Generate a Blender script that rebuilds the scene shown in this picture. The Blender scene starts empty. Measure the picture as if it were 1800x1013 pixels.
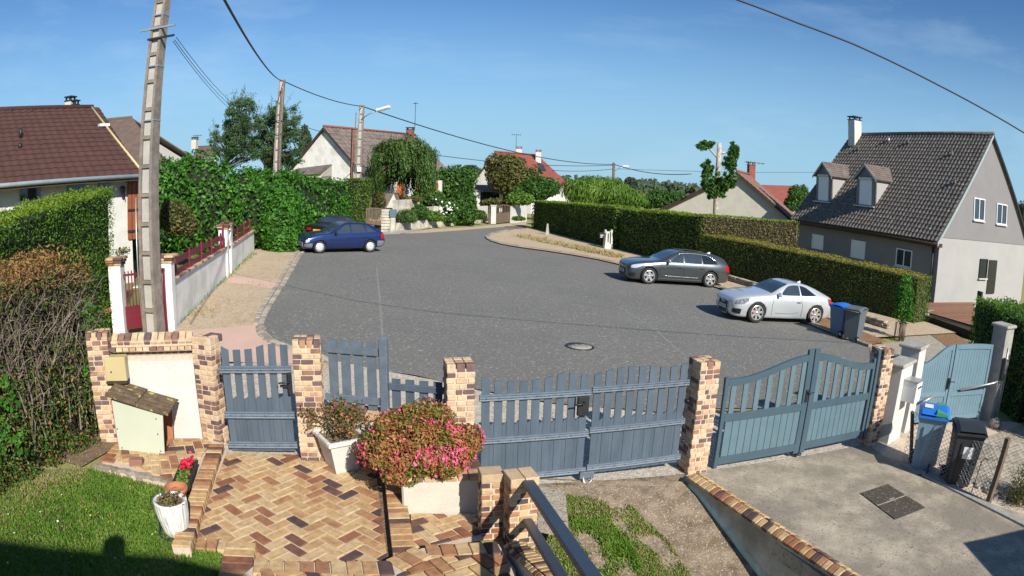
import bpy, bmesh, math, random
import numpy as np
from math import radians as R, sin, cos, pi
from mathutils import Matrix, Vector
from mathutils.geometry import tessellate_polygon
random.seed(7)
rng = np.random.default_rng(7)
S = bpy.context.scene
C = S.collection

# ------------------------------------------------------------------ camera (a wide surveillance lens with barrel distortion)
HC = 3.8
KA, KB, PIT, ROL = .788049, .04764405, -0.16378821, -0.02772735
def _rot(d):
    cr, sr, c, s = cos(ROL), sin(ROL), cos(PIT), sin(PIT)
    d = (d[0]*cr+d[2]*sr, d[1], -d[0]*sr+d[2]*cr)
    return Vector((d[0], d[1]*c-d[2]*s, d[1]*s+d[2]*c))
cd = bpy.data.cameras.new('camera'); cam = bpy.data.objects.new('camera', cd); C.objects.link(cam); S.camera = cam
cd.type = 'PANO'; cd.sensor_width = 36; cd.sensor_height = 20.25; cd.sensor_fit = 'HORIZONTAL'
cd.clip_start = .05; cd.clip_end = 6000
cc = cd if hasattr(cd, 'fisheye_polynomial_k1') else cd.cycles
cc.panorama_type = 'FISHEYE_LENS_POLYNOMIAL'
cc.fisheye_polynomial_k0 = 0; cc.fisheye_polynomial_k1 = -KA/18; cc.fisheye_polynomial_k2 = 0
cc.fisheye_polynomial_k3 = -KB/18**3; cc.fisheye_polynomial_k4 = 0; cc.fisheye_fov = R(180)
_m = Matrix((_rot((1, 0, 0)), _rot((0, 0, 1)), -_rot((0, 1, 0)))).transposed().to_4x4()
_m.translation = (0, 0, HC); cam.matrix_world = _m

# ------------------------------------------------------------------ world, sun, exposure
SUN_AZ, SUN_EL = 150.9, 33.0      # degrees clockwise from +Y
w = bpy.data.worlds.new('World'); S.world = w; w.use_nodes = True
nt = w.node_tree; nt.nodes.clear()
wo = nt.nodes.new('ShaderNodeOutputWorld'); bg = nt.nodes.new('ShaderNodeBackground')
sky = nt.nodes.new('ShaderNodeTexSky'); sky.sky_type = 'NISHITA'; sky.sun_disc = False
sky.sun_elevation = R(SUN_EL); sky.sun_rotation = R(SUN_AZ); sky.altitude = 120
sky.air_density = 1.0; sky.dust_density = .1; sky.ozone_density = 4.5
tc = nt.nodes.new('ShaderNodeTexCoord'); mp = nt.nodes.new('ShaderNodeMapping'); mp.inputs['Scale'].default_value = (1.2, 3.2, 7)
mp.inputs['Rotation'].default_value = (0, .12, .5)
nz = nt.nodes.new('ShaderNodeTexNoise'); nz.inputs['Scale'].default_value = 1.6; nz.inputs['Detail'].default_value = 7; nz.inputs['Roughness'].default_value = .62
cr_ = nt.nodes.new('ShaderNodeValToRGB'); cr_.color_ramp.elements[0].position = .48; cr_.color_ramp.elements[1].position = .82
cr_.color_ramp.elements[0].color = (0, 0, 0, 1); cr_.color_ramp.elements[1].color = (.24, .24, .24, 1)
mx = nt.nodes.new('ShaderNodeMix'); mx.data_type = 'RGBA'; mx.inputs['B'].default_value = (6.5, 8, 9.2, 1)
nt.links.new(tc.outputs['Generated'], mp.inputs['Vector']); nt.links.new(mp.outputs['Vector'], nz.inputs['Vector'])
nt.links.new(nz.outputs['Fac'], cr_.inputs['Fac']); nt.links.new(cr_.outputs['Color'], mx.inputs['Factor'])
sep = nt.nodes.new('ShaderNodeSeparateXYZ'); nt.links.new(tc.outputs['Generated'], sep.inputs['Vector'])
hz_r = nt.nodes.new('ShaderNodeMapRange'); hz_r.inputs['From Min'].default_value = -.02; hz_r.inputs['From Max'].default_value = .34; hz_r.inputs['To Min'].default_value = .93; hz_r.inputs['To Max'].default_value = 0; hz_r.interpolation_type = 'SMOOTHSTEP'
nt.links.new(sep.outputs['Z'], hz_r.inputs['Value'])
hzm = nt.nodes.new('ShaderNodeMix'); hzm.data_type = 'RGBA'; hzm.inputs['B'].default_value = (4.9, 6.1, 6.7, 1)
nt.links.new(hz_r.outputs['Result'], hzm.inputs['Factor']); nt.links.new(sky.outputs['Color'], hzm.inputs['A'])
tint = nt.nodes.new('ShaderNodeMix'); tint.data_type = 'RGBA'; tint.blend_type = 'MULTIPLY'; tint.inputs['Factor'].default_value = 1; tint.inputs['B'].default_value = (.60, .82, .98, 1)
nt.links.new(hzm.outputs['Result'], tint.inputs['A']); nt.links.new(tint.outputs['Result'], mx.inputs['A']); nt.links.new(mx.outputs['Result'], bg.inputs['Color'])
bg.inputs['Strength'].default_value = .09
nt.links.new(bg.outputs['Background'], wo.inputs['Surface'])
sl = bpy.data.lights.new('sun', 'SUN'); sl.energy = 5; sl.angle = R(.5); sl.color = (1, .94, .83)
so = bpy.data.objects.new('sun', sl); C.objects.link(so)
sd = Vector((sin(R(SUN_AZ))*cos(R(SUN_EL)), cos(R(SUN_AZ))*cos(R(SUN_EL)), sin(R(SUN_EL))))
so.rotation_euler = (-sd).to_track_quat('-Z', 'Y').to_euler()
S.view_settings.view_transform = 'Standard'; S.view_settings.look = 'None'; S.view_settings.exposure = .42
S.view_settings.gamma = 1; S.view_settings.use_curve_mapping = False
S.cycles.max_bounces = 6; S.cycles.transparent_max_bounces = 12

# ------------------------------------------------------------------ survey helpers: photo measurements turned into places on the (tilted) ground
CAM = Vector((0, 0, HC)); SL = -.045
def ray(px, py):
    x = (px-900)/900; y = -(py-506.5)/900; r = math.hypot(x, y) or 1e-6; t = KA*r+KB*r**3
    return _rot((sin(t)*x/r, cos(t), sin(t)*y/r))
def gz(x): return SL*max(-30, min(30, x))
def G(px, py, h=0):
    d = ray(px, py); t = (h-HC)/(d.z-SL*d.x); return Vector((d.x*t, d.y*t, HC+d.z*t))
def Zp(px, py, z):
    d = ray(px, py); return CAM+d*((z-HC)/d.z)
def Vp(px, py, P, n):
    d = ray(px, py); n = Vector((n[0], n[1], 0)); return CAM+d*(n.dot(Vector(P)-CAM)/n.dot(d))
def Yp(px, py, y):
    d = ray(px, py); return CAM+d*(y/d.y)
def gp(x, y, h=0): return Vector((x, y, gz(x)+h))
def az2(az): return Vector((sin(R(az)), cos(R(az)), 0))

# ------------------------------------------------------------------ materials
MATS = {}
def _new(name):
    m = bpy.data.materials.new(name); m.use_nodes = True; MATS[name] = m
    return m, m.node_tree, m.node_tree.nodes['Principled BSDF']
def pm(name, c1, c2=None, scale=6, rough=.8, bump=0, bscale=None, metal=0, spec=.5, speck=None, sscale=60, detail=5, coat=0, rnd=0, stretch=None, lo=.35, hi=.65, big=None, bigscale=.4):
    m, t, b = _new(name); L = t.links.new; N = t.nodes.new
    b.inputs['Roughness'].default_value = rough; b.inputs['Metallic'].default_value = metal
    b.inputs['Specular IOR Level'].default_value = spec
    if coat: b.inputs['Coat Weight'].default_value = coat; b.inputs['Coat Roughness'].default_value = .04
    tcn = N('ShaderNodeTexCoord'); vec = tcn.outputs['Object']
    if stretch:
        mpn = N('ShaderNodeMapping'); mpn.inputs['Scale'].default_value = stretch; L(vec, mpn.inputs['Vector']); vec = mpn.outputs['Vector']
    col = None
    def ramp(fac, a, bb, l, h):
        r = N('ShaderNodeValToRGB'); r.color_ramp.elements[0].position = l; r.color_ramp.elements[1].position = h
        r.color_ramp.elements[0].color = (*a, 1); r.color_ramp.elements[1].color = (*bb, 1); L(fac, r.inputs['Fac']); return r.outputs['Color']
    def noise(sc, d=detail):
        n = N('ShaderNodeTexNoise'); n.inputs['Scale'].default_value = sc; n.inputs['Detail'].default_value = d; n.inputs['Roughness'].default_value = .65
        L(vec, n.inputs['Vector']); return n.outputs['Fac']
    if c2 is None: c2 = tuple(x*.82 for x in c1)
    col = ramp(noise(scale), c1, c2, lo, hi)
    def mix(a, bcol, fac, blend='MIX'):
        x = N('ShaderNodeMix'); x.data_type = 'RGBA'; x.blend_type = blend
        if isinstance(fac, float): x.inputs['Factor'].default_value = fac
        else: L(fac, x.inputs['Factor'])
        L(a, x.inputs['A'])
        if isinstance(bcol, tuple): x.inputs['B'].default_value = (*bcol, 1)
        else: L(bcol, x.inputs['B'])
        return x.outputs['Result']
    if big:
        f = ramp(noise(bigscale, 4), (0, 0, 0), (1, 1, 1), .45, .62); col = mix(col, big, f)
    if speck:
        f = ramp(noise(sscale, 2), (0, 0, 0), (1, 1, 1), .58, .68); col = mix(col, speck, f)
    if rnd:
        oi = N('ShaderNodeObjectInfo'); ma = N('ShaderNodeMapRange'); ma.inputs['To Min'].default_value = 1-rnd; ma.inputs['To Max'].default_value = 1+rnd*.6
        L(oi.outputs['Random'], ma.inputs['Value'])
        cb = N('ShaderNodeCombineColor')
        for k in ('Red', 'Green', 'Blue'): L(ma.outputs['Result'], cb.inputs[k])
        col = mix(col, cb.outputs['Color'], 1.0, 'MULTIPLY')
    L(col, b.inputs['Base Color'])
    if bump:
        bn = N('ShaderNodeBump'); bn.inputs['Strength'].default_value = bump; bn.inputs['Distance'].default_value = .02
        L(noise(bscale or scale*6, 3), bn.inputs['Height']); L(bn.outputs['Normal'], b.inputs['Normal'])
    return m
def brickmat(name, stops, rough=.85):
    m, t, b = _new(name); L = t.links.new; N = t.nodes.new
    b.inputs['Roughness'].default_value = rough
    oi = N('ShaderNodeObjectInfo'); tcn = N('ShaderNodeTexCoord')
    add = N('ShaderNodeVectorMath'); add.operation = 'ADD'
    sc = N('ShaderNodeVectorMath'); sc.operation = 'SCALE'; sc.inputs['Scale'].default_value = 40
    cx = N('ShaderNodeCombineXYZ')
    for k in 'XYZ': L(oi.outputs['Random'], cx.inputs[k])
    L(cx.outputs[0], sc.inputs[0]); L(tcn.outputs['Object'], add.inputs[0]); L(sc.outputs[0], add.inputs[1])
    n = N('ShaderNodeTexNoise'); n.inputs['Scale'].default_value = 1.6; n.inputs['Detail'].default_value = 4; L(add.outputs[0], n.inputs['Vector'])
    ma = N('ShaderNodeMath'); ma.operation = 'MULTIPLY_ADD'; ma.inputs[1].default_value = .5; ma.inputs[2].default_value = -.25
    L(n.outputs['Fac'], ma.inputs[0])
    ad = N('ShaderNodeMath'); ad.operation = 'ADD'; ad.use_clamp = True; L(ma.outputs[0], ad.inputs[0]); L(oi.outputs['Random'], ad.inputs[1])
    r = N('ShaderNodeValToRGB'); e = r.color_ramp.elements
    e[0].position = stops[0][0]; e[0].color = (*stops[0][1], 1); e[1].position = stops[-1][0]; e[1].color = (*stops[-1][1], 1)
    for p, c in stops[1:-1]: q = e.new(p); q.color = (*c, 1)
    L(ad.outputs[0], r.inputs['Fac'])
    n2 = N('ShaderNodeTexNoise'); n2.inputs['Scale'].default_value = 12; n2.inputs['Detail'].default_value = 3; L(add.outputs[0], n2.inputs['Vector'])
    r2 = N('ShaderNodeValToRGB'); r2.color_ramp.elements[0].position = .3; r2.color_ramp.elements[0].color = (.72, .7, .68, 1); r2.color_ramp.elements[1].position = .62; r2.color_ramp.elements[1].color = (1.05, 1.05, 1.05, 1)
    L(n2.outputs['Fac'], r2.inputs['Fac'])
    x = N('ShaderNodeMix'); x.data_type = 'RGBA'; x.blend_type = 'MULTIPLY'; x.inputs['Factor'].default_value = 1
    L(r.outputs['Color'], x.inputs['A']); L(r2.outputs['Color'], x.inputs['B']); L(x.outputs['Result'], b.inputs['Base Color'])
    bn = N('ShaderNodeBump'); bn.inputs['Strength'].default_value = .5; bn.inputs['Distance'].default_value = .01
    L(n2.outputs['Fac'], bn.inputs['Height']); L(bn.outputs['Normal'], b.inputs['Normal'])
    return m
def leafmat(name, c1, c2, c3=None, trans=.35, rough=.55, pscale=.8):
    m, t, b = _new(name); L = t.links.new; N = t.nodes.new
    g = N('ShaderNodeNewGeometry'); tcn = N('ShaderNodeTexCoord')
    n = N('ShaderNodeTexNoise'); n.inputs['Scale'].default_value = pscale; n.inputs['Detail'].default_value = 3; L(tcn.outputs['Object'], n.inputs['Vector'])
    ma = N('ShaderNodeMath'); ma.operation = 'MULTIPLY_ADD'; ma.inputs[1].default_value = .9; ma.inputs[2].default_value = -.2
    L(n.outputs['Fac'], ma.inputs[0])
    mb = N('ShaderNodeMath'); mb.operation = 'MULTIPLY_ADD'; mb.inputs[1].default_value = .5; L(g.outputs['Random Per Island'], mb.inputs[0]); L(ma.outputs[0], mb.inputs[2]); mb.use_clamp = True
    r = N('ShaderNodeValToRGB'); e = r.color_ramp.elements
    e[0].position = .15; e[0].color = (*c1, 1); e[1].position = .7; e[1].color = (*c2, 1)
    if c3: q = e.new(.86); q.color = (*c3, 1)
    L(mb.outputs[0], r.inputs['Fac']); L(r.outputs['Color'], b.inputs['Base Color'])
    b.inputs['Roughness'].default_value = rough; b.inputs['Specular IOR Level'].default_value = .35
    tr = N('ShaderNodeBsdfTranslucent'); L(r.outputs['Color'], tr.inputs['Color'])
    ms = N('ShaderNodeMixShader'); ms.inputs[0].default_value = trans
    o = t.nodes['Material Output']; L(b.outputs[0], ms.inputs[1]); L(tr.outputs[0], ms.inputs[2]); L(ms.outputs[0], o.inputs['Surface'])
    return m
M = MATS
BR = [(0, (.56, .40, .25)), (.38, (.50, .34, .20)), (.52, (.38, .21, .12)), (.68, (.30, .13, .08)), (.80, (.13, .07, .06)), (1, (.10, .058, .055))]
brickmat('brick_mix', BR)
brickmat('brick_pale', [(0, (.60, .45, .30)), (.42, (.56, .40, .25)), (.56, (.44, .27, .16)), (.66, (.27, .14, .10)), (.80, (.17, .10, .09)), (1, (.13, .085, .085))])
brickmat('brick_paver', [(0, (.52, .38, .21)), (.32, (.50, .34, .17)), (.52, (.44, .27, .13)), (.66, (.33, .16, .08)), (.80, (.24, .095, .05)), (.92, (.10, .058, .05)), (1, (.08, .05, .05))])
pm('mortar', (.62, .50, .39), (.50, .40, .31), 20, .95, .4)
pm('render_white', (.60, .585, .555), (.52, .505, .47), 2.2, .9, .5, 40)
pm('render_bright', (.82, .80, .76), (.74, .72, .68), 2.2, .9, .4, 40, big=(.62, .59, .54), bigscale=.9)
pm('headlamp_dark', (.09, .10, .11), (.30, .32, .34), 14, .12, spec=.8)
pm('render_cream', (.56, .53, .46), (.49, .46, .39), 2, .9, .4, 40)
pm('stucco_dirty', (.62, .58, .50), (.40, .36, .29), 3, .95, .8, 30, big=(.30, .27, .21), bigscale=1.1)
pm('render_grey', (.215, .205, .215), (.195, .186, .195), .8, .9, .3, 30)
pm('render_light', (.36, .35, .345), (.33, .32, .315), .8, .9, .3, 30)
pm('asphalt', (.195, .190, .172), (.128, .125, .113), 9, .92, 1, 30, speck=(.33, .32, .29), sscale=14, big=(.145, .142, .13), bigscale=.25, detail=9, lo=.30, hi=.70)
pm('gravel_tan', (.56, .43, .29), (.42, .31, .20), 5, .95, 1, 30, speck=(.20, .14, .08), sscale=14, big=(.50, .40, .28), bigscale=.7)
pm('gravel_grey', (.46, .40, .32), (.30, .26, .20), 9, .95, 1, 40, speck=(.12, .10, .08), sscale=24)
pm('pebble_light', (.66, .60, .50), (.40, .34, .26), 16, .9, 1, 50, speck=(.16, .12, .09), sscale=30)
pm('stone', (.50, .44, .36), (.24, .19, .14), 4, .9, .8, 30, rnd=.4)
pm('concrete_pink', (.62, .42, .33), (.56, .38, .30), 1.6, .9, .4, 40)
pm('concrete_drive', (.50, .43, .33), (.19, .165, .13), 1.9, .92, .35, 60, speck=(.12, .10, .075), sscale=30, big=(.23, .20, .155), bigscale=1.1, detail=12, lo=.30, hi=.72)
pm('concrete_grey', (.42, .40, .36), (.30, .29, .26), 5, .92, .9, 40, speck=(.2, .19, .17), sscale=30)
pm('concrete_pole', (.30, .25, .215), (.17, .145, .125), 4, .92, .9, 50, speck=(.16, .13, .11), sscale=40)
pm('concrete_panel', (.44, .42, .385), (.36, .345, .32), 4, .92, .4, 50)
pm('kerb_stone', (.42, .37, .30), (.28, .24, .19), 4, .92, .9, 30, rnd=.35)
pm('soil', (.22, .15, .09), (.11, .075, .045), 7, 1, 1, 30, speck=(.34, .26, .18), sscale=24)
pm('dirt_yard', (.30, .235, .165), (.12, .088, .058), 4, 1, 1, 34, speck=(.47, .40, .31), sscale=36, detail=9)
pm('lawn_soil', (.10, .13, .03), (.16, .14, .05), 3, 1, .8, 30)
pm('lawn_base', (.11, .16, .035), (.17, .17, .06), .8, 1, .8, 10)
pm('field', (.22, .24, .07), (.30, .26, .10), .05, 1, .3, 2)
pm('wheat', (.62, .44, .18), (.50, .34, .12), .04, 1, .3, 2)
pm('mulch', (.34, .19, .09), (.14, .075, .035), 12, 1, 1, 30)
pm('deck_wood', (.27, .13, .07), (.20, .095, .05), 5, .8, .4, 20, rnd=.25)
pm('paint_slate', (.088, .118, .155), (.068, .094, .125), 7, .5, .25, 30, rnd=.1, stretch=(1, 1, .3))
pm('paint_rail', (.13, .165, .21), (.095, .125, .16), 9, .5, .25, 30, rnd=.08)
pm('paint_teal', (.112, .178, .215), (.098, .158, .19), 3, .42, .05, 30)
pm('paint_teal_dark', (.06, .10, .13), (.052, .088, .115), 3, .4)
pm('verge_grey', (.30, .36, .38), (.25, .30, .32), 4, .6)
pm('paint_pale_blue', (.145, .232, .29), (.125, .205, .255), 2.5, .45, .05, 30)
pm('paint_maroon', (.17, .014, .03), (.13, .012, .024), 4, .45)
pm('metal_dark', (.035, .035, .04), (.025, .025, .03), 8, .45, metal=.3)
pm('rail_blue', (.04, .058, .085), (.035, .05, .075), 10, .4, .3, 50)
pm('galvanised', (.55, .56, .57), (.42, .43, .44), 10, .4, metal=.7)
pm('white_plastic', (.78, .79, .77), (.72, .73, .71), 3, .4)
pm('white_worn', (.62, .62, .58), (.42, .42, .38), 6, .7, .4)
pm('planter_white', (.66, .64, .60), (.56, .54, .50), 3, .6)
pm('box_beige', (.50, .42, .22), (.46, .38, .20), 2, .5)
pm('panel_mint', (.50, .53, .43), (.46, .49, .39), 1.5, .55)
pm('tile_moss', (.165, .115, .07), (.085, .058, .035), 7, .9, .8, 30, speck=(.40, .33, .10), sscale=9)
pm('terracotta', (.42, .17, .08), (.32, .12, .05), 6, .85, .4)
pm('shutter_red', (.27, .075, .025), (.22, .06, .02), 4, .6, .2)
pm('shutter_white', (.75, .77, .80), (.70, .72, .75), 2, .5)
pm('wood_dark', (.055, .035, .022), (.035, .022, .015), 5, .8)
pm('wood_orange', (.52, .16, .03), (.42, .12, .02), 4, .6)
pm('roof_brown', (.085, .036, .027), (.062, .027, .021), 2, .85, .3, 20)
pm('roof_taupe', (.145, .10, .078), (.10, .07, .055), 3, .9, .4, 20)
pm('roof_dark', (.185, .155, .128), (.098, .082, .067), 3.5, .85, .5, 20, speck=(.30, .27, .22), sscale=6)
pm('roof_grey_pink', (.21, .165, .145), (.11, .088, .078), 1.4, .9, .4, 10)
pm('roof_red', (.27, .075, .055), (.20, .058, .042), 2, .85, .3, 10)
pm('roof_rust', (.25, .135, .105), (.18, .095, .075), 1.5, .9, .3, 10)
pm('ridge_red', (.28, .085, .055), (.20, .06, .04), 3, .85)
pm('glass_dark', (.015, .02, .026), (.012, .016, .02), 2, .05, spec=.8)
pm('glass_win', (.04, .055, .075), (.03, .04, .055), 2, .06, spec=.8)
pm('tyre', (.012, .012, .013), (.02, .02, .02), 20, .8)
pm('rubber', (.03, .03, .033), (.02, .02, .022), 20, .7)
pm('alloy', (.72, .73, .75), (.66, .67, .69), 8, .28, metal=.75)
pm('hubcap', (.62, .64, .66), (.55, .57, .6), 8, .4, metal=.3)
pm('car_silver', (.62, .65, .68), (.60, .63, .66), 3, .3, metal=.4, coat=.9)
pm('brick_tan', (.54, .40, .25), (.44, .31, .18), 12, .9, .4, 30, rnd=.12)
pm('car_grey', (.085, .095, .10), (.08, .09, .095), 3, .28, metal=.6, coat=1)
pm('car_blue', (.014, .032, .14), (.012, .028, .12), 3, .28, metal=.45, coat=1)
pm('car_black', (.012, .013, .018), (.01, .011, .015), 3, .22, coat=1)
pm('soft_top', (.018, .022, .04), (.014, .018, .03), 10, .8)
pm('bumper_grey', (.16, .17, .19), (.14, .15, .17), 6, .6)
pm('black_plastic', (.02, .02, .022), (.015, .015, .017), 8, .5)
pm('lamp_red', (.45, .01, .015), (.35, .008, .01), 3, .15)
pm('lamp_clear', (.62, .66, .70), (.45, .48, .52), 12, .1, metal=.3)
pm('plate_white', (.75, .76, .74), (.72, .73, .7), 3, .5)
pm('plate_yellow', (.75, .45, .03), (.7, .42, .03), 3, .5)
pm('ink', (.015, .015, .02), None, 3, .5)
pm('chrome', (.75, .76, .78), (.65, .66, .68), 8, .15, metal=1)
pm('brake_red', (.5, .01, .01), None, 3, .4)
pm('bin_grey', (.105, .13, .145), (.095, .12, .135), 4, .45, .1)
pm('bin_blue', (.10, .19, .30), (.09, .175, .28), 4, .45, .1)
pm('bin_lid_blue', (.02, .17, .62), (.02, .15, .55), 4, .4)
pm('bin_lid_green', (.06, .30, .13), (.05, .26, .11), 4, .4)
pm('bin_black', (.03, .033, .036), (.024, .026, .03), 4, .45)
pm('bin_pale', (.20, .31, .40), (.18, .28, .37), 4, .45)
pm('pot_ribbed', (.70, .69, .66), (.34, .34, .33), 26, .6, .4, 40, stretch=(1, 1, .13), lo=.50, hi=.72, detail=2)
pm('cable', (.02, .018, .016), None, 4, .6)
pm('wood_post', (.17, .12, .085), (.10, .07, .05), 6, .9, .6, 20)
pm('wood_rust', (.20, .085, .05), (.15, .06, .035), 6, .8)
pm('bark', (.20, .16, .12), (.10, .08, .06), 6, .95, .9, 20)
pm('bark_pale', (.52, .47, .40), (.26, .22, .17), 4, .95, .7, 20)
pm('twig_grey', (.26, .21, .165), (.14, .11, .08), 9, .95, .5, 30)
pm('cover_dark', (.075, .062, .045), (.05, .042, .032), 6, .8, .7, 40, speck=(.25, .22, .17), sscale=26)
pm('iron', (.36, .33, .29), (.24, .22, .19), 9, .8, .8, 40)
pm('mark_worn', (.30, .295, .275), (.13, .13, .12), 14, .9)
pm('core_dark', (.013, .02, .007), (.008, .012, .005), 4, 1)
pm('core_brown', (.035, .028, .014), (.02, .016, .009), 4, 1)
pm('flower_pink', (.75, .07, .20), (.62, .12, .22), 14, .6)
pm('flower_red', (.62, .008, .05), (.5, .006, .04), 14, .6)
pm('flower_yellow', (.75, .5, .03), None, 9, .6)
pm('flower_white', (.75, .75, .7), None, 9, .6)
leafmat('leaf_laurel', (.03, .10, .010), (.075, .24, .022), (.16, .36, .06), .3, .52, 1.1)
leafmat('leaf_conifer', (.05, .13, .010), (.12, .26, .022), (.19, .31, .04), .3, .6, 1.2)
leafmat('leaf_top_sunlit', (.14, .24, .018), (.22, .33, .03), (.30, .36, .05), .3, .6, 1.2)  # sunlight put into the leaf colour of the clipped hedge tops
leafmat('leaf_top_gold_sunlit', (.22, .20, .03), (.34, .30, .05), (.40, .32, .08), .3, .6, 1.2)  # golden top leaves, with the sun on the low hedge painted in
leafmat('leaf_box', (.05, .11, .010), (.135, .235, .024), (.21, .28, .045), .3, .6, 1.2)
leafmat('leaf_olive', (.06, .075, .02), (.17, .16, .045), (.25, .19, .07), .3, .6, .9)
leafmat('leaf_hedge_tan', (.10, .09, .03), (.22, .19, .06), (.30, .24, .09), .3, .6, .9)
leafmat('leaf_brown', (.20, .11, .04), (.38, .21, .08), (.22, .20, .06), .25, .8, 3)
leafmat('leaf_deadmix', (.05, .08, .014), (.13, .18, .035), (.28, .19, .075), .25, .7, 2.5)
leafmat('leaf_mid', (.03, .08, .012), (.075, .18, .028), (.13, .26, .055), .35, .5, .6)
leafmat('leaf_birch', (.055, .12, .04), (.11, .21, .08), (.19, .29, .14), .45, .5, .5)
leafmat('leaf_willow', (.045, .095, .02), (.11, .20, .045), (.19, .29, .08), .35, .5, .7)
leafmat('leaf_bamboo', (.07, .15, .018), (.15, .28, .035), (.25, .37, .06), .35, .55, .5)
leafmat('leaf_far', (.04, .07, .04), (.075, .115, .06), None, .2, .8, .02)
leafmat('leaf_far_pale', (.04, .075, .03), (.07, .11, .045), None, .2, .8, .05)
leafmat('leaf_azalea', (.12, .15, .02), (.26, .20, .05), (.20, .27, .05), .3, .5, 6)
leafmat('leaf_azalea_red', (.40, .12, .05), (.50, .22, .10), (.28, .22, .05), .3, .5, 7)
leafmat('grass_blade', (.075, .17, .014), (.16, .30, .03), (.28, .33, .08), .35, .6, 1.5)
leafmat('grass_dry', (.30, .24, .10), (.42, .34, .17), (.20, .22, .07), .3, .7, 2)
leafmat('leaf_dead', (.16, .09, .05), (.30, .18, .10), None, .2, .8, 3)

# ------------------------------------------------------------------ mesh building
class MB:
    def __init__(s): s.v = []; s.f = []; s.mi = []; s.sm = []
    def add(s, vs, fs, m=0, smooth=False):
        o = len(s.v); s.v += [tuple(v) for v in vs]
        for f in fs: s.f.append(tuple(i+o for i in f)); s.mi.append(m); s.sm.append(smooth)
    def box(s, c, d, rot=None, m=0, ch=0):
        x, y, z = d[0]/2, d[1]/2, d[2]/2
        if ch:
            vs = []; k = min(ch, x*.9, y*.9, z*.9)
            for sx in (-1, 1):
                for sy in (-1, 1):
                    for sz in (-1, 1):
                        vs += [(sx*x, sy*(y-k), sz*(z-k)), (sx*(x-k), sy*y, sz*(z-k)), (sx*(x-k), sy*(y-k), sz*z)]
            I = lambda a, b, cc, k: ((a*2+b)*2+cc)*3+k
            fs = [(I(a, 0, 0, 0), I(a, 0, 1, 0), I(a, 1, 1, 0), I(a, 1, 0, 0)) if a == 0 else (I(a, 0, 0, 0), I(a, 1, 0, 0), I(a, 1, 1, 0), I(a, 0, 1, 0)) for a in (0, 1)]
            fs += [(I(0, b, 0, 1), I(1, b, 0, 1), I(1, b, 1, 1), I(0, b, 1, 1)) if b == 0 else (I(0, b, 0, 1), I(0, b, 1, 1), I(1, b, 1, 1), I(1, b, 0, 1)) for b in (0, 1)]
            fs += [(I(0, 0, e, 2), I(0, 1, e, 2), I(1, 1, e, 2), I(1, 0, e, 2)) if e == 0 else (I(0, 0, e, 2), I(1, 0, e, 2), I(1, 1, e, 2), I(0, 1, e, 2)) for e in (0, 1)]
            for a in (0, 1):
                for b in (0, 1):
                    fs.append((I(a, b, 0, 0), I(a, b, 1, 0), I(a, b, 1, 1), I(a, b, 0, 1)))
                    fs.append((I(a, 0, b, 0), I(a, 1, b, 0), I(a, 1, b, 2), I(a, 0, b, 2)))
                    fs.append((I(0, a, b, 1), I(1, a, b, 1), I(1, a, b, 2), I(0, a, b, 2)))
                    for e in (0, 1): fs.append((I(a, b, e, 0), I(a, b, e, 1), I(a, b, e, 2)))
        else:
            vs = [(sx*x, sy*y, sz*z) for sx in (-1, 1) for sy in (-1, 1) for sz in (-1, 1)]
            fs = [(0, 1, 3, 2), (4, 6, 7, 5), (0, 4, 5, 1), (2, 3, 7, 6), (0, 2, 6, 4), (1, 5, 7, 3)]
        if rot is not None: vs = [rot @ Vector(v) for v in vs]
        s.add([(v[0]+c[0], v[1]+c[1], v[2]+c[2]) for v in vs], fs, m); return s
    def hexa(s, b4, t4, m=0):
        s.add(list(b4)+list(t4), [(3, 2, 1, 0), (4, 5, 6, 7), (0, 1, 5, 4), (1, 2, 6, 5), (2, 3, 7, 6), (3, 0, 4, 7)], m); return s
    def prism(s, poly, vec, m=0):     # flat polygon (3d points) extruded by vec
        n = len(poly); P = [Vector(p) for p in poly]; vec = Vector(vec)
        tri = tessellate_polygon([P]); vs = P+[p+vec for p in P]
        fs = [tuple(t) for t in tri]+[tuple(i+n for i in reversed(t)) for t in tri]
        fs += [(i, i+n, (i+1) % n+n, (i+1) % n) for i in range(n)]
        s.add(vs, fs, m); return s
    def sheet(s, poly, m=0):
        P = [Vector(p) for p in poly]; s.add(P, [tuple(t) for t in tessellate_polygon([P])], m); return s
    def tube(s, path, r, n=8, m=0, smooth=True, cap=True):
        P = [Vector(p) for p in path]; k = len(P); rs = r if isinstance(r, (list, tuple)) else [r]*k
        vs = []; up = Vector((.013, .02, 1)).normalized()
        for i, p in enumerate(P):
            t = (P[min(i+1, k-1)]-P[max(i-1, 0)]).normalized()
            a = t.cross(up)
            if a.length < .15: a = t.cross(Vector((1, .03, 0)))
            a.normalize(); b = t.cross(a)
            for j in range(n): th = 2*pi*(j+.5)/n; vs.append(p+(a*cos(th)+b*sin(th))*rs[i])
        fs = [(i*n+j, i*n+(j+1) % n, (i+1)*n+(j+1) % n, (i+1)*n+j) for i in range(k-1) for j in range(n)]
        if cap: fs += [tuple(range(n))[::-1], tuple(range((k-1)*n, k*n))]
        s.add(vs, fs, m, smooth); return s
    def lathe(s, prof, n=20, c=(0, 0, 0), m=0, axis='Z', smooth=True):
        vs = []
        for r, z in prof:
            for j in range(n):
                th = 2*pi*j/n; x, y = r*cos(th), r*sin(th)
                v = (x, y, z) if axis == 'Z' else ((x, z, y) if axis == 'Y' else (z, x, y))
                vs.append((v[0]+c[0], v[1]+c[1], v[2]+c[2]))
        k = len(prof); fs = [(i*n+j, i*n+(j+1) % n, (i+1)*n+(j+1) % n, (i+1)*n+j) for i in range(k-1) for j in range(n)]
        s.add(vs, fs, m, smooth); return s
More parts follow.
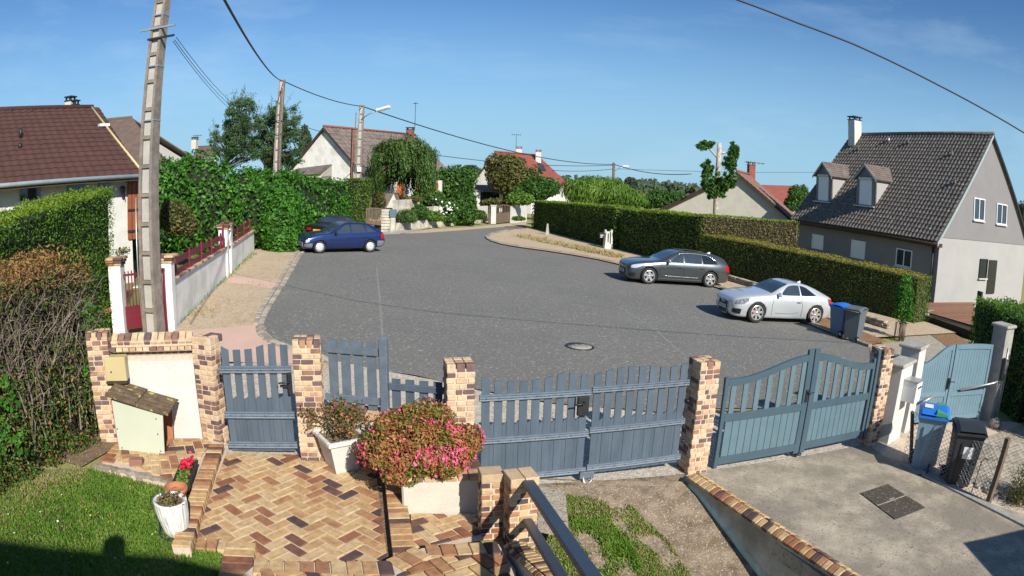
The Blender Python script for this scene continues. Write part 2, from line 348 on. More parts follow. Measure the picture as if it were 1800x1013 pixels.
    def mesh(s, name, mats):
        me = bpy.data.meshes.new(name); me.from_pydata(s.v, [], s.f)
        for x in ([mats] if isinstance(mats, str) else mats): me.materials.append(MATS[x])
        me.polygons.foreach_set('material_index', s.mi); me.polygons.foreach_set('use_smooth', s.sm)
        me.update(); return me
def xf(o): return o.get('_w') and None
WORLD = {}
def obj(name, mb, mats, parent=None, world=False, loc=None, recalc=True):
    """links mb as ONE mesh object; coordinates are the parent's own unless world=True"""
    me = mb.mesh(name, mats) if isinstance(mb, MB) else mb
    if recalc and isinstance(mb, MB):
        b = bmesh.new(); b.from_mesh(me); bmesh.ops.recalc_face_normals(b, faces=b.faces); b.to_mesh(me); b.free()
    o = bpy.data.objects.new(name, me); C.objects.link(o)
    if parent is not None:
        o.parent = parent
        if world: me.transform(WORLD[parent.name].inverted()); me.update()
        WORLD[o.name] = WORLD[parent.name].copy()
    else:
        if world and loc is not None:
            m = Matrix.Translation(loc); me.transform(m.inverted()); o.matrix_world = m; WORLD[o.name] = m
        else: WORLD[o.name] = Matrix()
    return o
def part(name, me, parent, mat):      # shared mesh placed by a local matrix
    o = bpy.data.objects.new(name, me); C.objects.link(o); o.parent = parent; o.matrix_local = mat; return o
def thing(name, label, cat, loc=(0, 0, 0), rz=0, group=None, mat=None):
    o = bpy.data.objects.new(name, None); C.objects.link(o); o.empty_display_size = .2
    m = mat if mat is not None else Matrix.Translation(loc) @ Matrix.Rotation(rz, 4, 'Z')
    o.matrix_world = m; WORLD[o.name] = m.copy(); o['label'] = label; o['category'] = cat
    if group: o['group'] = group
    return o
def tag(o, label, cat, group=None):
    o['label'] = label; o['category'] = cat
    if group: o['group'] = group
    return o
def struct(name, mb, mats, parent=None):
    o = obj(name, mb, mats, parent)
    if parent is None: o['kind'] = 'structure'
    return o
def stuff(o): o['kind'] = 'stuff'; return o
def copy_thing(root, loc=None, rz=None, label=None, mat=None):
    r = root.copy(); C.objects.link(r)
    m = mat if mat is not None else Matrix.Translation(loc) @ Matrix.Rotation(rz or 0, 4, 'Z')
    r.matrix_world = m; WORLD[r.name] = m.copy()
    if label: r['label'] = label
    for ch in list(root.children):
        c = ch.copy(); C.objects.link(c); c.parent = r
        for g in ch.children: d = g.copy(); C.objects.link(d); d.parent = c
    return r
def frame(A, B):
    """matrix at A with local x along the horizontal of AB, z up"""
    d = Vector((B[0]-A[0], B[1]-A[1], 0)); rz = math.atan2(d.y, d.x)
    return Matrix.Translation(A) @ Matrix.Rotation(rz, 4, 'Z'), d.length
UB = {}
def unitbrick(mat, d):
    k = (mat, tuple(round(x, 3) for x in d))
    if k not in UB:
        b = MB(); b.box((0, 0, 0), d, ch=.006); UB[k] = b.mesh('brick', mat)
        bm = bmesh.new(); bm.from_mesh(UB[k]); bmesh.ops.recalc_face_normals(bm, faces=bm.faces); bm.to_mesh(UB[k]); bm.free()
    return UB[k]
def brick(parent, c, d, rot=None, mat='brick_mix'):
    """one brick of size d at c in the parent's frame"""
    m = Matrix.Translation(c)
    if rot is not None: m = m @ rot.to_4x4()
    return part('brick', unitbrick(mat, d), parent, m)
# leaves ---------------------------------------------------------------------
def leafmesh(name, P, Nn, size, mats, aspect=2.0, tilt=.7, midx=None, bend=.15, up=None):
    """P,Nn (k,3): a folded diamond leaf at each point, roughly facing Nn"""
    k = len(P)
    if k == 0: P = np.zeros((1, 3)); Nn = np.array([[0, 0, 1.]]); k = 1
    n = Nn+rng.normal(0, tilt, (k, 3)); n /= np.linalg.norm(n, axis=1)[:, None]+1e-9
    a = rng.normal(0, 1, (k, 3)) if up is None else up+rng.normal(0, .35, (k, 3))
    a -= n*(a*n).sum(1)[:, None]; a /= np.linalg.norm(a, axis=1)[:, None]+1e-9
    b = np.cross(n, a); s = (size*rng.uniform(.6, 1.35, k))[:, None] if not isinstance(size, np.ndarray) else size[:, None]
    V = np.empty((k, 4, 3)); V[:, 0] = P-a*s*.5; V[:, 1] = P+b*s*.5/aspect+n*s*bend*.3; V[:, 2] = P+a*s*.5-n*s*bend; V[:, 3] = P-b*s*.5/aspect+n*s*bend*.3
    me = bpy.data.meshes.new(name); me.vertices.add(k*4); me.vertices.foreach_set('co', V.ravel())
    me.loops.add(k*4); me.loops.foreach_set('vertex_index', np.arange(k*4, dtype=np.int32))
    me.polygons.add(k); me.polygons.foreach_set('loop_start', np.arange(0, k*4, 4, dtype=np.int32))
    for x in ([mats] if isinstance(mats, str) else mats): me.materials.append(MATS[x])
    if midx is not None: me.polygons.foreach_set('material_index', midx.astype(np.int32))
    me.update(calc_edges=True); return me
def lobj(name, parent, me, world=True):
    o = bpy.data.objects.new(name, me); C.objects.link(o); o.parent = parent
    if world: me.transform(WORLD[parent.name].inverted())
    return o
def noise3(P, sc, seed=0):
    """cheap smooth pseudo-noise in -1..1"""
    r = np.random.default_rng(seed); o = np.zeros(len(P))
    for i in range(5):
        k = r.normal(0, 1, 3)*sc*(1+.5*i); o += np.sin(P @ k+r.uniform(0, 6.28))/(1+.5*i)
    return o/2.6
# ================================================================== SETTING: ground, road, pavements
g = MB()
xs = [-3000, -30, 30, 3000]; ys = [-200, 60, 300, 1200, 5000]
gv = [(x, y, gz(x)-.03-(0 if y < 100 else 1.5)) for y in ys for x in xs]
g.add(gv, [(j*4+i, j*4+i+1, (j+1)*4+i+1, (j+1)*4+i) for j in range(4) for i in range(3)])
g.v = [(x, y, z) for x, y, z in g.v]
# cut the sloping garage ramp out of the ground sheet by building the sheet round it
g = MB()
def strip(x0, x1, y0, y1):
    X = sorted({x0, x1, *[q for q in (-30, 30) if x0 < q < x1]})
    for a, b in zip(X, X[1:]):
        g.add([(a, y0, gz(a)-.03), (b, y0, gz(b)-.03), (b, y1, gz(b)-.03), (a, y1, gz(a)-.03)], [(0, 1, 2, 3)])
strip(-3000, 3000, 7.7, 120); strip(-3000, .3, -200, 7.7); strip(3.6, 3000, -200, 7.7)
g.add([(-3000, 120, gz(-30)-.03), (-30, 120, gz(-30)-.03), (30, 120, gz(30)-.03), (3000, 120, gz(30)-.03), (-3000, 5500, -6), (-30, 5500, -6), (30, 5500, -6), (3000, 5500, -6)], [(0, 1, 5, 4), (1, 2, 6, 5), (2, 3, 7, 6)])
struct('ground', g, 'field')
b = MB(); b.sheet([(-400, 190, 1.4), (900, 190, -1.2), (900, 520, -1.6), (-400, 520, 1.0)]); b2 = struct('wheat_field', b, 'wheat')
def poly(pts, h): return [G(x, y, h) for x, y in pts]
KL = [(586, 640), (545, 622), (505, 612), (475, 601), (460, 588), (458, 574), (466, 552), (478, 532), (497, 503), (513, 476), (524, 456), (534, 442)]   # left kerb line
KR = [(925, 405), (893, 406), (868, 411), (855, 417), (860, 423), (880, 429), (915, 435), (960, 441), (1005, 448), (1050, 456), (1110, 470), (1180, 484), (1280, 511), (1355, 541), (1440, 577), (1490, 597), (1530, 611)]
rd = [G(*p) for p in KL]+[G(540, 430), G(560, 416), G(640, 411), G(690, 410), G(705, 412)]
rd += [G(740, 408), G(800, 404), G(860, 399), gp(14, 66), gp(60, 78), gp(60, 66), gp(14, 55)]
rd += [G(*p) for p in KR]+[G(1700, 690), gp(14, 11), gp(8, 10.2)]+[G(*p) for p in [(1540, 735), (1440, 722), (1343, 718), (1263, 718), (1187, 727), (1088, 718), (1048, 717), (968, 708), (876, 692), (820, 680), (763, 668), (730, 660), (683, 653), (630, 643)]]
b = MB(); b.sheet([v+Vector((0, 0, .004)) for v in rd]); struct('road', b, 'asphalt')
# left pavement of tan gravel with pink concrete drives
b = MB(); b.sheet([G(230, 620, .02), G(304, 583, .02), G(400, 489, .02), G(447, 441, .02), G(495, 425, .02), G(560, 408, .02), G(640, 402, .02), G(690, 409, .02), G(560, 414, .02), G(534, 437, .02)]+[G(x, y, .02) for x, y in KL[::-1]]+[G(560, 665, .02), G(395, 625, .02)])
struct('gravel_pavement', b, 'gravel_tan')
b = MB(); b.sheet(poly([(232, 615), (304, 585), (345, 580), (452, 571), (456, 577), (457, 590), (472, 603), (500, 614), (545, 626), (555, 640), (400, 636), (388, 606), (300, 596)], .026)); struct('concrete_drive', b, 'concrete_pink')
b = MB(); b.sheet(poly([(402, 488), (432, 488), (490, 494), (482, 509), (440, 501), (396, 497)], .026)); struct('concrete_crossover', b, 'concrete_pink')
b = MB(); b.sheet(poly([(560, 402), (640, 396), (690, 395), (760, 400), (700, 412), (560, 417)], .026)); struct('concrete_apron', b, 'concrete_grey')
# gravel band between the gates and the road
b = MB(); b.sheet([G(400, 640, .012), G(545, 628, .012), G(586, 634, .012), G(683, 653, .012), G(763, 668, .012), G(876, 694, .012), G(968, 710, .012), G(1088, 720, .012), G(1187, 730, .012), G(1263, 722, .012), G(1343, 722, .012), G(1440, 726, .012), G(1535, 738, .012)]+[gp(6.9, 8.6, 0), gp(2.5, 8.02, 0), gp(-.4, 7.40, 0), gp(-.8, 7.3, 0), gp(-2.5, 7.2, 0), gp(-3.9, 7.2, 0)]); struct('gravel_verge', b, 'pebble_light')
# kerbs ---------------------------------------------------------------
def kerb(pts, name, w=.14, h=.03, step=.5, parent=None, skip=0, mat='kerb_stone'):
    P = [G(*p) for p in pts]; ks = struct(name, MB().sheet([P[0]+Vector((0, 0, -.2)), P[0]+Vector((.05, 0, -.2)), P[0]+Vector((.05, .05, -.2))]), 'mortar') if parent is None else parent
    L = [0]
    for a, c in zip(P, P[1:]): L.append(L[-1]+(c-a).length)
    def at(s):
        for i in range(len(P)-1):
            if s <= L[i+1]: return P[i]+(P[i+1]-P[i])*((s-L[i])/(L[i+1]-L[i]))
        return P[-1]
    s = 0; n = 0
    while s < L[-1]-.1 and n < 300:
        e = min(s+step, L[-1]); a, c = at(s), at(e); d = (c-a); f = (a+c)/2
        m = Matrix.Translation(f+Vector((0, 0, h/2-.02+rng.uniform(-.006, .006)))) @ d.to_track_quat('X', 'Z').to_matrix().to_4x4()
        o = part('kerb_stone', unitstone(mat, (round(d.length-.015, 2), w, h+.06)), ks, m); s = e; n += 1
    return ks
US = {}
def unitstone(mat, d, ch=.012, name='kerb_stone'):
    k = (mat, d)
    if k not in US:
        b = MB(); b.box((0, 0, 0), d, ch=ch); US[k] = b.mesh(name, mat)
        bm = bmesh.new(); bm.from_mesh(US[k]); bmesh.ops.recalc_face_normals(bm, faces=bm.faces); bm.to_mesh(US[k]); bm.free()
    return US[k]
kerb(KL, 'left_kerb', w=.16, h=.05, step=.42)
KL2 = [(x-9, y-1) for x, y in KL[5:]]
kerb(KL2, 'left_gutter', w=.14, h=.06, step=.3)
kerb(KL[:6]+[], 'cobble_border', w=.26, h=.04, step=.2)
kerb(KR, 'right_kerb', w=.2, h=.09, step=.95)
# right verge, raised
b = MB(); b.sheet([G(x, y, .07)+Vector((.05, .12, 0)) for x, y in KR[1:16]]+[gp(19, 20, .07), gp(17, 30, .07), gp(9, 45, .07), gp(4, 62, .07)]); struct('right_verge', b, 'gravel_tan')
b = MB(); b.sheet([G(x, y, .085) for x, y in [(1262, 505), (1330, 517), (1440, 552), (1530, 588), (1560, 600), (1530, 606), (1490, 594), (1440, 573), (1355, 537), (1280, 508)]]); struct('red_gravel_strip', b, 'mulch')
# far pavement in front of the white garden walls
b = MB(); b.sheet(poly([(700, 411), (745, 404), (830, 399), (925, 391), (925, 396), (860, 401), (800, 406), (740, 410)], .012)); struct('far_pavement', b, 'gravel_tan')
# faint worn joints and dashes in the road
for k, (pts, wd) in enumerate([([(662, 470), (668, 530), (673, 600)], .06), ([(1090, 540), (1150, 578), (1205, 627)], .05), ([(730, 431), (790, 427), (850, 421)], .10), ([(723, 425), (742, 426)], .2)]):
    P = [G(x, y, .008) for x, y in pts]; b = MB()
    for a, c in zip(P, P[1:]):
        n = (c-a).cross(Vector((0, 0, 1))).normalized()*wd/2; b.add([a-n, c-n, c+n, a+n], [(0, 1, 2, 3)])
    struct('road_joint', b, 'mark_worn')
b = MB(); ctr = G(1019, 610); T = thing('manhole_cover', 'round pale cast iron manhole cover set in the asphalt', 'manhole cover', ctr+Vector((0, 0, .006)))
Mt = Matrix.Rotation(math.atan(-SL), 4, 'Y')
T.matrix_world = T.matrix_world @ Mt; WORLD[T.name] = T.matrix_world.copy()
b = MB(); b.lathe([(.36, .0), (.36, .012), (.30, .014), (.30, 0)], 28); obj('frame', b, 'metal_dark', T)
b = MB(); b.lathe([(0, .016), (.295, .015), (.295, 0)], 28)
for a in range(6): b.box((.16*cos(a*pi/3), .16*sin(a*pi/3), .017), (.05, .05, .006), Matrix.Rotation(a, 3, 'Z'))
obj('lid', b, 'iron', T)
b = MB(); b.sheet([gp(-.35, 7.3, -.012), gp(.3, 7.62, -.012), gp(2.45, 7.62, -.012), gp(2.7, 8.4, -.012), gp(-.3, 7.7, -.012)]); struct('ramp_head', b, 'dirt_yard')
# foreground gardens ---------------------------------------------------
def ramp_z(x, y): return gz(x)-.35*max(0, 7.6-y) if y < 7.6 else gz(x)
b = MB(); nx, ny = 14, 26
vs = []
for j in range(ny+1):
    for i in range(nx+1):
        y = 7.75-j*(7.75+.5)/ny; xr = 2.42+(7.75-y)*.40 if y > 4.0 else 3.92; xl = .2; x = xl+(xr-xl)*i/nx
        e = ramp_z(x, y)+(0 if i in (0, nx) or j in (0, ny) else rng.uniform(-.012, .012))
        vs.append((x, y, e+.008))
b.add(vs, [(j*(nx+1)+i, j*(nx+1)+i+1, (j+1)*(nx+1)+i+1, (j+1)*(nx+1)+i) for j in range(ny) for i in range(nx)], 0, True); struct('garage_ramp', b, 'dirt_yard')
b = MB(); b.sheet([gp(-14, -1, .0), gp(-2.6, -1, 0), gp(-2.6, 5.0, 0), G(345, 962), G(335, 850), G(330, 868), G(170, 822), G(80, 825), gp(-14, 8)]); struct('lawn', b, 'lawn_base')
b = MB(); b.sheet([gp(-16, 6, .005), gp(-5.6, 6.05, .005), gp(-5.4, 7.6, .005), gp(-16, 9, .005)]); struct('hedge_soil', b, 'soil')
drv = [gp(2.5, 7.95), gp(2.9, 8.12), gp(6.3, 9.0), gp(6.32, 8.4), G(1584, 812), G(1738, 886), gp(7.95, 5.4), gp(8.6, 3.5), gp(9.4, -1), gp(3.6, -1), gp(3.6, 4.8)]
b = MB(); b.prism([v+Vector((0, 0, .012)) for v in drv], (0, 0, -.2)); struct('concrete_driveway', b, 'concrete_drive')
b = MB(); b.sheet([gp(6.2, 9.0, -.0), gp(6.3, 8.0, 0), gp(7.2, 6.4, 0), gp(8.0, 4.5, 0), gp(8.5, 2, 0), gp(14, 2, 0), gp(14, 9, 0), gp(10.2, 9.9, 0), gp(7.9, 9.9, 0)]); b = MB(); b.sheet([gp(6.2, 9.0, -.0), gp(7.9, 9.9, 0), gp(10.2, 9.9, 0), gp(14, 9, 0), gp(14, 2, 0), gp(8.5, 2, 0), gp(8.0, 4.5, 0), gp(7.2, 6.4, 0), gp(6.3, 8.0, 0)]); pv = struct('paved_driveway', b, 'mortar')
# paving blocks of the neighbouring driveway: staggered rows
nb = 0; rot = Matrix.Rotation(R(14), 3, 'Z'); bks = MB()
for j in range(60):
    for i in range(36):
        v = rot @ Vector((i*.215+(j % 2)*.107-1.2, j*.11-4.2, 0)); x, y = 8.9+v.x, 6.3+v.y
        if x < 6.62+max(0, 8.0-y)*.60+.1 or x > 13 or y > 9.3+.12*(x-7) or y < 3.4: continue
        vis = (Vector((x, y, gz(x)))-CAM); 
        if x > 12: continue
        m = Matrix.Translation(gp(x, y, .012+rng.uniform(-.003, .003))) @ Matrix.Rotation(math.atan(-SL), 4, 'Y') @ rot.to_4x4()
        if nb < 300 and y > 6.0 and x < 10.2: part('paving_block', unitstone('kerb_stone', (.205, .10, .06), .008, 'paving_block'), pv, m); nb += 1
        else: bks.box(m.translation, (.205, .10, .06), m.to_3x3())
stuff(obj('block_paving', bks, 'gravel_grey', pv))

# ================================================================== brickwork in herringbone
def clip(P, A, B):
    out = []; nx_, ny_ = -(B[1]-A[1]), B[0]-A[0]
    dd = [(p[0]-A[0])*nx_+(p[1]-A[1])*ny_ for p in P]
    for i in range(len(P)):
        a, b_ = P[i], P[(i+1) % len(P)]; da, db = dd[i], dd[(i+1) % len(P)]
        if da >= 0: out.append(a)
        if (da > 0 > db) or (da < 0 < db): t = da/(da-db); out.append((a[0]+(b_[0]-a[0])*t, a[1]+(b_[1]-a[1])*t))
    return out
def area(P): return sum(P[i][0]*P[(i+1) % len(P)][1]-P[(i+1) % len(P)][0]*P[i][1] for i in range(len(P)))/2
def herring(parent, region, h, ang, Lb=.28, Wb=.14, th=.04, mat='brick_paver', j=.018, zf=None, origin=None):
    R_ = [(p[0], p[1]) for p in region]
    if area(R_) < 0: R_ = R_[::-1]
    cx, cy = sum(p[0] for p in R_)/len(R_), sum(p[1] for p in R_)/len(R_); rt = Matrix.Rotation(ang, 2)
    rad = max(math.hypot(p[0]-cx, p[1]-cy) for p in R_); n = int(rad/Wb)+4; cnt = 0
    tilt = Matrix.Rotation(math.atan(-SL), 4, 'Y')
    for i in range(-n, n):
        for k in range(-n, n):
            q = (i-k) % 4
            if q == 0: hor = True
            elif q == 3: hor = False
            else: continue
            c0 = Vector(((i+(1 if hor else .5))*Wb, (k+(.5 if hor else 1))*Wb)); dl = (Lb-j, Wb-j) if hor else (Wb-j, Lb-j)
            cor = [rt @ (c0+Vector((sx*dl[0]/2, sy*dl[1]/2))) for sx, sy in ((-1, -1), (1, -1), (1, 1), (-1, 1))]
            P = [(v.x+cx, v.y+cy) for v in cor]; a0 = abs(area(P)); Q = P
            for e in range(len(R_)):
                Q = clip(Q, R_[e], R_[(e+1) % len(R_)])
                if len(Q) < 3: break
            if len(Q) < 3 or abs(area(Q)) < a0*.12: continue
            cnt += 1; dz = rng.uniform(-.004, .004)
            if abs(area(Q)) > a0*.995:
                c1 = rt @ c0; m = Matrix.Translation(gp(cx+c1.x, cy+c1.y, h+dz)) @ tilt @ Matrix.Rotation(ang+(0 if hor else pi/2), 4, 'Z')
                part('brick', unitbrick(mat, (Lb-j, Wb-j, th)), parent, m)
            else:
                c = Vector((sum(p[0] for p in Q)/len(Q), sum(p[1] for p in Q)/len(Q))); bb = MB()
                bb.prism([(p[0]-c.x, p[1]-c.y, gz(p[0])-gz(c.x)-th/2) for p in Q], (0, 0, th)); me = bb.mesh('brick', mat)
                part('brick', me, parent, Matrix.Translation(gp(c.x, c.y, h+dz)))
    return cnt
PANG = math.atan2((G(683, 990)-G(662, 842)).x*-1, (G(683, 990)-G(662, 842)).y*-1)   # path axis
path_reg = [G(399, 800), G(525, 804), G(600, 836), G(661, 836), G(682, 992), G(455, 992), G(400, 958), G(340, 955), G(368, 870)]
hullp = [G(399, 798), G(525, 802), G(661, 832), G(683, 994), G(440, 994), G(338, 950)]
b = MB(); b.sheet([G(640, 820, .004), G(715, 820, .004), G(735, 1000, .004), G(640, 1000, .004)]); struct('groove_shade', b, 'soil')  # dark sheet standing in for the shade beside the raised strip
b = MB(); b.sheet([v+Vector((0, 0, .012)) for v in hullp]); pth = struct('brick_path', b, 'mortar')
herring(pth, hullp, .005, PANG*-1+R(45)+pi)
# raised landing in front of the house steps
lr = [G(455, 985, .14), G(690, 985, .14), G(742, 962, .14), G(876, 955, .14), G(905, 1000, .14), gp(.25, 3.9, .14), gp(-2.6, 3.9, .14)]
b = MB(); b.prism([v+Vector((0, 0, -.012)) for v in lr], (0, 0, -.14)); lnd = struct('brick_landing', b, 'mortar')
def soldiers(parent, A, B, w, h, L=.11, th=.1, mat='brick_paver', gap=.014, inset=0):
    d = B-A; n = max(1, int(round(d.length/(L+gap)))); st = d.length/n; q = d.to_track_quat('X', 'Z').to_matrix()
    for i in range(n):
        c = A+d*((i+.5)/n); brick(parent, c+Vector((0, 0, h-th/2+rng.uniform(-.004, .004)))+q @ Vector((0, inset, 0)), (round(st-gap, 3), w, th), q, mat)
soldiers(lnd, G(444, 997, .14), G(692, 998, .14), .25, .01, .135)
soldiers(lnd, G(692, 994, .14), G(744, 970, .14), .25, .01, .12)
soldiers(lnd, G(748, 969, .14), G(878, 962, .14), .22, .01, .13)
herring(lnd, [G(700, 1013, .14), G(760, 982, .14), G(888, 974, .14), gp(.22, 4.0, .14), gp(-1.1, 4.0, .14)], .14, R(38))
herring(lnd, [gp(-1.15, 4.95, .14), gp(-1.15, 3.9, .14), gp(-2.3, 3.9, .14), gp(-2.3, 4.72, .14)], .14, R(38))
# end block and soldier bricks at the left corner of the path
soldiers(lnd, G(425, 960, .06), G(425, 1013, .06)+Vector((0, -.25, 0)), .33, .05, .12)
soldiers(pth, G(345, 958, .02), G(402, 962, .02), .22, .03, .13)
# left platform and raised border
pl = [G(172, 820, .08), G(218, 770, .08), G(345, 770, .08), G(392, 776, .08), G(352, 845, .08), G(326, 858, .08)]
b = MB(); b.prism([v+Vector((0, 0, -.008)) for v in pl], (0, 0, -.2)); plat = struct('brick_platform', b, 'mortar')
herring(plat, [G(200, 808, .08), G(228, 772, .08), G(350, 772, .08), G(372, 778, .08), G(322, 850, .08)], .075, R(35))
soldiers(plat, G(186, 812, .08), G(226, 772, .08), .24, .01, .12)
b = MB()
for k in range(13):
    t = k/12; p = G(178+150*t, 824+34*t, .04); b.box(p, (.2*rng.uniform(.6, 1.1), .12*rng.uniform(.7, 1.2), .13), Matrix.Rotation(rng.uniform(-.3, .3), 3, 'Z'), ch=.02)
stuff(obj('rubble_edge', b, 'stone', plat))
b = MB(); brk = unitbrick('brick_mix', (.2, .1, .07))
bt = thing('loose_brick', 'loose tan brick lying against the foot of the mint panel', 'brick', G(240, 812, .12), R(20)); part('brick_body', unitbrick('brick_pale', (.2, .12, .1)), bt, Matrix())
A, B = G(381, 782, .12), G(318, 962, .12)
b = MB(); n_ = (B-A).cross(Vector((0, 0, 1))).normalized()
b.hexa([A-n_*.11+Vector((0, 0, -.2)), A+n_*.11+Vector((0, 0, -.2)), B+n_*.11+Vector((0, 0, -.2)), B-n_*.11+Vector((0, 0, -.2))], [A-n_*.10+Vector((0, 0, -.01)), A+n_*.10+Vector((0, 0, -.01)), B+n_*.10+Vector((0, 0, -.01)), B-n_*.10+Vector((0, 0, -.01))])
bd = struct('raised_brick_border', b, 'mortar'); soldiers(bd, A, B, .22, .015, .085)
A2, B2 = G(400, 796), G(341, 950); b = MB(); n2 = (B2-A2).cross(Vector((0, 0, 1))).normalized()
s_ = 1 if (A-A2).dot(n2) > 0 else -1
b.hexa([A2-n2*.03*s_-Vector((0, 0, .1)), A2+n2*.10*s_-Vector((0, 0, .1)), B2+n2*.10*s_-Vector((0, 0, .1)), B2-n2*.03*s_-Vector((0, 0, .1))], [A2-n2*.0*s_+Vector((0, 0, .03)), A2+n2*.07*s_+Vector((0, 0, .09)), B2+n2*.07*s_+Vector((0, 0, .09)), B2-n2*.0*s_+Vector((0, 0, .03))])
struct('mortar_fillet', b, 'mortar')
# strip of soldier bricks beside the path, raised
A, B = G(692, 838, .11), G(712, 984, .11); b = MB(); n_ = (B-A).cross(Vector((0, 0, 1))).normalized()
b.hexa([A-n_*.115+Vector((0, 0, -.25)), A+n_*.115+Vector((0, 0, -.25)), B+n_*.115+Vector((0, 0, -.25)), B-n_*.115+Vector((0, 0, -.25))], [A-n_*.115, A+n_*.115, B+n_*.115, B-n_*.115])
st = struct('raised_brick_strip', b, 'mortar'); soldiers(st, A, B, .235, .012, .105)
# sunken brick floor by the planter
pit = [G(722, 904, .03), G(845, 904, .03), G(850, 950, .03), G(745, 962, .03), G(726, 966, .03)]
b = MB(); b.sheet([v+Vector((0, 0, -.002)) for v in pit]); pf = struct('brick_floor', b, 'mortar'); herring(pf, pit, .02, R(40), .26, .13)
# ================================================================== BRICK PILLARS, WALLS
def pillar(A, yaw, w, d, h, label, group='brick gate pillars along the street', name='brick_pillar', mat='brick_pale', cap=True):
    """A: front left foot; local x along the front, y back"""
    T = thing(name, label, 'pillar', A, yaw, group)
    b = MB(); b.box((w/2, d/2, h/2-.15-.03), (w-.02, d-.02, h+.3-.06)); obj('mortar_core', b, 'mortar', T)
    ch = .072; n = int((h-.10)/ch); bh = ch-.012; dp = .10
    z0 = h-.10-n*ch
    for k in range(-2, n):
        z = z0+k*ch+ch/2; sw = k % 2
        def run(x0, x1, fixed, axis, side):
            Ln = x1-x0; q = (2 if Ln > .15 else 1); cuts = [0, 1]
            if q == 2: f = rng.choice([.36, .5, .64]); cuts = [0, f, 1]
            for a, b_ in zip(cuts, cuts[1:]):
                l0, l1 = x0+Ln*a+.006, x0+Ln*b_-.006; lc = (l0+l1)/2; ll = round((l1-l0)/.02)*.02
                jit = rng.uniform(-.003, .003)
                if axis == 'x': brick(T, (lc, fixed+jit, z), (ll, dp, bh), None, mat)
                else: brick(T, (fixed+jit, lc, z), (ll, dp, bh), Matrix.Rotation(pi/2, 3, 'Z'), mat)
        if sw:
            run(0, w-dp-.01, dp/2, 'x', 0); run(0, d-dp-.01, w-dp/2, 'y', 0); run(dp+.01, w, d-dp/2, 'x', 0) if k % 4 == 1 else None; run(dp+.01, d, dp/2, 'y', 0)
        else:
            run(dp+.01, w, dp/2, 'x', 0); run(dp+.01, d, w-dp/2, 'y', 0); run(0, d-dp-.01, dp/2, 'y', 0)
    if cap:
        nr = 3 if d > .3 else 2
        for i in range(nr):
            for j in range(int(w/.09)):
                q = int(w/.09); brick(T, (w*(j+.5)/q, d*(i+.5)/nr, h-.05), (round(w/q-.012, 3), round(d/nr-.012, 3), .10), None, mat)
    return T
YG = math.atan2(.70, 2.82)
def yaw(a, b): d = G(*b)-G(*a); return math.atan2(d.y, d.x)
pillar(G(357, 778), yaw((357, 778), (402, 790)), .34, .34, 1.56, 'brick pillar left of the small slate gate, joined to the white letterbox wall')
pillar(G(529, 812), YG, .37, .34, 1.68, 'brick pillar right of the small slate gate, behind the potted shrub')
pillar(gp(-.75, 7.37), YG, .35, .34, 1.60, 'brick pillar rising behind the azalea at the left end of the double gate')
pillar(G(1208, 836), YG, .33, .36, 1.66, 'tall brick pillar between the slate double gate and the teal gate')
pillar(G(1524, 787), YG, .30, .36, 1.74, 'brick pillar at the right end of the teal gate', mat='brick_pale')
pillar(G(178, 778), yaw((178, 778), (357, 778)), .36, .34, 1.60, 'brick pillar half hidden in the dead hedge at the left end of the letterbox wall')
# letterbox wall
Fm, Ln = frame(G(216, 772), G(357, 776)); W0 = thing('letterbox_wall', 'low white rendered wall with brick coping behind the tiled hutch', 'wall', mat=Fm)
hh = 1.34
b = MB(); b.box((Ln/2, .13, hh/2-.15), (Ln, .20, hh+.1)); obj('wall_core', b, 'mortar', W0)
b = MB(); b.box((Ln*.57, .018, hh/2-.14), (Ln*.86, .03, hh-.06)); obj('render_panel', b, 'render_white', W0)
n = 12
for i in range(n):
    brick(W0, ((i+.5)*Ln/n, .03, hh-.005), (round(Ln/n-.012, 3), .12, .055), Matrix.Rotation(R(-8), 3, 'X'), 'brick_pale')
    brick(W0, ((i+.5)*Ln/n, .19, hh+.10), (round(Ln/n-.012, 3), .22, .06), Matrix.Rotation(R(28), 3, 'X'), 'brick_pale')
b = MB(); b.box((Ln/2, .2, hh+.04), (Ln, .2, .1)); obj('coping_bed', b, 'mortar', W0)
LB = thing('letterbox', 'beige metal letterbox mounted on the wall above the hutch roof', 'letterbox', mat=Fm @ Matrix.Translation((.02, -.10, .98)))
b = MB(); b.box((.09, 0, .13), (.34, .19, .34), ch=.01); obj('box_body', b, 'box_beige', LB)
b = MB(); b.box((.09, -.02, -.055), (.34, .2, .022)); obj('box_flap', b, 'wood_dark', LB)
b = MB(); b.lathe([(0, -.008), (.012, -.008), (.012, 0)], 8, (.02, -.1, .1), 0, 'Y'); obj('lock', b, 'metal_dark', LB)
# tiled hutch over the meter
p0, p1 = G(212, 801), G(291, 809); Hf, hw = frame(p0, p1); HU = thing('meter_hutch', 'small hutch with mint front board and mossy tiled roof on the brick platform', 'hutch', mat=Hf)
iv = Hf.inverted(); n3 = Hf.to_3x3() @ Vector((0, 1, 0))
tl = iv @ Vp(196, 700, p0, n3); tr = iv @ Vp(286, 727, p0, n3)
dep = .52
b = MB(); b.prism([(0, 0, .03), (hw, 0, .03), (tr.x, 0, tr.z), (tl.x, 0, tl.z)], (0, .02, 0)); obj('front_board', b, 'panel_mint', HU)
for x_, z_ in ((.05, .12), (hw-.05, .1), (hw-.04, tr.z-.08), (hw-.05, .35), (.03, .4)):
    b = MB(); b.lathe([(0, -.006), (.01, -.005), (.01, 0)], 8, (x_, 0, z_), 0, 'Y'); obj('screw', b, 'metal_dark', HU)
b = MB(); b.prism([(0, dep, .03), (hw, dep, .03), (tr.x, dep, tr.z), (tl.x, dep, tl.z)], (0, .02, 0)); obj('back_board', b, 'terracotta', HU)
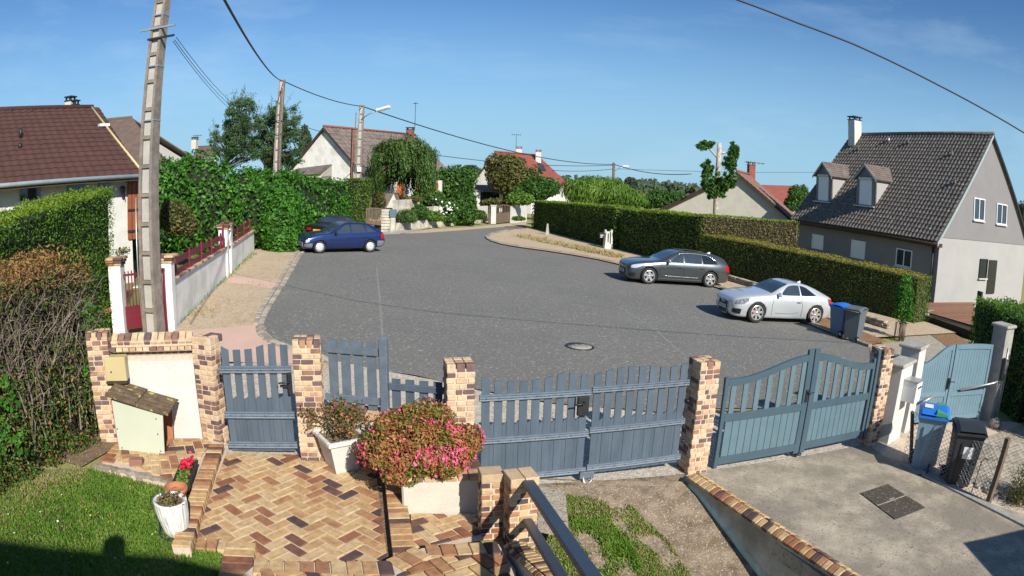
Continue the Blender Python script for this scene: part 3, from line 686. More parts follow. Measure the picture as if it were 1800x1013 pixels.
b = MB(); b.box((.0, dep/2+.01, tl.z/2), (.02, dep-.03, tl.z-.06)); obj('side_board', b, 'terracotta', HU)
b = MB(); b.box((hw/2, dep/2, .05), (hw, dep-.05, .04)); obj('floor_board', b, 'wood_dark', HU)
b = MB(); b.box((hw*.45, dep*.6, .3), (hw*.3, .18, .35), ch=.02); obj('meter_block', b, 'terracotta', HU)
sl_ = math.atan2(tl.z-tr.z, tr.x-tl.x)
def tile(x0, x1, zoff, y0, y1):
    b = MB(); n = 26; cols = []
    for i in range(n+1):
        yy = y0+(y1-y0)*i/n; wv = .016*abs(sin(i/n*pi*5.0))
        cols.append((yy, wv))
    vs = []
    for xx, up in ((x0, 0), (x1, 0)):
        for yy, wv in cols:
            z = tl.z+.035-(xx-tl.x)*math.tan(sl_)+zoff+wv; vs.append((xx, yy, z))
    for xx in (x0, x1):
        for yy, wv in cols: z = tl.z+.012-(xx-tl.x)*math.tan(sl_)+zoff+wv*.8; vs.append((xx, yy, z))
    m = n+1; fs = [(i, i+1, m+i+1, m+i) for i in range(n)]+[(2*m+i, 3*m+i, 3*m+i+1, 2*m+i+1) for i in range(n)]
    fs += [(i, 2*m+i, 2*m+i+1, i+1) for i in range(n)]+[(m+i, m+i+1, 3*m+i+1, 3*m+i) for i in range(n)]+[(0, m, 3*m, 2*m), (m-1, 3*m-1, 4*m-1, 2*m-1)]
    b.add(vs, fs); return b
obj('roof_tile', tile(tl.x-.06, tl.x+.40, .03, -.10, dep+.02), 'tile_moss', HU)
obj('roof_tile', tile(tl.x+.34, hw+.17, .0, -.06, dep+.03), 'tile_moss', HU)

# ================================================================== GATES
def plank(parent, x, w, y, z0, z1a, z1b, th=.022, mat='paint_slate', name='picket'):
    b = MB(); b.hexa([(x-w/2, y, z0), (x+w/2, y, z0), (x+w/2, y+th, z0), (x-w/2, y+th, z0)], [(x-w/2, y, z1a), (x+w/2, y, z1b), (x+w/2, y+th, z1b), (x-w/2, y+th, z1a)])
    return obj(name, b, mat, parent)
def lerp(tb, x):
    for (a, va), (b_, vb) in zip(tb, tb[1:]):
        if x <= b_: return va+(vb-va)*(x-a)/(b_-a)
    return tb[-1][1]
def woodleaf(T, x0, x1, n, top, lowtop, slats, y=.03, rails=((1.19, .085), (.62, .085), (.085, .085)), bot=.02):
    W = (x1-x0); p = W/n
    for i in range(n):
        cx = x0+(i+.5)*p; w_ = p*slats
        plank(T, cx, w_, y, bot, lerp(top, cx-w_/2), lerp(top, cx+w_/2))
        if i < n-1:
            gx = cx+p/2; lt = lowtop+rng.uniform(-.01, .01); plank(T, gx, p-w_-.006, y+.004, bot, lt-.02, lt+.02, name='infill_board')
    for z, hgt in rails:
        b = MB(); cz = z
        prof = [(-.032, -.5), (-.045, -.36), (-.032, -.18), (-.05, 0), (-.032, .2), (-.045, .36), (-.028, .5), (0, .5), (0, -.5)]
        b.prism([(x0-.005, y+a, cz+c*hgt) for a, c in prof], (W+.01, 0, 0)); obj('rail', b, 'paint_rail', T)
        bb = MB()
        for i in range(n): bb.lathe([(0, -.006), (.008, -.003), (.008, .004)], 6, (x0+(i+.5)*p, y-.046, z), 0, 'Y')
        stuff(obj('bolt_heads', bb, 'metal_dark', T))
# single gate
Fm, W = frame(G(404, 796), G(524, 802)); T = thing('garden_gate', 'small slate grey wooden picket gate between two brick pillars', 'gate', mat=Fm)
woodleaf(T, .0, W, 6, [(0, 1.53), (.12, 1.46), (.45, 1.47), (.62, 1.53), (.82, 1.54), (1.2, 1.48)], .80, .62, rails=((1.20, .10), (.56, .10), (.12, .10)))
b = MB(); b.box((W-.02, -.03, 1.02), (.06, .04, .3), ch=.006); obj('lock_box', b, 'metal_dark', T)
b = MB(); b.tube([(W-.02, -.05, 1.06), (W-.02, -.10, 1.06), (W-.17, -.11, 1.05)], .012, 6); obj('handle', b, 'metal_dark', T)
b = MB(); b.box((W-.1, -.01, .98), (.12, .03, .03)); obj('latch', b, 'metal_dark', T)
# fence panels either side of the blue post
Fm, W = frame(gp(-2.42, 7.84), gp(-.74, 7.66)); iv = Fm.inverted(); nn = Fm.to_3x3() @ Vector((0, 1, 0))
def lp(px, py): return iv @ Vp(px, py, Fm.translation, nn)
T = thing('picket_fence_panel', 'tall slate blue fence panel of four pickets beside the brick pillar', 'fence', mat=Fm)
a, c = lp(567, 618), lp(664, 618); zt = (a.z+c.z)/2; zb = (lp(570, 706).z+lp(668, 706).z)/2; x0, x1 = max(.0, a.x-.02), c.x
for i in range(4):
    cx = x0+(x1-x0)*(i+.62)/4.2; plank(T, cx, .125, .03, zb-.10, zt+.13, zt+.13, mat='paint_rail')
for z in (zt+.01, zb+.03): b = MB(); b.box(((x0+x1)/2, .015, z), (x1-x0+.03, .035, .10), ch=.006); obj('rail', b, 'paint_rail', T)
P = lp(673, 597); T2 = thing('fence_post', 'square slate blue fence post with pointed top beside the azalea', 'post', mat=Fm @ Matrix.Translation((P.x, .02, 0)))
b = MB(); b.box((0, 0, P.z/2), (.105, .105, P.z), ch=.008); b.add([(-.05, -.05, P.z), (.05, -.05, P.z), (.05, .05, P.z), (-.05, .05, P.z), (0, 0, P.z+.05)], [(0, 1, 4), (1, 2, 4), (2, 3, 4), (3, 0, 4)]); obj('post_body', b, 'paint_rail', T2)
T = thing('picket_fence_panel', 'low slate blue fence panel of three pickets behind the azalea', 'fence', mat=Fm)
zt2 = lp(720, 683).z; x0, x1 = P.x+.06, lp(781, 683).x
for i in range(4): plank(T, x0+(x1-x0)*(i+.5)/4, .115, .03, zt2-.55, zt2+.10, zt2+.10)
for z in (zt2, zt2-.45): b = MB(); b.box(((x0+x1)/2, .015, z), (x1-x0, .035, .09), ch=.006); obj('rail', b, 'paint_slate', T)
# low wall under the fence
T = thing('low_brick_wall', 'low wall with tan brick coping under the slate fence panels', 'wall', mat=Fm)
zc = lp(620, 725).z; b = MB(); b.box((W/2, .06, zc/2-.1), (W, .16, zc+.1)); obj('wall_core', b, 'render_cream', T)
for i in range(9): brick(T, ((i+.5)*W/9, .04, zc+.0), (round(W/9-.012, 3), .26, .07), Matrix.Rotation(R(10), 3, 'X'), 'brick_pale')
# wooden double gate
Fm, W = frame(G(842, 853), G(1196, 829)); T = thing('double_gate', 'slate grey wooden double gate with scalloped pickets across the ramp', 'gate', mat=Fm)
mid = W*.497
woodleaf(T, .0, mid-.012, 9, [(0, 1.46), (.2, 1.40), (.5, 1.37), (.8, 1.40), (1.1, 1.47), (1.3, 1.42), (1.6, 1.40)], .83, .64)
woodleaf(T, mid+.012, W-.04, 9, [(0, 1.40), (mid, 1.40), (mid+.25, 1.47), (mid+.6, 1.50), (mid+.9, 1.47), (2.5, 1.44), (2.75, 1.47), (3, 1.52)], .80, .64, rails=((1.22, .085), (.66, .085), (.115, .085)))
b = MB(); b.box((mid-.12, -.03, 1.03), (.15, .05, .26), ch=.006); obj('lock_box', b, 'metal_dark', T)
b = MB(); b.tube([(mid-.12, -.05, 1.08), (mid-.12, -.11, 1.08), (mid-.27, -.12, 1.08)], .012, 6); obj('handle', b, 'metal_dark', T)
b = MB(); b.box((mid, -.035, .03), (.20, .04, .10), ch=.006); obj('drop_bolt', b, 'paint_rail', T)
b = MB(); b.tube([(mid-.05, -.05, .02), (mid-.05, -.07, -.06), (mid, -.08, -.09), (mid+.06, -.07, -.05), (mid+.05, -.05, 0)], .014, 8); obj('ground_stop', b, 'galvanised', T)
for z in (.35, .95): b = MB(); b.tube([(W-.03, .0, z), (W+.0, .05, z)], .02, 8); obj('hinge', b, 'metal_dark', T)
# teal aluminium gate
A0, B0 = G(1252, 826), G(1514, 786); Fm, W = frame(A0, B0); T = thing('double_gate', 'teal aluminium double gate with arched top rail and slatted upper half', 'gate', mat=Fm)
iv = Fm.inverted(); nn = Fm.to_3x3() @ Vector((0, 1, 0)); mid = (iv @ Vp(1402, 808, A0, nn)).x
print('teal gate W', W, 'mid', mid)
def arch(x): # height of the top rail's upper edge
    d = abs(x-mid)/(mid if x < mid else W-mid); t = min(1, d); return 1.38+.26*(.5+.5*cos(pi*min(1, t*1.12)))
def railcurve(x0, x1, f, hgt, y0, y1, mat, name='top_rail'):
    b = MB(); n = 18; up = [(x0+(x1-x0)*i/n, y0, f(x0+(x1-x0)*i/n)) for i in range(n+1)]; lo_ = [(x, y, z-hgt) for x, y, z in up]
    for i in range(n):
        a, c, d, e = lo_[i], lo_[i+1], up[i+1], up[i]; k = y1-y0
        b.add([a, c, d, e]+[(q[0], q[1]+k, q[2]) for q in (a, c, d, e)], [(0, 1, 2, 3), (7, 6, 5, 4), (3, 2, 6, 7), (0, 4, 5, 1)])
    obj(name, b, mat, T)
for x0, x1, si in ((.02, mid-.01, 0), (mid+.01, W-.02, 1)):
    st_l, st_r = (x0+.03, x1-.055) if si == 0 else (x0+.055, x1-.03)
    for xx, ww, zz in ((st_l, .06 if si == 0 else .11, 1.40 if si == 0 else 1.70), (st_r, .11 if si == 0 else .06, 1.70 if si == 0 else 1.44)):
        b = MB(); b.box((xx, .03, zz/2+.01), (ww, .055, zz), ch=.005); obj('stile', b, 'paint_teal_dark', T)
    a, c = x0+.06, x1-.06
    railcurve(a, c, arch, .10, .004, .05, 'paint_teal_dark')
    for z, hh_ in ((.80, .12), (.12, .12)): b = MB(); b.box(((a+c)/2, .027, z), (c-a, .045, hh_), ch=.004); obj('rail', b, 'paint_teal_dark', T)
    n = 11; aa, ccx = a+.04, c-.04
    for i in range(n):
        cx = aa+(ccx-aa)*(i+.5)/n; w_ = (ccx-aa)/n-.006; b = MB(); b.box((cx, .03, .46), (w_, .02, .56), ch=.004); obj('panel_board', b, 'paint_teal', T)
    n = 7
    for i in range(n):
        cx = a+(c-a)*(i+.5)/n; b = MB(); ztop = arch(cx)-.09; b.box((cx, .027, (.86+ztop)/2), (.085, .022, ztop-.86)); obj('slat', b, 'paint_teal', T)
b = MB(); b.box((mid-.055, .0, .98), (.05, .03, .2), ch=.004); obj('lock_plate', b, 'metal_dark', T)
b = MB(); b.tube([(mid-.055, -.01, 1.04), (mid-.055, -.05, 1.04), (mid+.05, -.055, 1.04)], .01, 6); obj('handle', b, 'metal_dark', T)
b = MB(); b.lathe([(0, .0), (.06, .0), (.06, .03), (0, .03)], 12, (mid, .02, -.02)); obj('ground_stop', b, 'metal_dark', T)
T = thing('gate_post', 'slim teal metal post fixed to the brick pillar right of the teal gate', 'post', mat=Fm @ Matrix.Translation((W+.03, .02, 0)))
b = MB(); b.box((0, 0, .78), (.07, .07, 1.56), ch=.006); b.box((.01, .03, 1.575), (.09, .1, .03)); obj('post_body', b, 'paint_teal_dark', T)
for z in (.3, 1.2): b = MB(); b.box((-.04, 0, z), (.04, .04, .08)); obj('hinge', b, 'metal_dark', T)

# ================================================================== retaining wall with brick coping
A0, B0 = Vector((2.56, 7.72, 0)), Vector((4.05, 4.1, 0)); A0.z, B0.z = gz(A0.x), gz(B0.x)
Fm, W = frame(A0, B0); RW = thing('retaining_wall', 'stained retaining wall with sloping brick coping along the concrete driveway', 'wall', mat=Fm)
zA, zB = 0, B0.z-A0.z
b = MB(); b.hexa([(-.1, -.08, -1.9), (W, -.08, -1.9), (W, .10, -1.9), (-.1, .10, -1.9)], [(-.1, -.08, .07), (W, -.08, .07+zB), (W, .10, .07+zB), (-.1, .10, .07)]); obj('wall_face', b, 'stucco_dirty', RW)
n = 40
for i in range(n):
    x = (i+.5)*W/n; z = zB*x/W; t = rng.uniform(-.004, .004)
    brick(RW, (x, -.055, z+.115+t), (round(W/n-.014, 3), .13, .06), Matrix.Rotation(R(24), 3, 'X'), 'brick_paver')
    brick(RW, (x, .07, z+.112+t), (round(W/n-.014, 3), .13, .06), Matrix.Rotation(R(-26), 3, 'X'), 'brick_paver')
b = MB(); b.hexa([(0, -.09, .05), (W, -.09, .05+zB), (W, .12, .05+zB), (0, .12, .05)], [(0, -.06, .11), (W, -.06, .11+zB), (W, .09, .11+zB), (0, .09, .11)]); obj('coping_bed', b, 'mortar', RW)
# square cover in the driveway
c4 = [G(x, y, .014) for x, y in ((1512, 868), (1560, 852), (1626, 893), (1573, 914))]; cen = sum(c4, Vector())/4
T = thing('inspection_cover', 'square rusty steel inspection cover set in the stained concrete driveway', 'manhole cover', cen)
b = MB(); b.prism([v-cen for v in c4], (0, 0, .012)); obj('cover_plate', b, 'cover_dark', T)
b = MB(); m1, m2 = (c4[0]+c4[3])/2-cen, (c4[1]+c4[2])/2-cen; d = (m2-m1); n_ = d.cross(Vector((0, 0, 1))).normalized()*.006
b.prism([m1-n_+Vector((0, 0, .012)), m2-n_+Vector((0, 0, .012)), m2+n_+Vector((0, 0, .012)), m1+n_+Vector((0, 0, .012))], (0, 0, .006)); obj('joint_bar', b, 'gravel_grey', T)
b = MB(); b.tube([(-.06, .05, .016), (.0, .03, .022), (.07, .06, .016)], .012, 6); obj('lifting_ring', b, 'mark_worn', T)

# ================================================================== house steps: small pillars, rails, planter
ya = math.atan2(.06, .26)
pillar(G(845, 947), ya, .25, .22, .80, 'short brick pillar left of the steps with a tan brick top', 'short brick pillars at the steps', cap=False, name='stair_pillar', mat='brick_paver')
pillar(G(894, 964), R(19), .32, .27, .85, 'taller short pillar at the steps carrying the two dark rails', 'short brick pillars at the steps', cap=False, name='stair_pillar', mat='brick_paver')
for o, (w_, d_, h_, k) in zip([o for o in C.objects if o.name.startswith('stair_pillar')], ((.25, .22, .80, 1), (.32, .27, .85, 2))):
    for i in range(k): brick(o, (w_*(i+.5)/k, d_/2, h_-.05), (round(w_/k-.008, 3), d_, .10), None, 'brick_tan')
P2 = G(894, 964); e1 = G(1045, 1020, 1.22); e2 = G(990, 1020, .80)
s1 = Vector(P2)+Matrix.Rotation(R(19), 3, 'Z') @ Vector((.19, .0, .80)); s2 = Vector(P2)+Matrix.Rotation(R(19), 3, 'Z') @ Vector((.20, .0, .33))
def barbox(a, c, w_, h_, ext=1.6):
    d = (c-a); c2 = a+d*ext; L_ = (c2-a).length; q = d.to_track_quat('X', 'Z').to_matrix(); b = MB(); b.box((a+c2)/2, (L_, w_, h_), q, ch=.012); return b
T = thing('stair_railing', 'pair of dark blue painted metal handrails sloping down to the brick pillar', 'handrail', s1)
obj('upper_rail', barbox(s1, e1, .125, .06), 'rail_blue', T, world=True)
obj('lower_rail', barbox(s2, e2, .105, .055), 'rail_blue', T, world=True)
# wall beside the steps with rounded brick coping
A, B = G(905, 962, .10), G(985, 1030, .42); B = A+(B-A)*1.5
T = thing('stair_wall', 'low rendered wall with rounded brick coping running up beside the steps', 'wall', A)
b = MB(); d = (B-A); n_ = Vector((d.y, -d.x, 0)).normalized()*.11; dn = Vector((0, 0, -1.6))
b.hexa([A-n_+dn, A+n_+dn, B+n_+dn, B-n_+dn], [A-n_, A+n_, B+n_, B-n_]); obj('wall_core', b, 'render_cream', T, world=True)
q = d.to_track_quat('X', 'Z').to_matrix(); n = int(d.length/.085)
for i in range(n):
    c = A+d*((i+.5)/n)-A; up = q @ Vector((0, 0, 1))
    brick(T, c+up*.035, (.07, .15, .075), q, 'brick_paver')
    for s_ in (-1, 1): brick(T, c+up*.02+q @ Vector((0, s_*.095, 0)), (.07, .06, .065), q @ Matrix.Rotation(-s_*R(35), 3, 'X'), 'brick_paver')
# pebble strip beside it
b = MB(); b.sheet([gp(.36, 6.3, .012), gp(.42, 7.5, .012), gp(.75, 7.4, .012), gp(.72, 6.2, .0)]); struct('pebble_strip', b, 'gravel_grey')
# planter
Fm, W = frame(G(716, 905), G(842, 905)); T = thing('stucco_planter', 'cream stucco planter box holding the pink azalea', 'planter', mat=Fm)
hp = .46; b = MB(); b.box((W/2-.02, .48, hp/2-.1), (W+.06, .96, hp+.2), ch=.02); obj('planter_body', b, 'render_cream', T)
for i in range(7): brick(T, ((i+.5)*(W+.06)/7-.05, .09, hp+.0), (round((W+.06)/7-.012, 3), .20, .06), None, 'brick_pale')
for i in range(3): brick(T, (W+.0, .3+.22*i, hp+.0), (.12, .2, .06), None, 'brick_mix')
b = MB(); b.box((W/2, .55, hp+.0), (W-.1, .7, .05)); obj('soil', b, 'soil', T)
# ================================================================== left neighbour's white wall, columns, maroon slats
def whitewall(A, B, h0, h1, label):
    Fm, W = frame(A, B); T = thing('garden_wall', label, 'wall', mat=Fm); dz = B.z-A.z
    b = MB(); b.hexa([(0, .0, -.3), (W, .0, dz-.3), (W, .2, dz-.3), (0, .2, -.3)], [(0, 0, h0), (W, 0, h1+dz), (W, .2, h1+dz), (0, .2, h0)]); obj('wall_body', b, 'render_bright', T)
    n = int(W/.25)
    for i in range(n):
        t = (i+.5)/n; brick(T, (W*t, .09, (h0+(h1-h0)*t)+dz*t+.035), (round(W/n-.015, 3), .30, .06), Matrix.Rotation(R(-10), 3, 'X'), 'brick_pale')
    return T, Fm, W, dz
def column(P, h, w, label, yaw_=0, cap=True):
    T = thing('gate_column', label, 'pillar', P, yaw_, 'white rendered columns with brick caps'); b = MB(); b.box((0, 0, h/2-.1), (w, w, h+.2), ch=.01); obj('column_body', b, 'render_bright', T)
    for j in range(3):
        ww = w+.06+.05*j; n = 3
        for i in range(n):
            for e in range(2): brick(T, (ww*((i+.5)/n-.5), ww*(.5 if e else -.5)*.5*1.0, h+.03+.065*j), (round(ww/n-.01, 3), round(ww/2-.01, 3), .055), None, 'brick_mix')
    return T
WA, WB, WC = G(304, 581), G(400, 487), G(447, 441)
u1 = (WB-WA); u1.z = 0; u1.normalize(); yw1 = math.atan2(u1.y, u1.x)
T, Fm, W, dz = whitewall(WA+u1*.3, WB-u1*.1, 1.12, 1.02, 'long white rendered wall with brick coping and maroon slats by the concrete pole')
TF = thing('slat_fence', 'maroon slat fence on the long white wall nearest the concrete pole', 'fence', mat=Fm, group='maroon slat fences on the white wall')
def slatfence(TF, W, h0, dz, x0, x1):
    for z in (.14, .44):
        b = MB(); b.hexa([(x0, .08, h0+z+dz*x0/W-.09), (x1, .08, h0+z+dz*x1/W-.09), (x1, .11, h0+z+dz*x1/W-.09), (x0, .11, h0+z+dz*x0/W-.09)], [(x0, .08, h0+z+dz*x0/W+.08), (x1, .08, h0+z+dz*x1/W+.08), (x1, .11, h0+z+dz*x1/W+.08), (x0, .11, h0+z+dz*x0/W+.08)]); obj('slat', b, 'paint_maroon', TF)
    n = max(2, int((x1-x0)/1.7))
    for i in range(n+1):
        x = x0+(x1-x0)*(i+.3)/(n+.6); b = MB(); b.box((x, .06, h0+.30+dz*x/W), (.07, .05, .64)); obj('upright', b, 'paint_maroon', TF)
slatfence(TF, W, 1.12, dz-.10, .1, W-.3)
b = MB(); b.lathe([(0, -.03), (.26, -.03), (.26, .02), (0, .02)], 20, (W-.42, .03, 1.22+dz), 0, 'Y'); b.box((W-.42, .03, 1.6+dz), (.12, .05, .6)); obj('round_plate', b, 'paint_maroon', TF)
T, Fm, W, dz = whitewall(WB+u1*.45, WC, .98, .92, 'short white rendered wall with maroon slats running into the laurel hedge')
TF = thing('slat_fence', 'maroon slat fence on the farther white wall ending in the laurel', 'fence', mat=Fm, group='maroon slat fences on the white wall')
slatfence(TF, W, .98, dz, .1, W-.5)
nl = Vector((-u1.y, u1.x, 0))
column(WA+u1*.12+nl*.1, 1.62, .34, 'white gate column with brick cap right of the concrete utility pole', yw1)
column(WB-u1*.05+nl*.1, 1.70, .34, 'white column with brick cap at the near side of the narrow opening', yw1)
column(WB+u1*.75+nl*.1, 1.70, .34, 'white column with brick cap at the far side of the narrow opening', yw1)
GL = G(212, 588)
column(GL+Vector((-.05, .1, 0)), 1.62, .34, 'white gate column against the hedge left of the concrete utility pole', yw1)
b = MB(); T = thing('planter_ledge', 'small brick ledge with a houseplant on the white gate column', 'ledge', GL+Vector((-.25, -.28, .62))); b.box((0, 0, 0), (.3, .22, .10), ch=.01); obj('ledge_body', b, 'terracotta', T)
# maroon gate between the columns, opened inwards
Fm, W = frame(GL+Vector((.16, .1, 0)), WA+Vector((-.1, .15, 0))); T = thing('garden_gate', 'maroon barred gate half hidden behind the concrete utility pole', 'gate', mat=Fm)
b = MB(); b.box((W/2, 0, .35), (W, .03, .5)); obj('lower_panel', b, 'paint_maroon', T)
for i in range(14): b = MB(); x = .05+(W-.1)*i/13; b.box((x, 0, .6+.42), (.025, .025, .95-.12*abs(i/13-.5))); obj('bar', b, 'paint_maroon', T)
for z in (.62, 1.38): b = MB(); b.box((W/2, 0, z), (W, .035, .05)); obj('rail', b, 'paint_maroon', T)
b = MB(); T = thing('gate_post', 'thin maroon post against the white column by the concrete pole', 'post', G(294, 583)); b.box((0, 0, .75), (.05, .05, 1.5)); b.box((0, -.02, 1.5), (.08, .07, .04)); obj('post_body', b, 'paint_maroon', T)
b = MB(); T = thing('gate_post', 'thin maroon post in the narrow opening of the white wall', 'post', WB+u1*.3+nl*.05); b.box((0, 0, .8), (.06, .06, 1.6)); b.box((0, 0, 1.6), (.08, .08, .03)); obj('post_body', b, 'paint_maroon', T)

# ================================================================== utility poles
def zat(P, px, py): 
    d = ray(px, py); s = math.hypot(P.x, P.y)/math.hypot(d.x, d.y); return HC+d.z*s
def concrete_pole(P, H, w0, w1, label, lean=(0, 0), yw=0, panels=True, group='concrete utility poles'):
    T = thing('utility_pole', label, 'utility pole', P, yw, group)
    n = int(H/.62); b = MB()
    ax = lambda z: (lean[0]*z/H, lean[1]*z/H)
    wz = lambda z: w0+(w1-w0)*z/H
    f = MB()
    for sx in (-1, 1):
        for k in range(n):
            z0, z1 = H*k/n, H*(k+1)/n
            q = []
            for z in (z0, z1):
                w_ = wz(z); cx, cy = ax(z); q.append([(cx+sx*w_/2, cy-w_*.45), (cx+sx*w_*.30, cy-w_*.45), (cx+sx*w_*.30, cy+w_*.45), (cx+sx*w_/2, cy+w_*.45)])
            f.hexa([(*p, z0) for p in q[0]], [(*p, z1) for p in q[1]])
    obj('flanges', f, 'concrete_pole', T)
    for k in range(n):
        z0, z1 = H*k/n, H*(k+1)/n-.10; w_ = wz(z0); cx, cy = ax((z0+z1)/2)
        p = MB(); p.box((cx, cy, (z0+z1)/2), (w_*.62, w_*.60, z1-z0)); obj('web_panel', p, 'concrete_panel', T)
        p = MB(); cx, cy = ax(z1+.05); w2 = wz(z1); p.box((cx, cy, z1+.05), (w2*.62, w2*.86, .08)); obj('rung', p, 'concrete_pole', T)
    return T, ax
P1 = G(272, 589); H1 = 9.2
lx = .0
T1, ax1 = concrete_pole(P1, H1, .44, .30, 'large near concrete utility pole with recessed panels and steel cross arms', (-.04, .05), R(0))
for z, l_, off, mm in ((zat(P1, 285, 51), 1.05, .02, 'galvanised'), (zat(P1, 285, 69), .78, .16, 'metal_dark')):
    z -= P1.z; cx, cy = ax1(z); b = MB(); b.box((cx+off+.02, cy-.16, z), (l_, .05, .045)); b.box((cx+off+.02, cy-.13, z+.02), (l_, .05, .008)); obj('cross_arm', b, mm, T1)
for z in (zat(P1, 275, 117), zat(P1, 268, 212), zat(P1, 282, 27)):
    b = MB()
    z -= P1.z; cx, cy = ax1(z); wv = .44-.14*z/H1; b.box((cx, cy, z), (wv+.02, wv*.92, .03)); obj('steel_band', b, 'galvanised', T1)
b = MB(); b.tube([(-.24, -.15, 0), (-.28, -.15, 1.6), (-.30, -.14, 3.2)], .018, 6); obj('conduit', b, 'galvanised', T1)
P2p = G(484, 428); H2 = zat(P2p, 493, 140)-P2p.z
T2p, ax2 = concrete_pole(P2p, H2, .42, .30, 'second concrete utility pole rising out of the laurel hedge', (.12, .1), R(10))
z = zat(P2p, 488, 213)-P2p.z; b = MB(); b.box((.25, -.15, z), (1.1, .04, .04)); obj('cross_arm', b, 'metal_dark', T2p)
b = MB(); b.box((.25, -.15, z-.7), (1.0, .03, .03)); obj('cross_arm', b, 'metal_dark', T2p)
b = MB(); b.tube([(.16, -.16, 1.5), (.18, -.16, H2-.5)], .05, 6); obj('conduit', b, 'wood_post', T2p)
P3p = G(628, 392); H3 = zat(P3p, 634, 185)-P3p.z
T3p, ax3 = concrete_pole(P3p, H3, .5, .36, 'third utility pole carrying the white street lamp', (.1, .1), R(5))
z = zat(P3p, 636, 210)-P3p.z
arm = [(.15, -.1, z), (.7, -.3, z+.35), (1.5, -.5, z+.62)]; b = MB(); b.tube(arm, .04, 8); obj('lamp_arm', b, 'galvanised', T3p)
b = MB(); q = Vector((.93, -.2, .22)).to_track_quat('X', 'Z').to_matrix(); b.box((1.85, -.58, z+.74), (1.2, .42, .24), q, ch=.09); obj('lamp_head', b, 'white_plastic', T3p)
b = MB(); b.box((.12, -.24, H3-5.0), (.32, .12, .36), ch=.01); obj('meter_box', b, 'white_plastic', T3p)
b = MB(); b.tube([(-.3, -.12, .4), (-.3, -.1, H3-.6)], .03, 6); obj('conduit', b, 'wood_post', T3p)
PB = gp(-11.9, 43, 0); d = ray(618, 228); hb = zat(PB, 618, 228)-PB.z
bx = Yp(618, 300, 49); hb = Yp(618, 228, 49).z-gz(bx.x); T = thing('wooden_pole', 'slim reddish brown timber pole standing left of the lamp pole', 'utility pole', gp(bx.x, 49)); b = MB(); b.tube([(0, 0, -.1), (0, 0, hb)], [.13, .11], 8); obj('pole_shaft', b, 'wood_rust', T)
b = MB(); b.tube([(0, 0, hb-.02), (0, 0, hb+.04)], [.12, .12], 8); obj('pole_cap', b, 'metal_dark', T)
Y4 = 95; t4 = Yp(1079, 286, Y4); T4 = thing('wooden_pole', 'distant dark utility pole with a street lamp behind the bamboo', 'utility pole', gp(t4.x, Y4)); zt4 = t4.z-gz(t4.x)
b = MB(); b.tube([(0, 0, -.2), (0, 0, zt4)], [.26, .2], 8); obj('pole_shaft', b, 'wood_post', T4)
b = MB(); b.tube([(.1, 0, zt4-1.3), (.9, 0, zt4-.7), (1.6, -.1, zt4-.6)], .05, 6); obj('lamp_arm', b, 'galvanised', T4)
b = MB(); b.box((1.8, 0, zt4-.45), (1.0, .35, .18), ch=.06); obj('lamp_head', b, 'white_plastic', T4)
b = MB(); b.box((0, 0, zt4-.3), (.7, .08, .08)); obj('cross_arm', b, 'wood_post', T4)
def cable(label, pts, r, sag=0, n=24, name='overhead_cable', group=None):
    A_, B_ = Vector(pts[0]), Vector(pts[-1]); P = []
    for i in range(n+1): t = i/n; p = A_.lerp(B_, t); P.append(p-Vector((0, 0, sag*4*t*(1-t))))
    b = MB(); b.tube(P, r, 6); o = obj(name, b, 'cable'); tag(o, label, 'cable', group); return o
top2 = Vector(P2p)+Vector((.22, .0, H2-.1)); top3 = Vector(P3p)+Vector((.15, 0, H3-.1)); top4 = gp(t4.x, Y4)+Vector((0, 0, zt4-.25))
e1c = CAM+ray(398, -12)*9.5
cable('thick black cable rising from the second concrete pole to the top of the view', [top2, CAM+ray(350, -85)*7.2], .022, .35)
cable('thick cable sagging from the second concrete pole to the lamp pole', [top2, top3], .03, .25)
cable('long cable from the lamp pole down to the distant wooden pole', [top3, top4], .045, 1.4)
for k, (dy, sg) in enumerate(((0, .9), (-1.0, 1.2))): pass
a5 = Yp(760, 272, 80); cable('upper thin cable running into the distant wooden pole from the left', [a5, top4+Vector((0, 0, -.15))], .04, .7, group=None)
a6 = Yp(860, 284, 85); cable('lower thin cable running into the distant wooden pole from the left', [a6, top4+Vector((0, 0, -.7))], .035, .8)
cable('thin cable descending right from the distant wooden pole to the gable house', [top4, Yp(1215, 306, 84)], .05, .6)
cable('faint horizontal cable crossing the sky behind the pollarded tree', [Yp(1085, 297, 120), Yp(1440, 303, 120)], .035, .5)
cable('thin cable from the second pole to the white gable house', [Vector(P2p)+Vector((.7, -.15, zat(P2p, 488, 213)-P2p.z)), Yp(600, 236, 52)], .018, .2)
# top right cable
cp = [Vector(P1)+Vector((-.2, .05, 8.9)), Vector((-3.0, 10.55, 8.05)), Vector((.6, 9.1, 7.25)), Vector((2.89, 8.81, 6.8)), Vector((4.25, 8.93, 6.57)), Vector((5.35, 8.98, 6.42)), Vector((7.38, 9.13, 6.1)), Vector((10.42, 9.33, 5.65)), Vector((16, 9.9, 4.9))]
b = MB(); b.tube(cp, .017, 6); tag(obj('overhead_cable', b, 'cable'), 'thick black cable sweeping across the upper right sky', 'cable')
for k, (x_, y_, dx, dy) in enumerate([(322, 78, 4, 6), (326, 76, 0, 4), (334, 72, -4, 0)]):
    cable(['lowest of the three thin wires from the near pole toward the birches', 'middle one of the three thin wires from the near pole toward the birches', 'uppermost of the three thin wires from the near pole toward the birches'][k], [Vector(P1)+Vector((.55+.04*k+ax1(7)[0], -.1, zat(P1, 325, y_)-P1.z)), gp(-13.5, 30)+Vector((.1*k, 0, 7.15+.12*k-.8))], .008, .25, name='service_wire', group='thin wires from the near pole toward the birch trees')

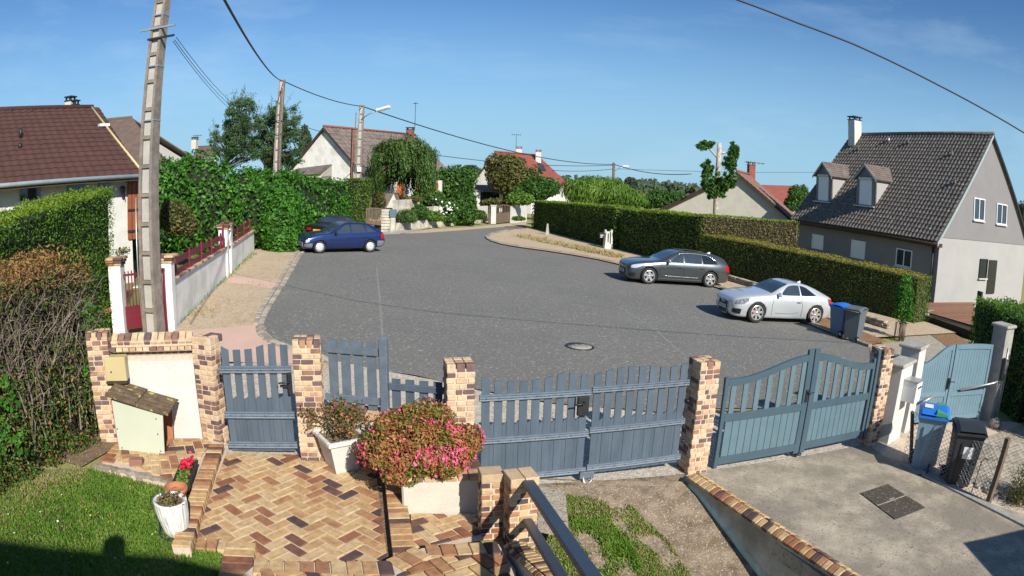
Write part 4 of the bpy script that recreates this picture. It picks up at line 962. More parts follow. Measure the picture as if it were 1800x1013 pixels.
# ================================================================== houses
def roof_sheet(O, u, s, LU, LS, pu, ps, amp, mat, parent, name='roof_tiles', seg=6, lip=.035, thick=.06, lean=None):
    """tiled roof plane: O eave corner, u along the eave, s up the slope (unit vectors); rows overlap"""
    u = Vector(u); s = Vector(s); n = u.cross(s).normalized()
    if n.z < 0: n = -n
    nr = max(1, int(round(LS/ps))); nc = max(1, int(round(LU/pu))); b = MB()
    for r in range(nr):
        s0, s1 = LS*r/nr, LS*(r+1)/nr+.02; m = nc*seg; V = []
        for (ss, up) in ((s0, lip), (s1, 0)):
            for i in range(m+1):
                wv = amp*(.5-.5*cos(2*pi*i/seg)); V.append(Vector(O)+u*(LU*i/m)+s*ss+n*(up+wv))
        for i in range(m+1): V.append(Vector(O)+u*(LU*i/m)+s*s0+n*(-.01))
        k = m+1; fs = [(i, i+1, k+i+1, k+i) for i in range(m)]+[(2*k+i, 2*k+i+1, i+1, i) for i in range(m)]
        b.add(V, fs)
    b.hexa([Vector(O)-n*thick, Vector(O)+u*LU-n*thick, Vector(O)+u*LU+s*LS-n*thick, Vector(O)+s*LS-n*thick], [Vector(O)-n*.012, Vector(O)+u*LU-n*.012, Vector(O)+u*LU+s*LS-n*.012, Vector(O)+s*LS-n*.012])
    o = obj(name, b, mat, parent, world=True, recalc=False); o['kind'] = 'stuff'; return o
def wallbox(parent, b4, z0, z1, mat, name='wall'):
    b = MB(); b.hexa([(p.x, p.y, z0) for p in b4], [(p.x, p.y, z1) for p in b4]); return obj(name, b, mat, parent, world=True)
def window(parent, c, u, n, w_, h_, frame_mat='shutter_white', pane='glass_win', shutter=False, mull=1, depth=.03, sill=True):
    """c: centre on wall, u along wall, n outward"""
    u = Vector(u); n = Vector(n); rot = Matrix((u, n, Vector((0, 0, 1)))).transposed()
    f = MB(); t = .06
    for s_ in (-1, 1): f.box(Vector(c)+u*(s_*(w_/2-t/2))+n*depth, (t, .07, h_), rot); f.box(Vector(c)+Vector((0, 0, s_*(h_/2-t/2)))+n*depth, (w_-2*t, .07, t), rot)
    for k in range(mull): f.box(Vector(c)+u*(w_*((k+1)/(mull+1)-.5))+n*depth, (t, .06, h_-2*t), rot)
    fo = obj('window', f, frame_mat, parent, world=True)
    p = MB(); p.box(Vector(c)+n*(depth-.02), (w_-2*t, .02, h_-2*t), rot); obj('pane' if not shutter else 'roller_shutter', p, 'shutter_white' if shutter else pane, fo, world=True)
    if sill: p = MB(); p.box(Vector(c)+n*(depth+.04)-Vector((0, 0, h_/2+.04)), (w_+.1, .14, .06), rot); obj('sill', p, 'render_white', fo, world=True)
    return fo
def chimney(parent, c, w_, d_, h, mat='render_white', cap='metal_dark', rz=0):
    b = MB(); rt = Matrix.Rotation(rz, 3, 'Z'); b.box(Vector(c)+Vector((0, 0, h/2)), (w_, d_, h), rt); o = obj('chimney', b, mat, parent, world=True)
    p = MB(); p.box(Vector(c)+Vector((0, 0, h+.25)), (w_+.12, d_+.12, .07), rt)
    for sx in (-1, 1):
        for sy in (-1, 1): p.box(Vector(c)+rt @ Vector((sx*w_*.38, sy*d_*.38, h+.11)), (.09, .09, .22), rt)
    p.box(Vector(c)+Vector((0, 0, h+.02)), (w_+.1, d_+.1, .05), rt); obj('chimney_cap', p, cap, o, world=True); return o
def antenna(P, h, label, k=5, dirn=(1, 0, 0), w_=.9):
    T = thing('roof_antenna', label, 'antenna', P); b = MB(); b.tube([(0, 0, 0), (0, 0, h)], .03, 6); obj('mast', b, 'metal_dark', T)
    d = Vector(dirn).normalized(); e = d.cross(Vector((0, 0, 1))); b = MB(); b.tube([d*-w_*.5+Vector((0, 0, h)), d*w_*.5+Vector((0, 0, h))], .022, 5)
    for i in range(k): p = d*w_*((i+.5)/k-.5)+Vector((0, 0, h)); b.tube([p-e*.28, p+e*.28], .018, 5); b.tube([p-Vector((0, 0, .12)), p+Vector((0, 0, .12))], .016, 5)
    obj('aerial', b, 'metal_dark', T); return T

# ---- large grey house on the right
c0 = G(1634, 537); e0 = Zp(1648, 416, c0.z+3.6); W2 = az2(78); U2 = Vector((-W2.y, W2.x, 0)); E0 = Vector((e0.x, e0.y, 0))
ap = Vp(1742, 236, e0, U2); hw2 = (ap-e0).dot(W2); ridge_z = ap.z; L_ev = (Vp(1395, 383, e0, W2)-e0).dot(U2); ez = e0.z; Ln2 = L_ev
print('house R', hw2, ridge_z, ez, L_ev)
T = thing('grey_house', 'large grey house with steep dark tiled roof and two shuttered dormers', 'house', (E0.x, E0.y, c0.z))
gzb = c0.z-.6; CA, CB = E0, E0+W2*(2*hw2); CC_, CD = CB+U2*Ln2, E0+U2*Ln2
ins = .25; wa, wb_, wc, wd = CA+W2*ins, CB-W2*ins, CC_-W2*ins-U2*.2, CD+W2*ins-U2*.2
wa = wa+U2*.05; wb_ = wb_+U2*.05
wallbox(T, [wa, wb_, wc, wd], gzb, ez-.02, 'render_grey', 'side_walls')
b = MB(); b.prism([wa-U2*.04+Vector((0, 0, gzb)), wb_-U2*.04+Vector((0, 0, gzb)), wb_-U2*.04+Vector((0, 0, ez-.05)), wa-U2*.04+Vector((0, 0, ez-.05))], U2*.03); obj('gable_lower_wall', b, 'render_light', T, world=True)
sr = (ridge_z-ez)/hw2
b = MB(); g0 = [E0+W2*ins-U2*.02, E0+W2*hw2-U2*.02, E0+W2*(2*hw2-ins)-U2*.02]
b.prism([g0[0]+Vector((0, 0, ez-.03)), g0[2]+Vector((0, 0, ez-.03)), g0[2]+Vector((0, 0, ez+ins*sr-.1)), g0[1]+Vector((0, 0, ridge_z-.14)), g0[0]+Vector((0, 0, ez+ins*sr-.1))], U2*.10); obj('gable_upper_wall', b, 'render_grey', T, world=True)
b = MB(); b.prism([g0[0]+U2*Ln2+Vector((0, 0, ez-.03)), g0[2]+U2*Ln2+Vector((0, 0, ez-.03)), g0[1]+U2*Ln2+Vector((0, 0, ridge_z-.14))], -U2*.10); obj('rear_gable_wall', b, 'render_grey', T, world=True)
slope = Vector((W2.x*hw2, W2.y*hw2, ridge_z-ez)); LS = slope.length; sN = slope/LS
eo = Vector((E0.x, E0.y, ez))-U2*.18-sN*.35
roof_sheet(eo, U2, sN, Ln2+.3, LS+.35, .30, .345, .055, 'roof_dark', T)
s2_ = Vector((-W2.x*hw2, -W2.y*hw2, ridge_z-ez)).normalized(); eo2 = Vector((CB.x, CB.y, ez))-U2*.18-s2_*.35
roof_sheet(eo2, U2, s2_, Ln2+.3, LS+.35, .30, .345, .055, 'roof_dark', T)
b = MB(); b.tube([ap-U2*.25+Vector((0, 0, .03)), ap+U2*(Ln2+.1)+Vector((0, 0, .03))], .12, 8); obj('ridge_tiles', b, 'roof_dark', T, world=True)
b = MB(); b.prism([eo+Vector((0, 0, -.03))-U2*.02, ap+Vector((0, 0, .02))-U2*.20, ap+Vector((0, 0, -.2))-U2*.20, eo+Vector((0, 0, -.26))-U2*.02], -U2*.05); obj('verge_board', b, 'verge_grey', T, world=True)
b = MB(); b.prism([eo2+Vector((0, 0, -.03))-U2*.02, ap+Vector((0, 0, .02))-U2*.20, ap+Vector((0, 0, -.2))-U2*.20, eo2+Vector((0, 0, -.26))-U2*.02], -U2*.05); obj('verge_board', b, 'metal_dark', T, world=True)
b = MB(); b.tube([eo-W2*.02+Vector((0, 0, -.12)), eo+U2*(Ln2+.3)+Vector((0, 0, -.12))], .09, 8); obj('gutter', b, 'wood_dark', T, world=True)
b = MB(); b.prism([eo+Vector((0, 0, -.1)), eo+W2*.55+Vector((0, 0, -.1)), eo+W2*.55+Vector((0, 0, -.3)), eo+Vector((0, 0, -.3))], U2*(Ln2+.3)); obj('soffit', b, 'wood_dark', T, world=True)
dp_ = wa+W2*-.09+U2*.35; b = MB(); b.tube([Vector((dp_.x, dp_.y, ez-.2)), Vector((dp_.x, dp_.y, gzb))], .06, 8); obj('downpipe', b, 'metal_dark', T, world=True)
def gw(px0, py0, px1, py1, **k):
    a = Vp(px0, py0, e0-U2*.02, U2); c = Vp(px1, py1, e0-U2*.02, U2); window(T, (a+c)/2, W2, -U2, abs((c-a).dot(W2)), abs(c.z-a.z), **k)
gw(1712, 347, 1729, 389); gw(1752, 357, 1768, 396); gw(1723, 455, 1733, 489, mull=0, pane='glass_dark', frame_mat='metal_dark')
a, c = Vp(1738, 457, e0-U2*.02, U2), Vp(1748, 516, e0-U2*.02, U2); b = MB(); rot = Matrix((W2, -U2, Vector((0, 0, 1)))).transposed(); b.box((a+c)/2-U2*.01, (1.0, .06, abs(c.z-a.z)), rot); obj('door', b, 'car_black', T, world=True)
P_w = e0+W2*ins
def sw(px0, py0, px1, py1, **k):
    a = Vp(px0, py0, P_w, W2); c = Vp(px1, py1, P_w, W2); window(T, (a+c)/2, U2, -W2, abs((c-a).dot(U2)), abs(c.z-a.z)*k.pop('hs', 1), **k)
sw(1429, 411, 1447, 440, shutter=True, mull=0, sill=False); sw(1498, 421, 1520, 457, shutter=True, mull=0, sill=False); sw(1577, 436, 1602, 472)
# dormers
Nr = U2.cross(sN).normalized()
for (bl, br, tipx, tipy, lab) in (((1434, 353), (1461, 356), 1446, 285, 0), ((1505, 360), (1538, 364), 1520, 289, 1)):
    def onroof(px, py): d = ray(px, py); return CAM+d*(Nr.dot(e0-CAM)/Nr.dot(d))
    A_, B_ = onroof(*bl), onroof(*br); cu = ((A_+B_)/2-e0).dot(U2); z0 = (A_.z+B_.z)/2; wd_ = max(1.25, abs((A_-B_).dot(U2))*1.02); fu = ((A_+B_)/2-e0).dot(W2)
    FP = e0+U2*cu+W2*fu; FP.z = z0; tip = Vp(tipx, tipy, FP, W2); hz = tip.z-z0; eh = hz*.70
    back = (ridge_z-ez)/hw2; dl = (hz+.1)/back+.2
    D = []
    dp2 = lambda a_, w__, z_: FP+U2*a_+W2*w__+Vector((0, 0, z_))
    b = MB(); b.prism([dp2(-wd_/2, 0, -.1), dp2(wd_/2, 0, -.1), dp2(wd_/2, 0, eh), dp2(0, 0, hz-.08), dp2(-wd_/2, 0, eh)], W2*.1); dm = obj('dormer', b, 'render_grey', T, world=True)
    for s_ in (-1, 1):
        b = MB(); dd = (eh)/back; b.prism([dp2(s_*wd_/2, 0, -.1), dp2(s_*wd_/2, 0, eh), dp2(s_*wd_/2, dd+.1, eh)], U2*(-.08*s_)); obj('dormer_cheek', b, 'render_light', dm, world=True)
        ov = wd_/2+.22; rs = Vector(dp2(0, 0, hz)-dp2(s_*wd_/2, 0, eh)); rs.normalize(); base = dp2(s_*wd_/2, -.2, eh)-rs*.26
        roof_sheet(base, W2, rs, dl+.2, (dp2(0, 0, hz)-dp2(s_*wd_/2, 0, eh)).length+.26, .25, .22, .03, 'roof_grey_pink', dm, 'dormer_roof', seg=4)
        b = MB(); pA, pB = dp2(0, -.21, hz+.02), base+Vector((0, 0, .0)); b.prism([pA, pB, pB-Vector((0, 0, .16)), pA-Vector((0, 0, .18))], -W2*.03); obj('dormer_verge', b, 'verge_grey', dm, world=True)
    rot = Matrix((U2, -W2, Vector((0, 0, 1)))).transposed()
    b = MB(); b.box(dp2(0, -.03, eh*.46), (wd_*.62, .05, eh*.86), rot); obj('roller_shutter', b, 'shutter_white', dm, world=True)
    b = MB(); b.box(dp2(0, -.08, eh*.93), (wd_*.66, .12, .16), rot); obj('shutter_box', b, 'render_white', dm, world=True)
    b = MB(); b.box(dp2(0, -.1, -.03), (wd_*1.05, .22, .07), rot); obj('dormer_sill', b, 'render_white', dm, world=True)
cch = ap+U2*(Ln2-.9)-W2*.5; cch.z = ridge_z-1.6
chimney(T, cch, .75, .75, 2.6, 'render_white', 'metal_dark', math.atan2(W2.y, W2.x))
for px, py, mt in ((1562, 250, 'galvanised'), (1596, 254, 'roof_dark'), (1678, 325, 'roof_dark'), (1673, 274, 'roof_dark'), (1508, 266, 'roof_dark')):
    d = ray(px, py); P = CAM+d*(Nr.dot(e0-CAM)/Nr.dot(d)); b = MB(); b.tube([P-Nr*.05*(-1 if Nr.z < 0 else 1), P+Vector((0, 0, .32))], [.12, .07], 8); b.lathe([(.12, .32), (0, .40)], 8, P); obj('roof_vent', b, mt, T, world=True)
# deck in front of it
T = thing('timber_deck', 'raised reddish timber deck at the foot of the grey house', 'deck', gp(21, 25.5))
dk = [G(1608, 533, .35), G(1634, 540, .35), G(1712, 532, .35), G(1714, 583, .35), G(1640, 557, .35), G(1600, 548, .35)]
b = MB(); b.prism([v-Vector((0, 0, .04)) for v in dk], (0, 0, -1.3)); obj('deck_base', b, 'core_brown', T, world=True)
dA, dB = dk[0], dk[2]; du = (dB-dA); du.z = 0; du.normalize(); dv = Vector((du.y, -du.x, 0)); rg = [(p.x, p.y) for p in dk]
if area(rg) < 0: rg = rg[::-1]
hull = [dk[0], dk[2], dk[3], dk[5]]; rgh = [(p.x, p.y) for p in hull]
if area(rgh) < 0: rgh = rgh[::-1]
for k in range(60):
    o_ = dA+dv*(k*.15-.6); q = [(o_+du*-2).to_2d(), (o_+du*9).to_2d(), (o_+du*9+dv*.135).to_2d(), (o_-du*2+dv*.135).to_2d()]; Q = [(p.x, p.y) for p in q]
    if area(Q) < 0: Q = Q[::-1]
    for e in range(4):
        Q = clip(Q, rgh[e], rgh[(e+1) % 4])
        if len(Q) < 3: break
    if len(Q) < 3: continue
    b = MB(); b.prism([gp(x, y, .34) for x, y in Q], (0, 0, .03)); obj('deck_board', b, 'deck_wood', T, world=True)
b = MB(); T = thing('deck_screen', 'narrow black panel post at the right end of the timber deck', 'screen', G(1713, 590, 0)); b.box((0, 0, .8), (.10, .30, 2.0)); obj('screen_panel', b, 'metal_dark', T)

# ---- left houses with brown roofs
Ee = CAM+ray(247, 300)*(22/math.hypot(ray(247, 300).x, ray(247, 300).y)); wdir = az2(-147.6); wn = Vector((-wdir.y, wdir.x, 0))   # wn points back from the wall
if wn.dot(Vector((Ee.x, Ee.y, 0))) < 0: wn = -wn
T = thing('brown_roofed_house', 'white house at the far left under a wide chocolate brown tiled roof', 'house', (Ee.x, Ee.y, .4))
Rr = Vp(160, 190, Ee+wn*5, wn); print('left house ridge', Rr, Ee); rise = Rr.z-Ee.z
# keep eave level
sv = (wn*5+Vector((0, 0, rise))); LSv = sv.length; svn = sv/LSv
roof_sheet(Ee-svn*.3+wdir*-.0, wdir, svn, 15, LSv+.3, .34, .37, .03, 'roof_brown', T, seg=4)
sv2 = (-wn*5+Vector((0, 0, rise))).normalized(); roof_sheet(Ee+wn*10, wdir, sv2, 15, LSv, .34, .6, .03, 'roof_brown', T, seg=4)
wq = [Ee+wn*.45, Ee+wn*.45+wdir*15, Ee+wn*9.5+wdir*15, Ee+wn*9.5]; wq = [p-wdir*-.15 if i in (0, 3) else p for i, p in enumerate(wq)]
wallbox(T, wq, -.6, Ee.z-.02, 'render_white')
b = MB(); b.prism([Ee+wn*.5+wdir*.15+Vector((0, 0, -.05)), Ee+wn*9.5+wdir*.15+Vector((0, 0, -.05)), Ee+wn*5+wdir*.15+Vector((0, 0, rise-.12))], wdir*.1); obj('gable_wall', b, 'render_white', T, world=True)
b = MB(); b.tube([Ee-svn*.32+Vector((0, 0, -.03)), Ee-svn*.32+wdir*15+Vector((0, 0, -.03))], .075, 8); obj('gutter', b, 'verge_grey', T, world=True)
b = MB(); b.prism([Ee-svn*.28+Vector((0, 0, -.08)), Ee+wn*.5+Vector((0, 0, -.08)), Ee+wn*.5+Vector((0, 0, -.2)), Ee-svn*.28+Vector((0, 0, -.2))], wdir*15); obj('soffit', b, 'wood_dark', T, world=True)
b = MB(); b.tube([Rr+Vector((0, 0, .02))+wdir*-.1, Rr+Vector((0, 0, .02))+wdir*15], .12, 8); obj('ridge_tiles', b, 'roof_brown', T, world=True)
b = MB(); b.tube([Ee-svn*.3+Vector((0, 0, .06)), Rr+Vector((0, 0, .06))], .05, 6); obj('verge_flashing', b, 'box_beige', T, world=True)
PW = Ee+wn*.45; wrot = Matrix((wdir, -wn, Vector((0, 0, 1)))).transposed()
def lw(px0, py0, px1, py1, name, mat, dd=.03, ex=0):
    a = Vp(px0, py0, PW, wn); c = Vp(px1, py1, PW, wn); b = MB(); b.box((a+c)/2-wn*dd, (abs((c-a).dot(wdir)), .08, abs(c.z-a.z)), wrot); return obj(name, b, mat, T, world=True)
lw(29, 315, 75, 325, 'lintel', 'wood_dark', .05); wv_ = lw(35, 325, 70, 350, 'window', 'glass_dark'); lw(115, 313, 151, 322, 'lintel', 'wood_dark', .05); lw(118, 322, 148, 350, 'window', 'glass_dark'); lw(171, 312, 195, 320, 'lintel', 'wood_dark', .05); lw(173, 320, 193, 350, 'window', 'glass_dark')
lw(221, 311, 246, 319, 'lintel', 'wood_dark', .05)
for k in range(3):
    sh = lw(224+k*7.2, 319, 230.6+k*7.2, 420, 'shutter_board', 'shutter_red', .05)
for yy in (368, 405): lw(223, yy, 244, yy+1.4, 'shutter_hinge', 'metal_dark', .1)
LT = thing('wall_lantern', 'black wall lantern beside the red brown shutter', 'lamp', Vp(214, 335, PW, wn)-wn*.12); b = MB(); b.lathe([(0, -.25), (.05, -.2), (.09, .05), (.13, .08), (.02, .16), (0, .16)], 8); b.tube([(0, 0, -.05), (.0, .1, -.1), (.02, .12, -.35)], .02, 5); obj('lantern_body', b, 'metal_dark', LT)
for px, py, hh_ in ((35, 262, .35), (36, 243, .6), (19, 197, .2), (55, 197, .2)):
    Nl = wdir.cross(svn).normalized(); d = ray(px, py); P = CAM+d*(Nl.dot(Ee-CAM)/Nl.dot(d)); b = MB(); b.tube([P, P+Vector((0, 0, hh_*.6))], [.09, .06], 6); obj('roof_vent', b, 'metal_dark', T, world=True)
Nl = wdir.cross(svn).normalized(); d = ray(182, 224); P = CAM+d*(Nl.dot(Ee-CAM)/Nl.dot(d)); b = MB(); b.box(P+Vector((0, 0, .08)), (.45, .3, .1), wrot); obj('roof_vent', b, 'white_plastic', T, world=True)
# second roof behind
Y2 = 26.0; EB = Yp(300, 291, Y2); RB = Yp(232, 207, Y2+.0)
T = thing('taupe_roofed_house', 'second house with faded taupe roof and chimney behind the brown roof', 'house', (EB.x, EB.y, .4))
wd2 = az2(-105); sb = RB-EB; dback = Vector((-.0, .0, 0)); hz_ = RB.z-EB.z
# ridge runs along wd2; eave end EB; slope from eave up to ridge
bk = Vector((-wd2.y, wd2.x, 0)); bk = bk if bk.y > 0 else -bk
RB = Vp(232, 207, EB+bk*4.6, bk); sb = RB-EB; rdir = (bk*4.6+Vector((0, 0, RB.z-EB.z))); LB_ = rdir.length
b = MB(); off = RB-(EB+rdir); e1_ = EB; r1_ = RB; b.prism([e1_, r1_, r1_+wd2*13, e1_+wd2*13], (0, 0, -.08)); obj('roof', b, 'roof_taupe', T, world=True)
b = MB(); b.prism([e1_+bk*9.2, r1_, r1_+wd2*13, e1_+wd2*13+bk*9.2], (0, 0, -.08)); obj('roof', b, 'roof_taupe', T, world=True)
b = MB(); b.tube([r1_, r1_+wd2*13], .1, 6); obj('ridge_tiles', b, 'roof_taupe', T, world=True)
wallbox(T, [e1_+bk*.5+wd2*.5, e1_+wd2*12+bk*.5, e1_+wd2*12+bk*8.7, e1_+bk*8.7+wd2*.5], -.4, e1_.z-.05, 'render_cream')
b = MB(); b.prism([e1_+bk*.5+wd2*.5-Vector((0, 0, .06)), e1_+bk*8.7+wd2*.5-Vector((0, 0, .06)), r1_+wd2*.5-Vector((0, 0, .2))], wd2*.1); obj('gable_wall', b, 'render_cream', T, world=True)
b = MB(); b.tube([e1_-Vector((0, 0, .1)), e1_+wd2*13-Vector((0, 0, .1))], .08, 6); obj('gutter', b, 'white_plastic', T, world=True)
cc1 = Vp(123, 186, r1_, bk); chimney(T, cc1-Vector((0, 0, .5)), .5, .5, .75, 'render_cream')
cc1 = Vp(131, 188, r1_, bk); chimney(T, cc1-Vector((0, 0, .5)), .4, .4, .6, 'render_cream')

# ---- white gable house in the centre
def gablehouse(label, apx, yapx, farpx, yfar, eL, eR, zbase, roofmat, wallmat='render_bright', name='gable_house', tiles=None, over=.3, ridge=None, eRov=None):
    A_ = Yp(apx[0], apx[1], yapx); t = ray(*farpx); s_ = yfar/t.y; Bf = CAM+t*s_; Bf.z = A_.z; rd_ = (Bf-A_); Lr = rd_.length; rd_.normalize()
    T = thing(name, label, 'house', (A_.x, A_.y, zbase))
    l = Vp(eL[0], eL[1], A_, rd_); r = Vp(eR[0], eR[1], A_, rd_); pd = Vector((rd_.y, -rd_.x, 0))
    wl, wr = (l-A_).dot(pd), (r-A_).dot(pd); Lp, Rp = A_+pd*wl, A_+pd*wr; Lp.z, Rp.z = l.z, r.z
    print(label[:20], 'len', Lr, 'wl', wl, 'wr', wr, 'apex', A_, 'eaves', l.z, r.z)
    b = MB(); b.prism([A_-Vector((0, 0, .12)), Rp-Vector((0, 0, .12)), Vector((Rp.x, Rp.y, zbase)), Vector((Lp.x, Lp.y, zbase)), Lp-Vector((0, 0, .12))], rd_*(Lr-.2)); obj('wall', b, wallmat, T, world=True)
    for P_, sg in ((Lp, -1), (Rp, 1)):
        sv_ = A_-P_; L2 = sv_.length; sn = sv_/L2; O = P_-rd_*over-sn*.35
        if tiles: roof_sheet(O, rd_, sn, Lr+over*2, L2+.35, tiles[0], tiles[1], tiles[2], roofmat, T, seg=4)
        else: b = MB(); b.prism([O, O+rd_*(Lr+over*2), O+rd_*(Lr+over*2)+sn*(L2+.35), O+sn*(L2+.35)], (0, 0, .1)); obj('roof', b, roofmat, T, world=True)
        b = MB(); b.prism([O-rd_*.02, O-rd_*.02+sn*(L2+.35), O-rd_*.02+sn*(L2+.35)-Vector((0, 0, .22)), O-rd_*.02-Vector((0, 0, .2))], -rd_*.04); obj('verge_board', b, 'wood_dark', T, world=True)
    b = MB(); b.tube([A_-rd_*over+Vector((0, 0, .12)), A_+rd_*(Lr+over)+Vector((0, 0, .12))], .11, 6); obj('ridge_tiles', b, ridge or roofmat, T, world=True)
    return T, A_, rd_, pd, Lr, Lp, Rp
T, A_, rd_, pd, Lr, Lp, Rp = gablehouse('white gable house with weathered pink grey tiled roof behind the willow', (572, 224), 57.5, (728, 238), 71, (516, 294), (640, 303), .2, 'roof_grey_pink', tiles=(.6, .62, .05), ridge='ridge_red')
cpos = A_+rd_*(Lr-.8); chimney(T, cpos-Vector((0, 0, .3)), .8, .8, .9, 'ridge_red', 'metal_dark')
antenna(cpos+Vector((.5, 0, .6)), 3.0, 'tall thin mast antenna beside the chimney of the white gable house', 2, (0, 1, 0), .5)
# lower extension on its left
b = MB(); q0 = Yp(512, 298, 52); q1 = Yp(572, 290, 52)
TX = thing('lean_to', 'low lean to with pale tiled roof in front of the white gable', 'outbuilding', gp(q0.x, 52)); b.hexa([(q0.x, 51, .3), (q1.x, 51, .3), (q1.x, 54, .3), (q0.x, 54, .3)], [(q0.x, 51, q0.z-.5), (q1.x, 51, q0.z-.5), (q1.x, 54, q1.z), (q0.x, 54, q0.z)]); obj('wall', b, 'render_cream', TX, world=True)
b = MB(); b.prism([(q0.x-.2, 50.8, q0.z-.55), (q1.x, 50.8, q0.z-.45), (q1.x, 54, q1.z), (q0.x-.2, 54, q0.z)], (0, 0, .1)); obj('roof', b, 'roof_grey_pink', TX, world=True)
# its orange door and white shuttered front seen under the willow
Ywf = 60; fr = thing('bungalow_front', 'white front wall with orange door seen under the willow', 'house', gp(-9, Ywf))
qa, qb = Yp(672, 300, Ywf), Yp(776, 356, Ywf); b = MB(); b.box(((qa.x+qb.x)/2, Ywf+.2, 2.0), (qb.x-qa.x, .4, 3.6)); obj('wall', b, 'render_white', fr, world=True)
for x0, x1, mt, nm in ((698, 714, 'wood_orange', 'door'), (677, 692, 'render_grey', 'roller_shutter'), (714, 727, 'shutter_white', 'door_side'), (731, 742, 'shutter_red', 'window_shutter'), (748, 757, 'glass_dark', 'window'), (762, 770, 'shutter_red', 'window_shutter')):
    a, c = Yp(x0, 322, Ywf), Yp(x1, 352, Ywf); b = MB(); b.box(((a.x+c.x)/2, Ywf-.03, (a.z+c.z)/2), (c.x-a.x, .06, a.z-c.z)); obj(nm, b, mt, fr, world=True)
# ---- red roofed house
T, A_, rd_, pd, Lr, Lp, Rp = gablehouse('white house with bright red roof, skylights and two chimneys beyond the trees', (872, 268), 84, (945, 282), 92, (826, 330), (935, 330), -.4, 'roof_red', tiles=(.7, .8, .03))
T = thing('red_roofed_wing', 'red tiled roof wing with skylights and white chimneys in the distance', 'house', Yp(940, 340, 88))
q = [Yp(893, 277, 92), Yp(950, 279, 92), Yp(992, 322, 84), Yp(905, 318, 84)]; b = MB(); b.prism(q, (0, .1, -.25)); obj('roof', b, 'roof_red', T, world=True)
b = MB(); b.prism([q[1], q[2], Yp(992, 322, 84)+Vector((.5, 10, -.2)), q[1]+Vector((1, 7, -2.5))], (0, 0, -.2)); obj('roof', b, 'roof_red', T, world=True)
a, c = Yp(905, 322, 85.5), Yp(990, 350, 85.5); b = MB(); b.hexa([(a.x, 85.6, -1), (c.x, 85.6, -1), (c.x, 94, -1), (a.x, 94, -1)], [(a.x, 85.6, a.z-.1), (c.x, 85.6, a.z-.1), (c.x, 93, a.z-.1), (a.x, 93, a.z-.1)]); obj('wall', b, 'render_white', T, world=True)
for cx_, cy_, dx in ((915, 289, 12), (951, 295, 15)):
    b = MB(); P_ = [Yp(cx_-7, cy_-8, 87.4), Yp(cx_+2, cy_-6, 87.4), Yp(cx_+9, cy_+6, 86.2), Yp(cx_-1, cy_+6, 86.2)]; b.prism(P_, (0, -.15, .1)); obj('skylight', b, 'glass_win', T, world=True)
for px, py, hh_ in ((912, 283, 1.9), (946, 286, 1.7)):
    c = Yp(px, py, 90); chimney(T, c-Vector((0, 0, .2)), .75, .75, hh_, 'render_white', 'ridge_red')
P_ = Yp(907, 262, 90); antenna(P_, 2.0, 'television antenna above the red roofed house', 5, (1, .1, 0), 1.4)
P_ = Yp(1318, 292, 70)
# ---- white gable with rust roof, centre right
T, A_, rd_, pd, Lr, Lp, Rp = gablehouse('cream gable wall with rust tiled roof rising behind the clipped hedge', (1296, 303), 48, (1316, 310), 53.5, (1168, 365), (1390, 384), -1, 'roof_rust', 'render_cream', tiles=(.4, .4, .04))
cpos = Yp(1320, 318, 54); chimney(T, cpos-Vector((0, 0, .6)), .6, .6, 2.0, 'ridge_red', 'roof_rust')
antenna(Yp(1326, 312, 54), 1.3, 'television antenna beside the rust chimney', 5, (1, 0, 0), 2.0)
# ---- distant roofs
for lab, pts, Yd, mt in (('distant brown red tiled roof right of the rust roof', [(1335, 325), (1404, 327), (1408, 362), (1350, 356)], 75, 'roof_red'),
                         ('distant mossy roof peeping over the laurel left of the birch trees', [(345, 257), (380, 255), (385, 272), (340, 275)], 70, 'roof_taupe'),
                         ('distant red roof fragment left of the white gable house', [(512, 281), (525, 280), (525, 293), (512, 294)], 75, 'roof_red')):
    q = [Yp(x, y, Yd+(4 if i < 2 else 0)) for i, (x, y) in enumerate(pts)]; T = thing('distant_house', lab, 'house', (q[3].x, q[3].y, 0))
    b = MB(); b.prism(q, (0, 0, -.3)); obj('roof', b, mt, T, world=True)
    b = MB(); b.hexa([(q[3].x+.4, Yd+.4, -1.5), (q[2].x-.4, Yd+.4, -1.5), (q[2].x-.4, Yd+8, -1.5), (q[3].x+.4, Yd+8, -1.5)], [(q[3].x+.4, Yd+.4, q[3].z-.35), (q[2].x-.4, Yd+.4, q[2].z-.35), (q[1].x-.4, Yd+4, q[2].z-.35), (q[0].x+.4, Yd+4, q[3].z-.35)]); obj('wall', b, 'render_white', T, world=True)
    if Yd == 70: chimney(T, Yp(342, 262, 72), .7, .7, 1.2, 'render_cream'); antenna(Yp(346, 258, 72), 1.4, 'small antenna above the mossy roof near the left utility pole', 4, (1, 0, 0), 1.4)

# ================================================================== white garden wall, planters and gates across the end of the road
def vwall(pts_px, hpx, label, mat='stucco_dirty', name='garden_wall', th=.2, segs=1):
    A_, B_ = G(*pts_px[0]), G(*pts_px[1]); Fm, W = frame(A_, B_); h0 = zat(A_, *hpx[0])-A_.z; h1 = zat(B_, *hpx[1])-A_.z
    T = thing(name, label, 'wall', mat=Fm); b = MB(); dz = B_.z-A_.z; b.hexa([(0, 0, -.2), (W, 0, -.2+dz), (W, th, -.2+dz), (0, th, -.2)], [(0, 0, h0), (W, 0, h1), (W, th, h1), (0, th, h0)]); obj('wall_body', b, mat, T); return T, Fm, W
vwall(((693, 407), (860, 390)), ((693, 393), (862, 376)), 'low front kerb wall of the planted bed across the road end')
T, Fm, W = vwall(((694, 404), (737, 398)), ((694, 352), (733, 350)), 'tall streaked concrete panel wall left of the planted bed', name='concrete_panel_wall')
Am = G(737, 400); 
T = thing('curved_wall', 'wavy topped streaked concrete wall behind the planted bed', 'wall', Am); b = MB(); pts = []
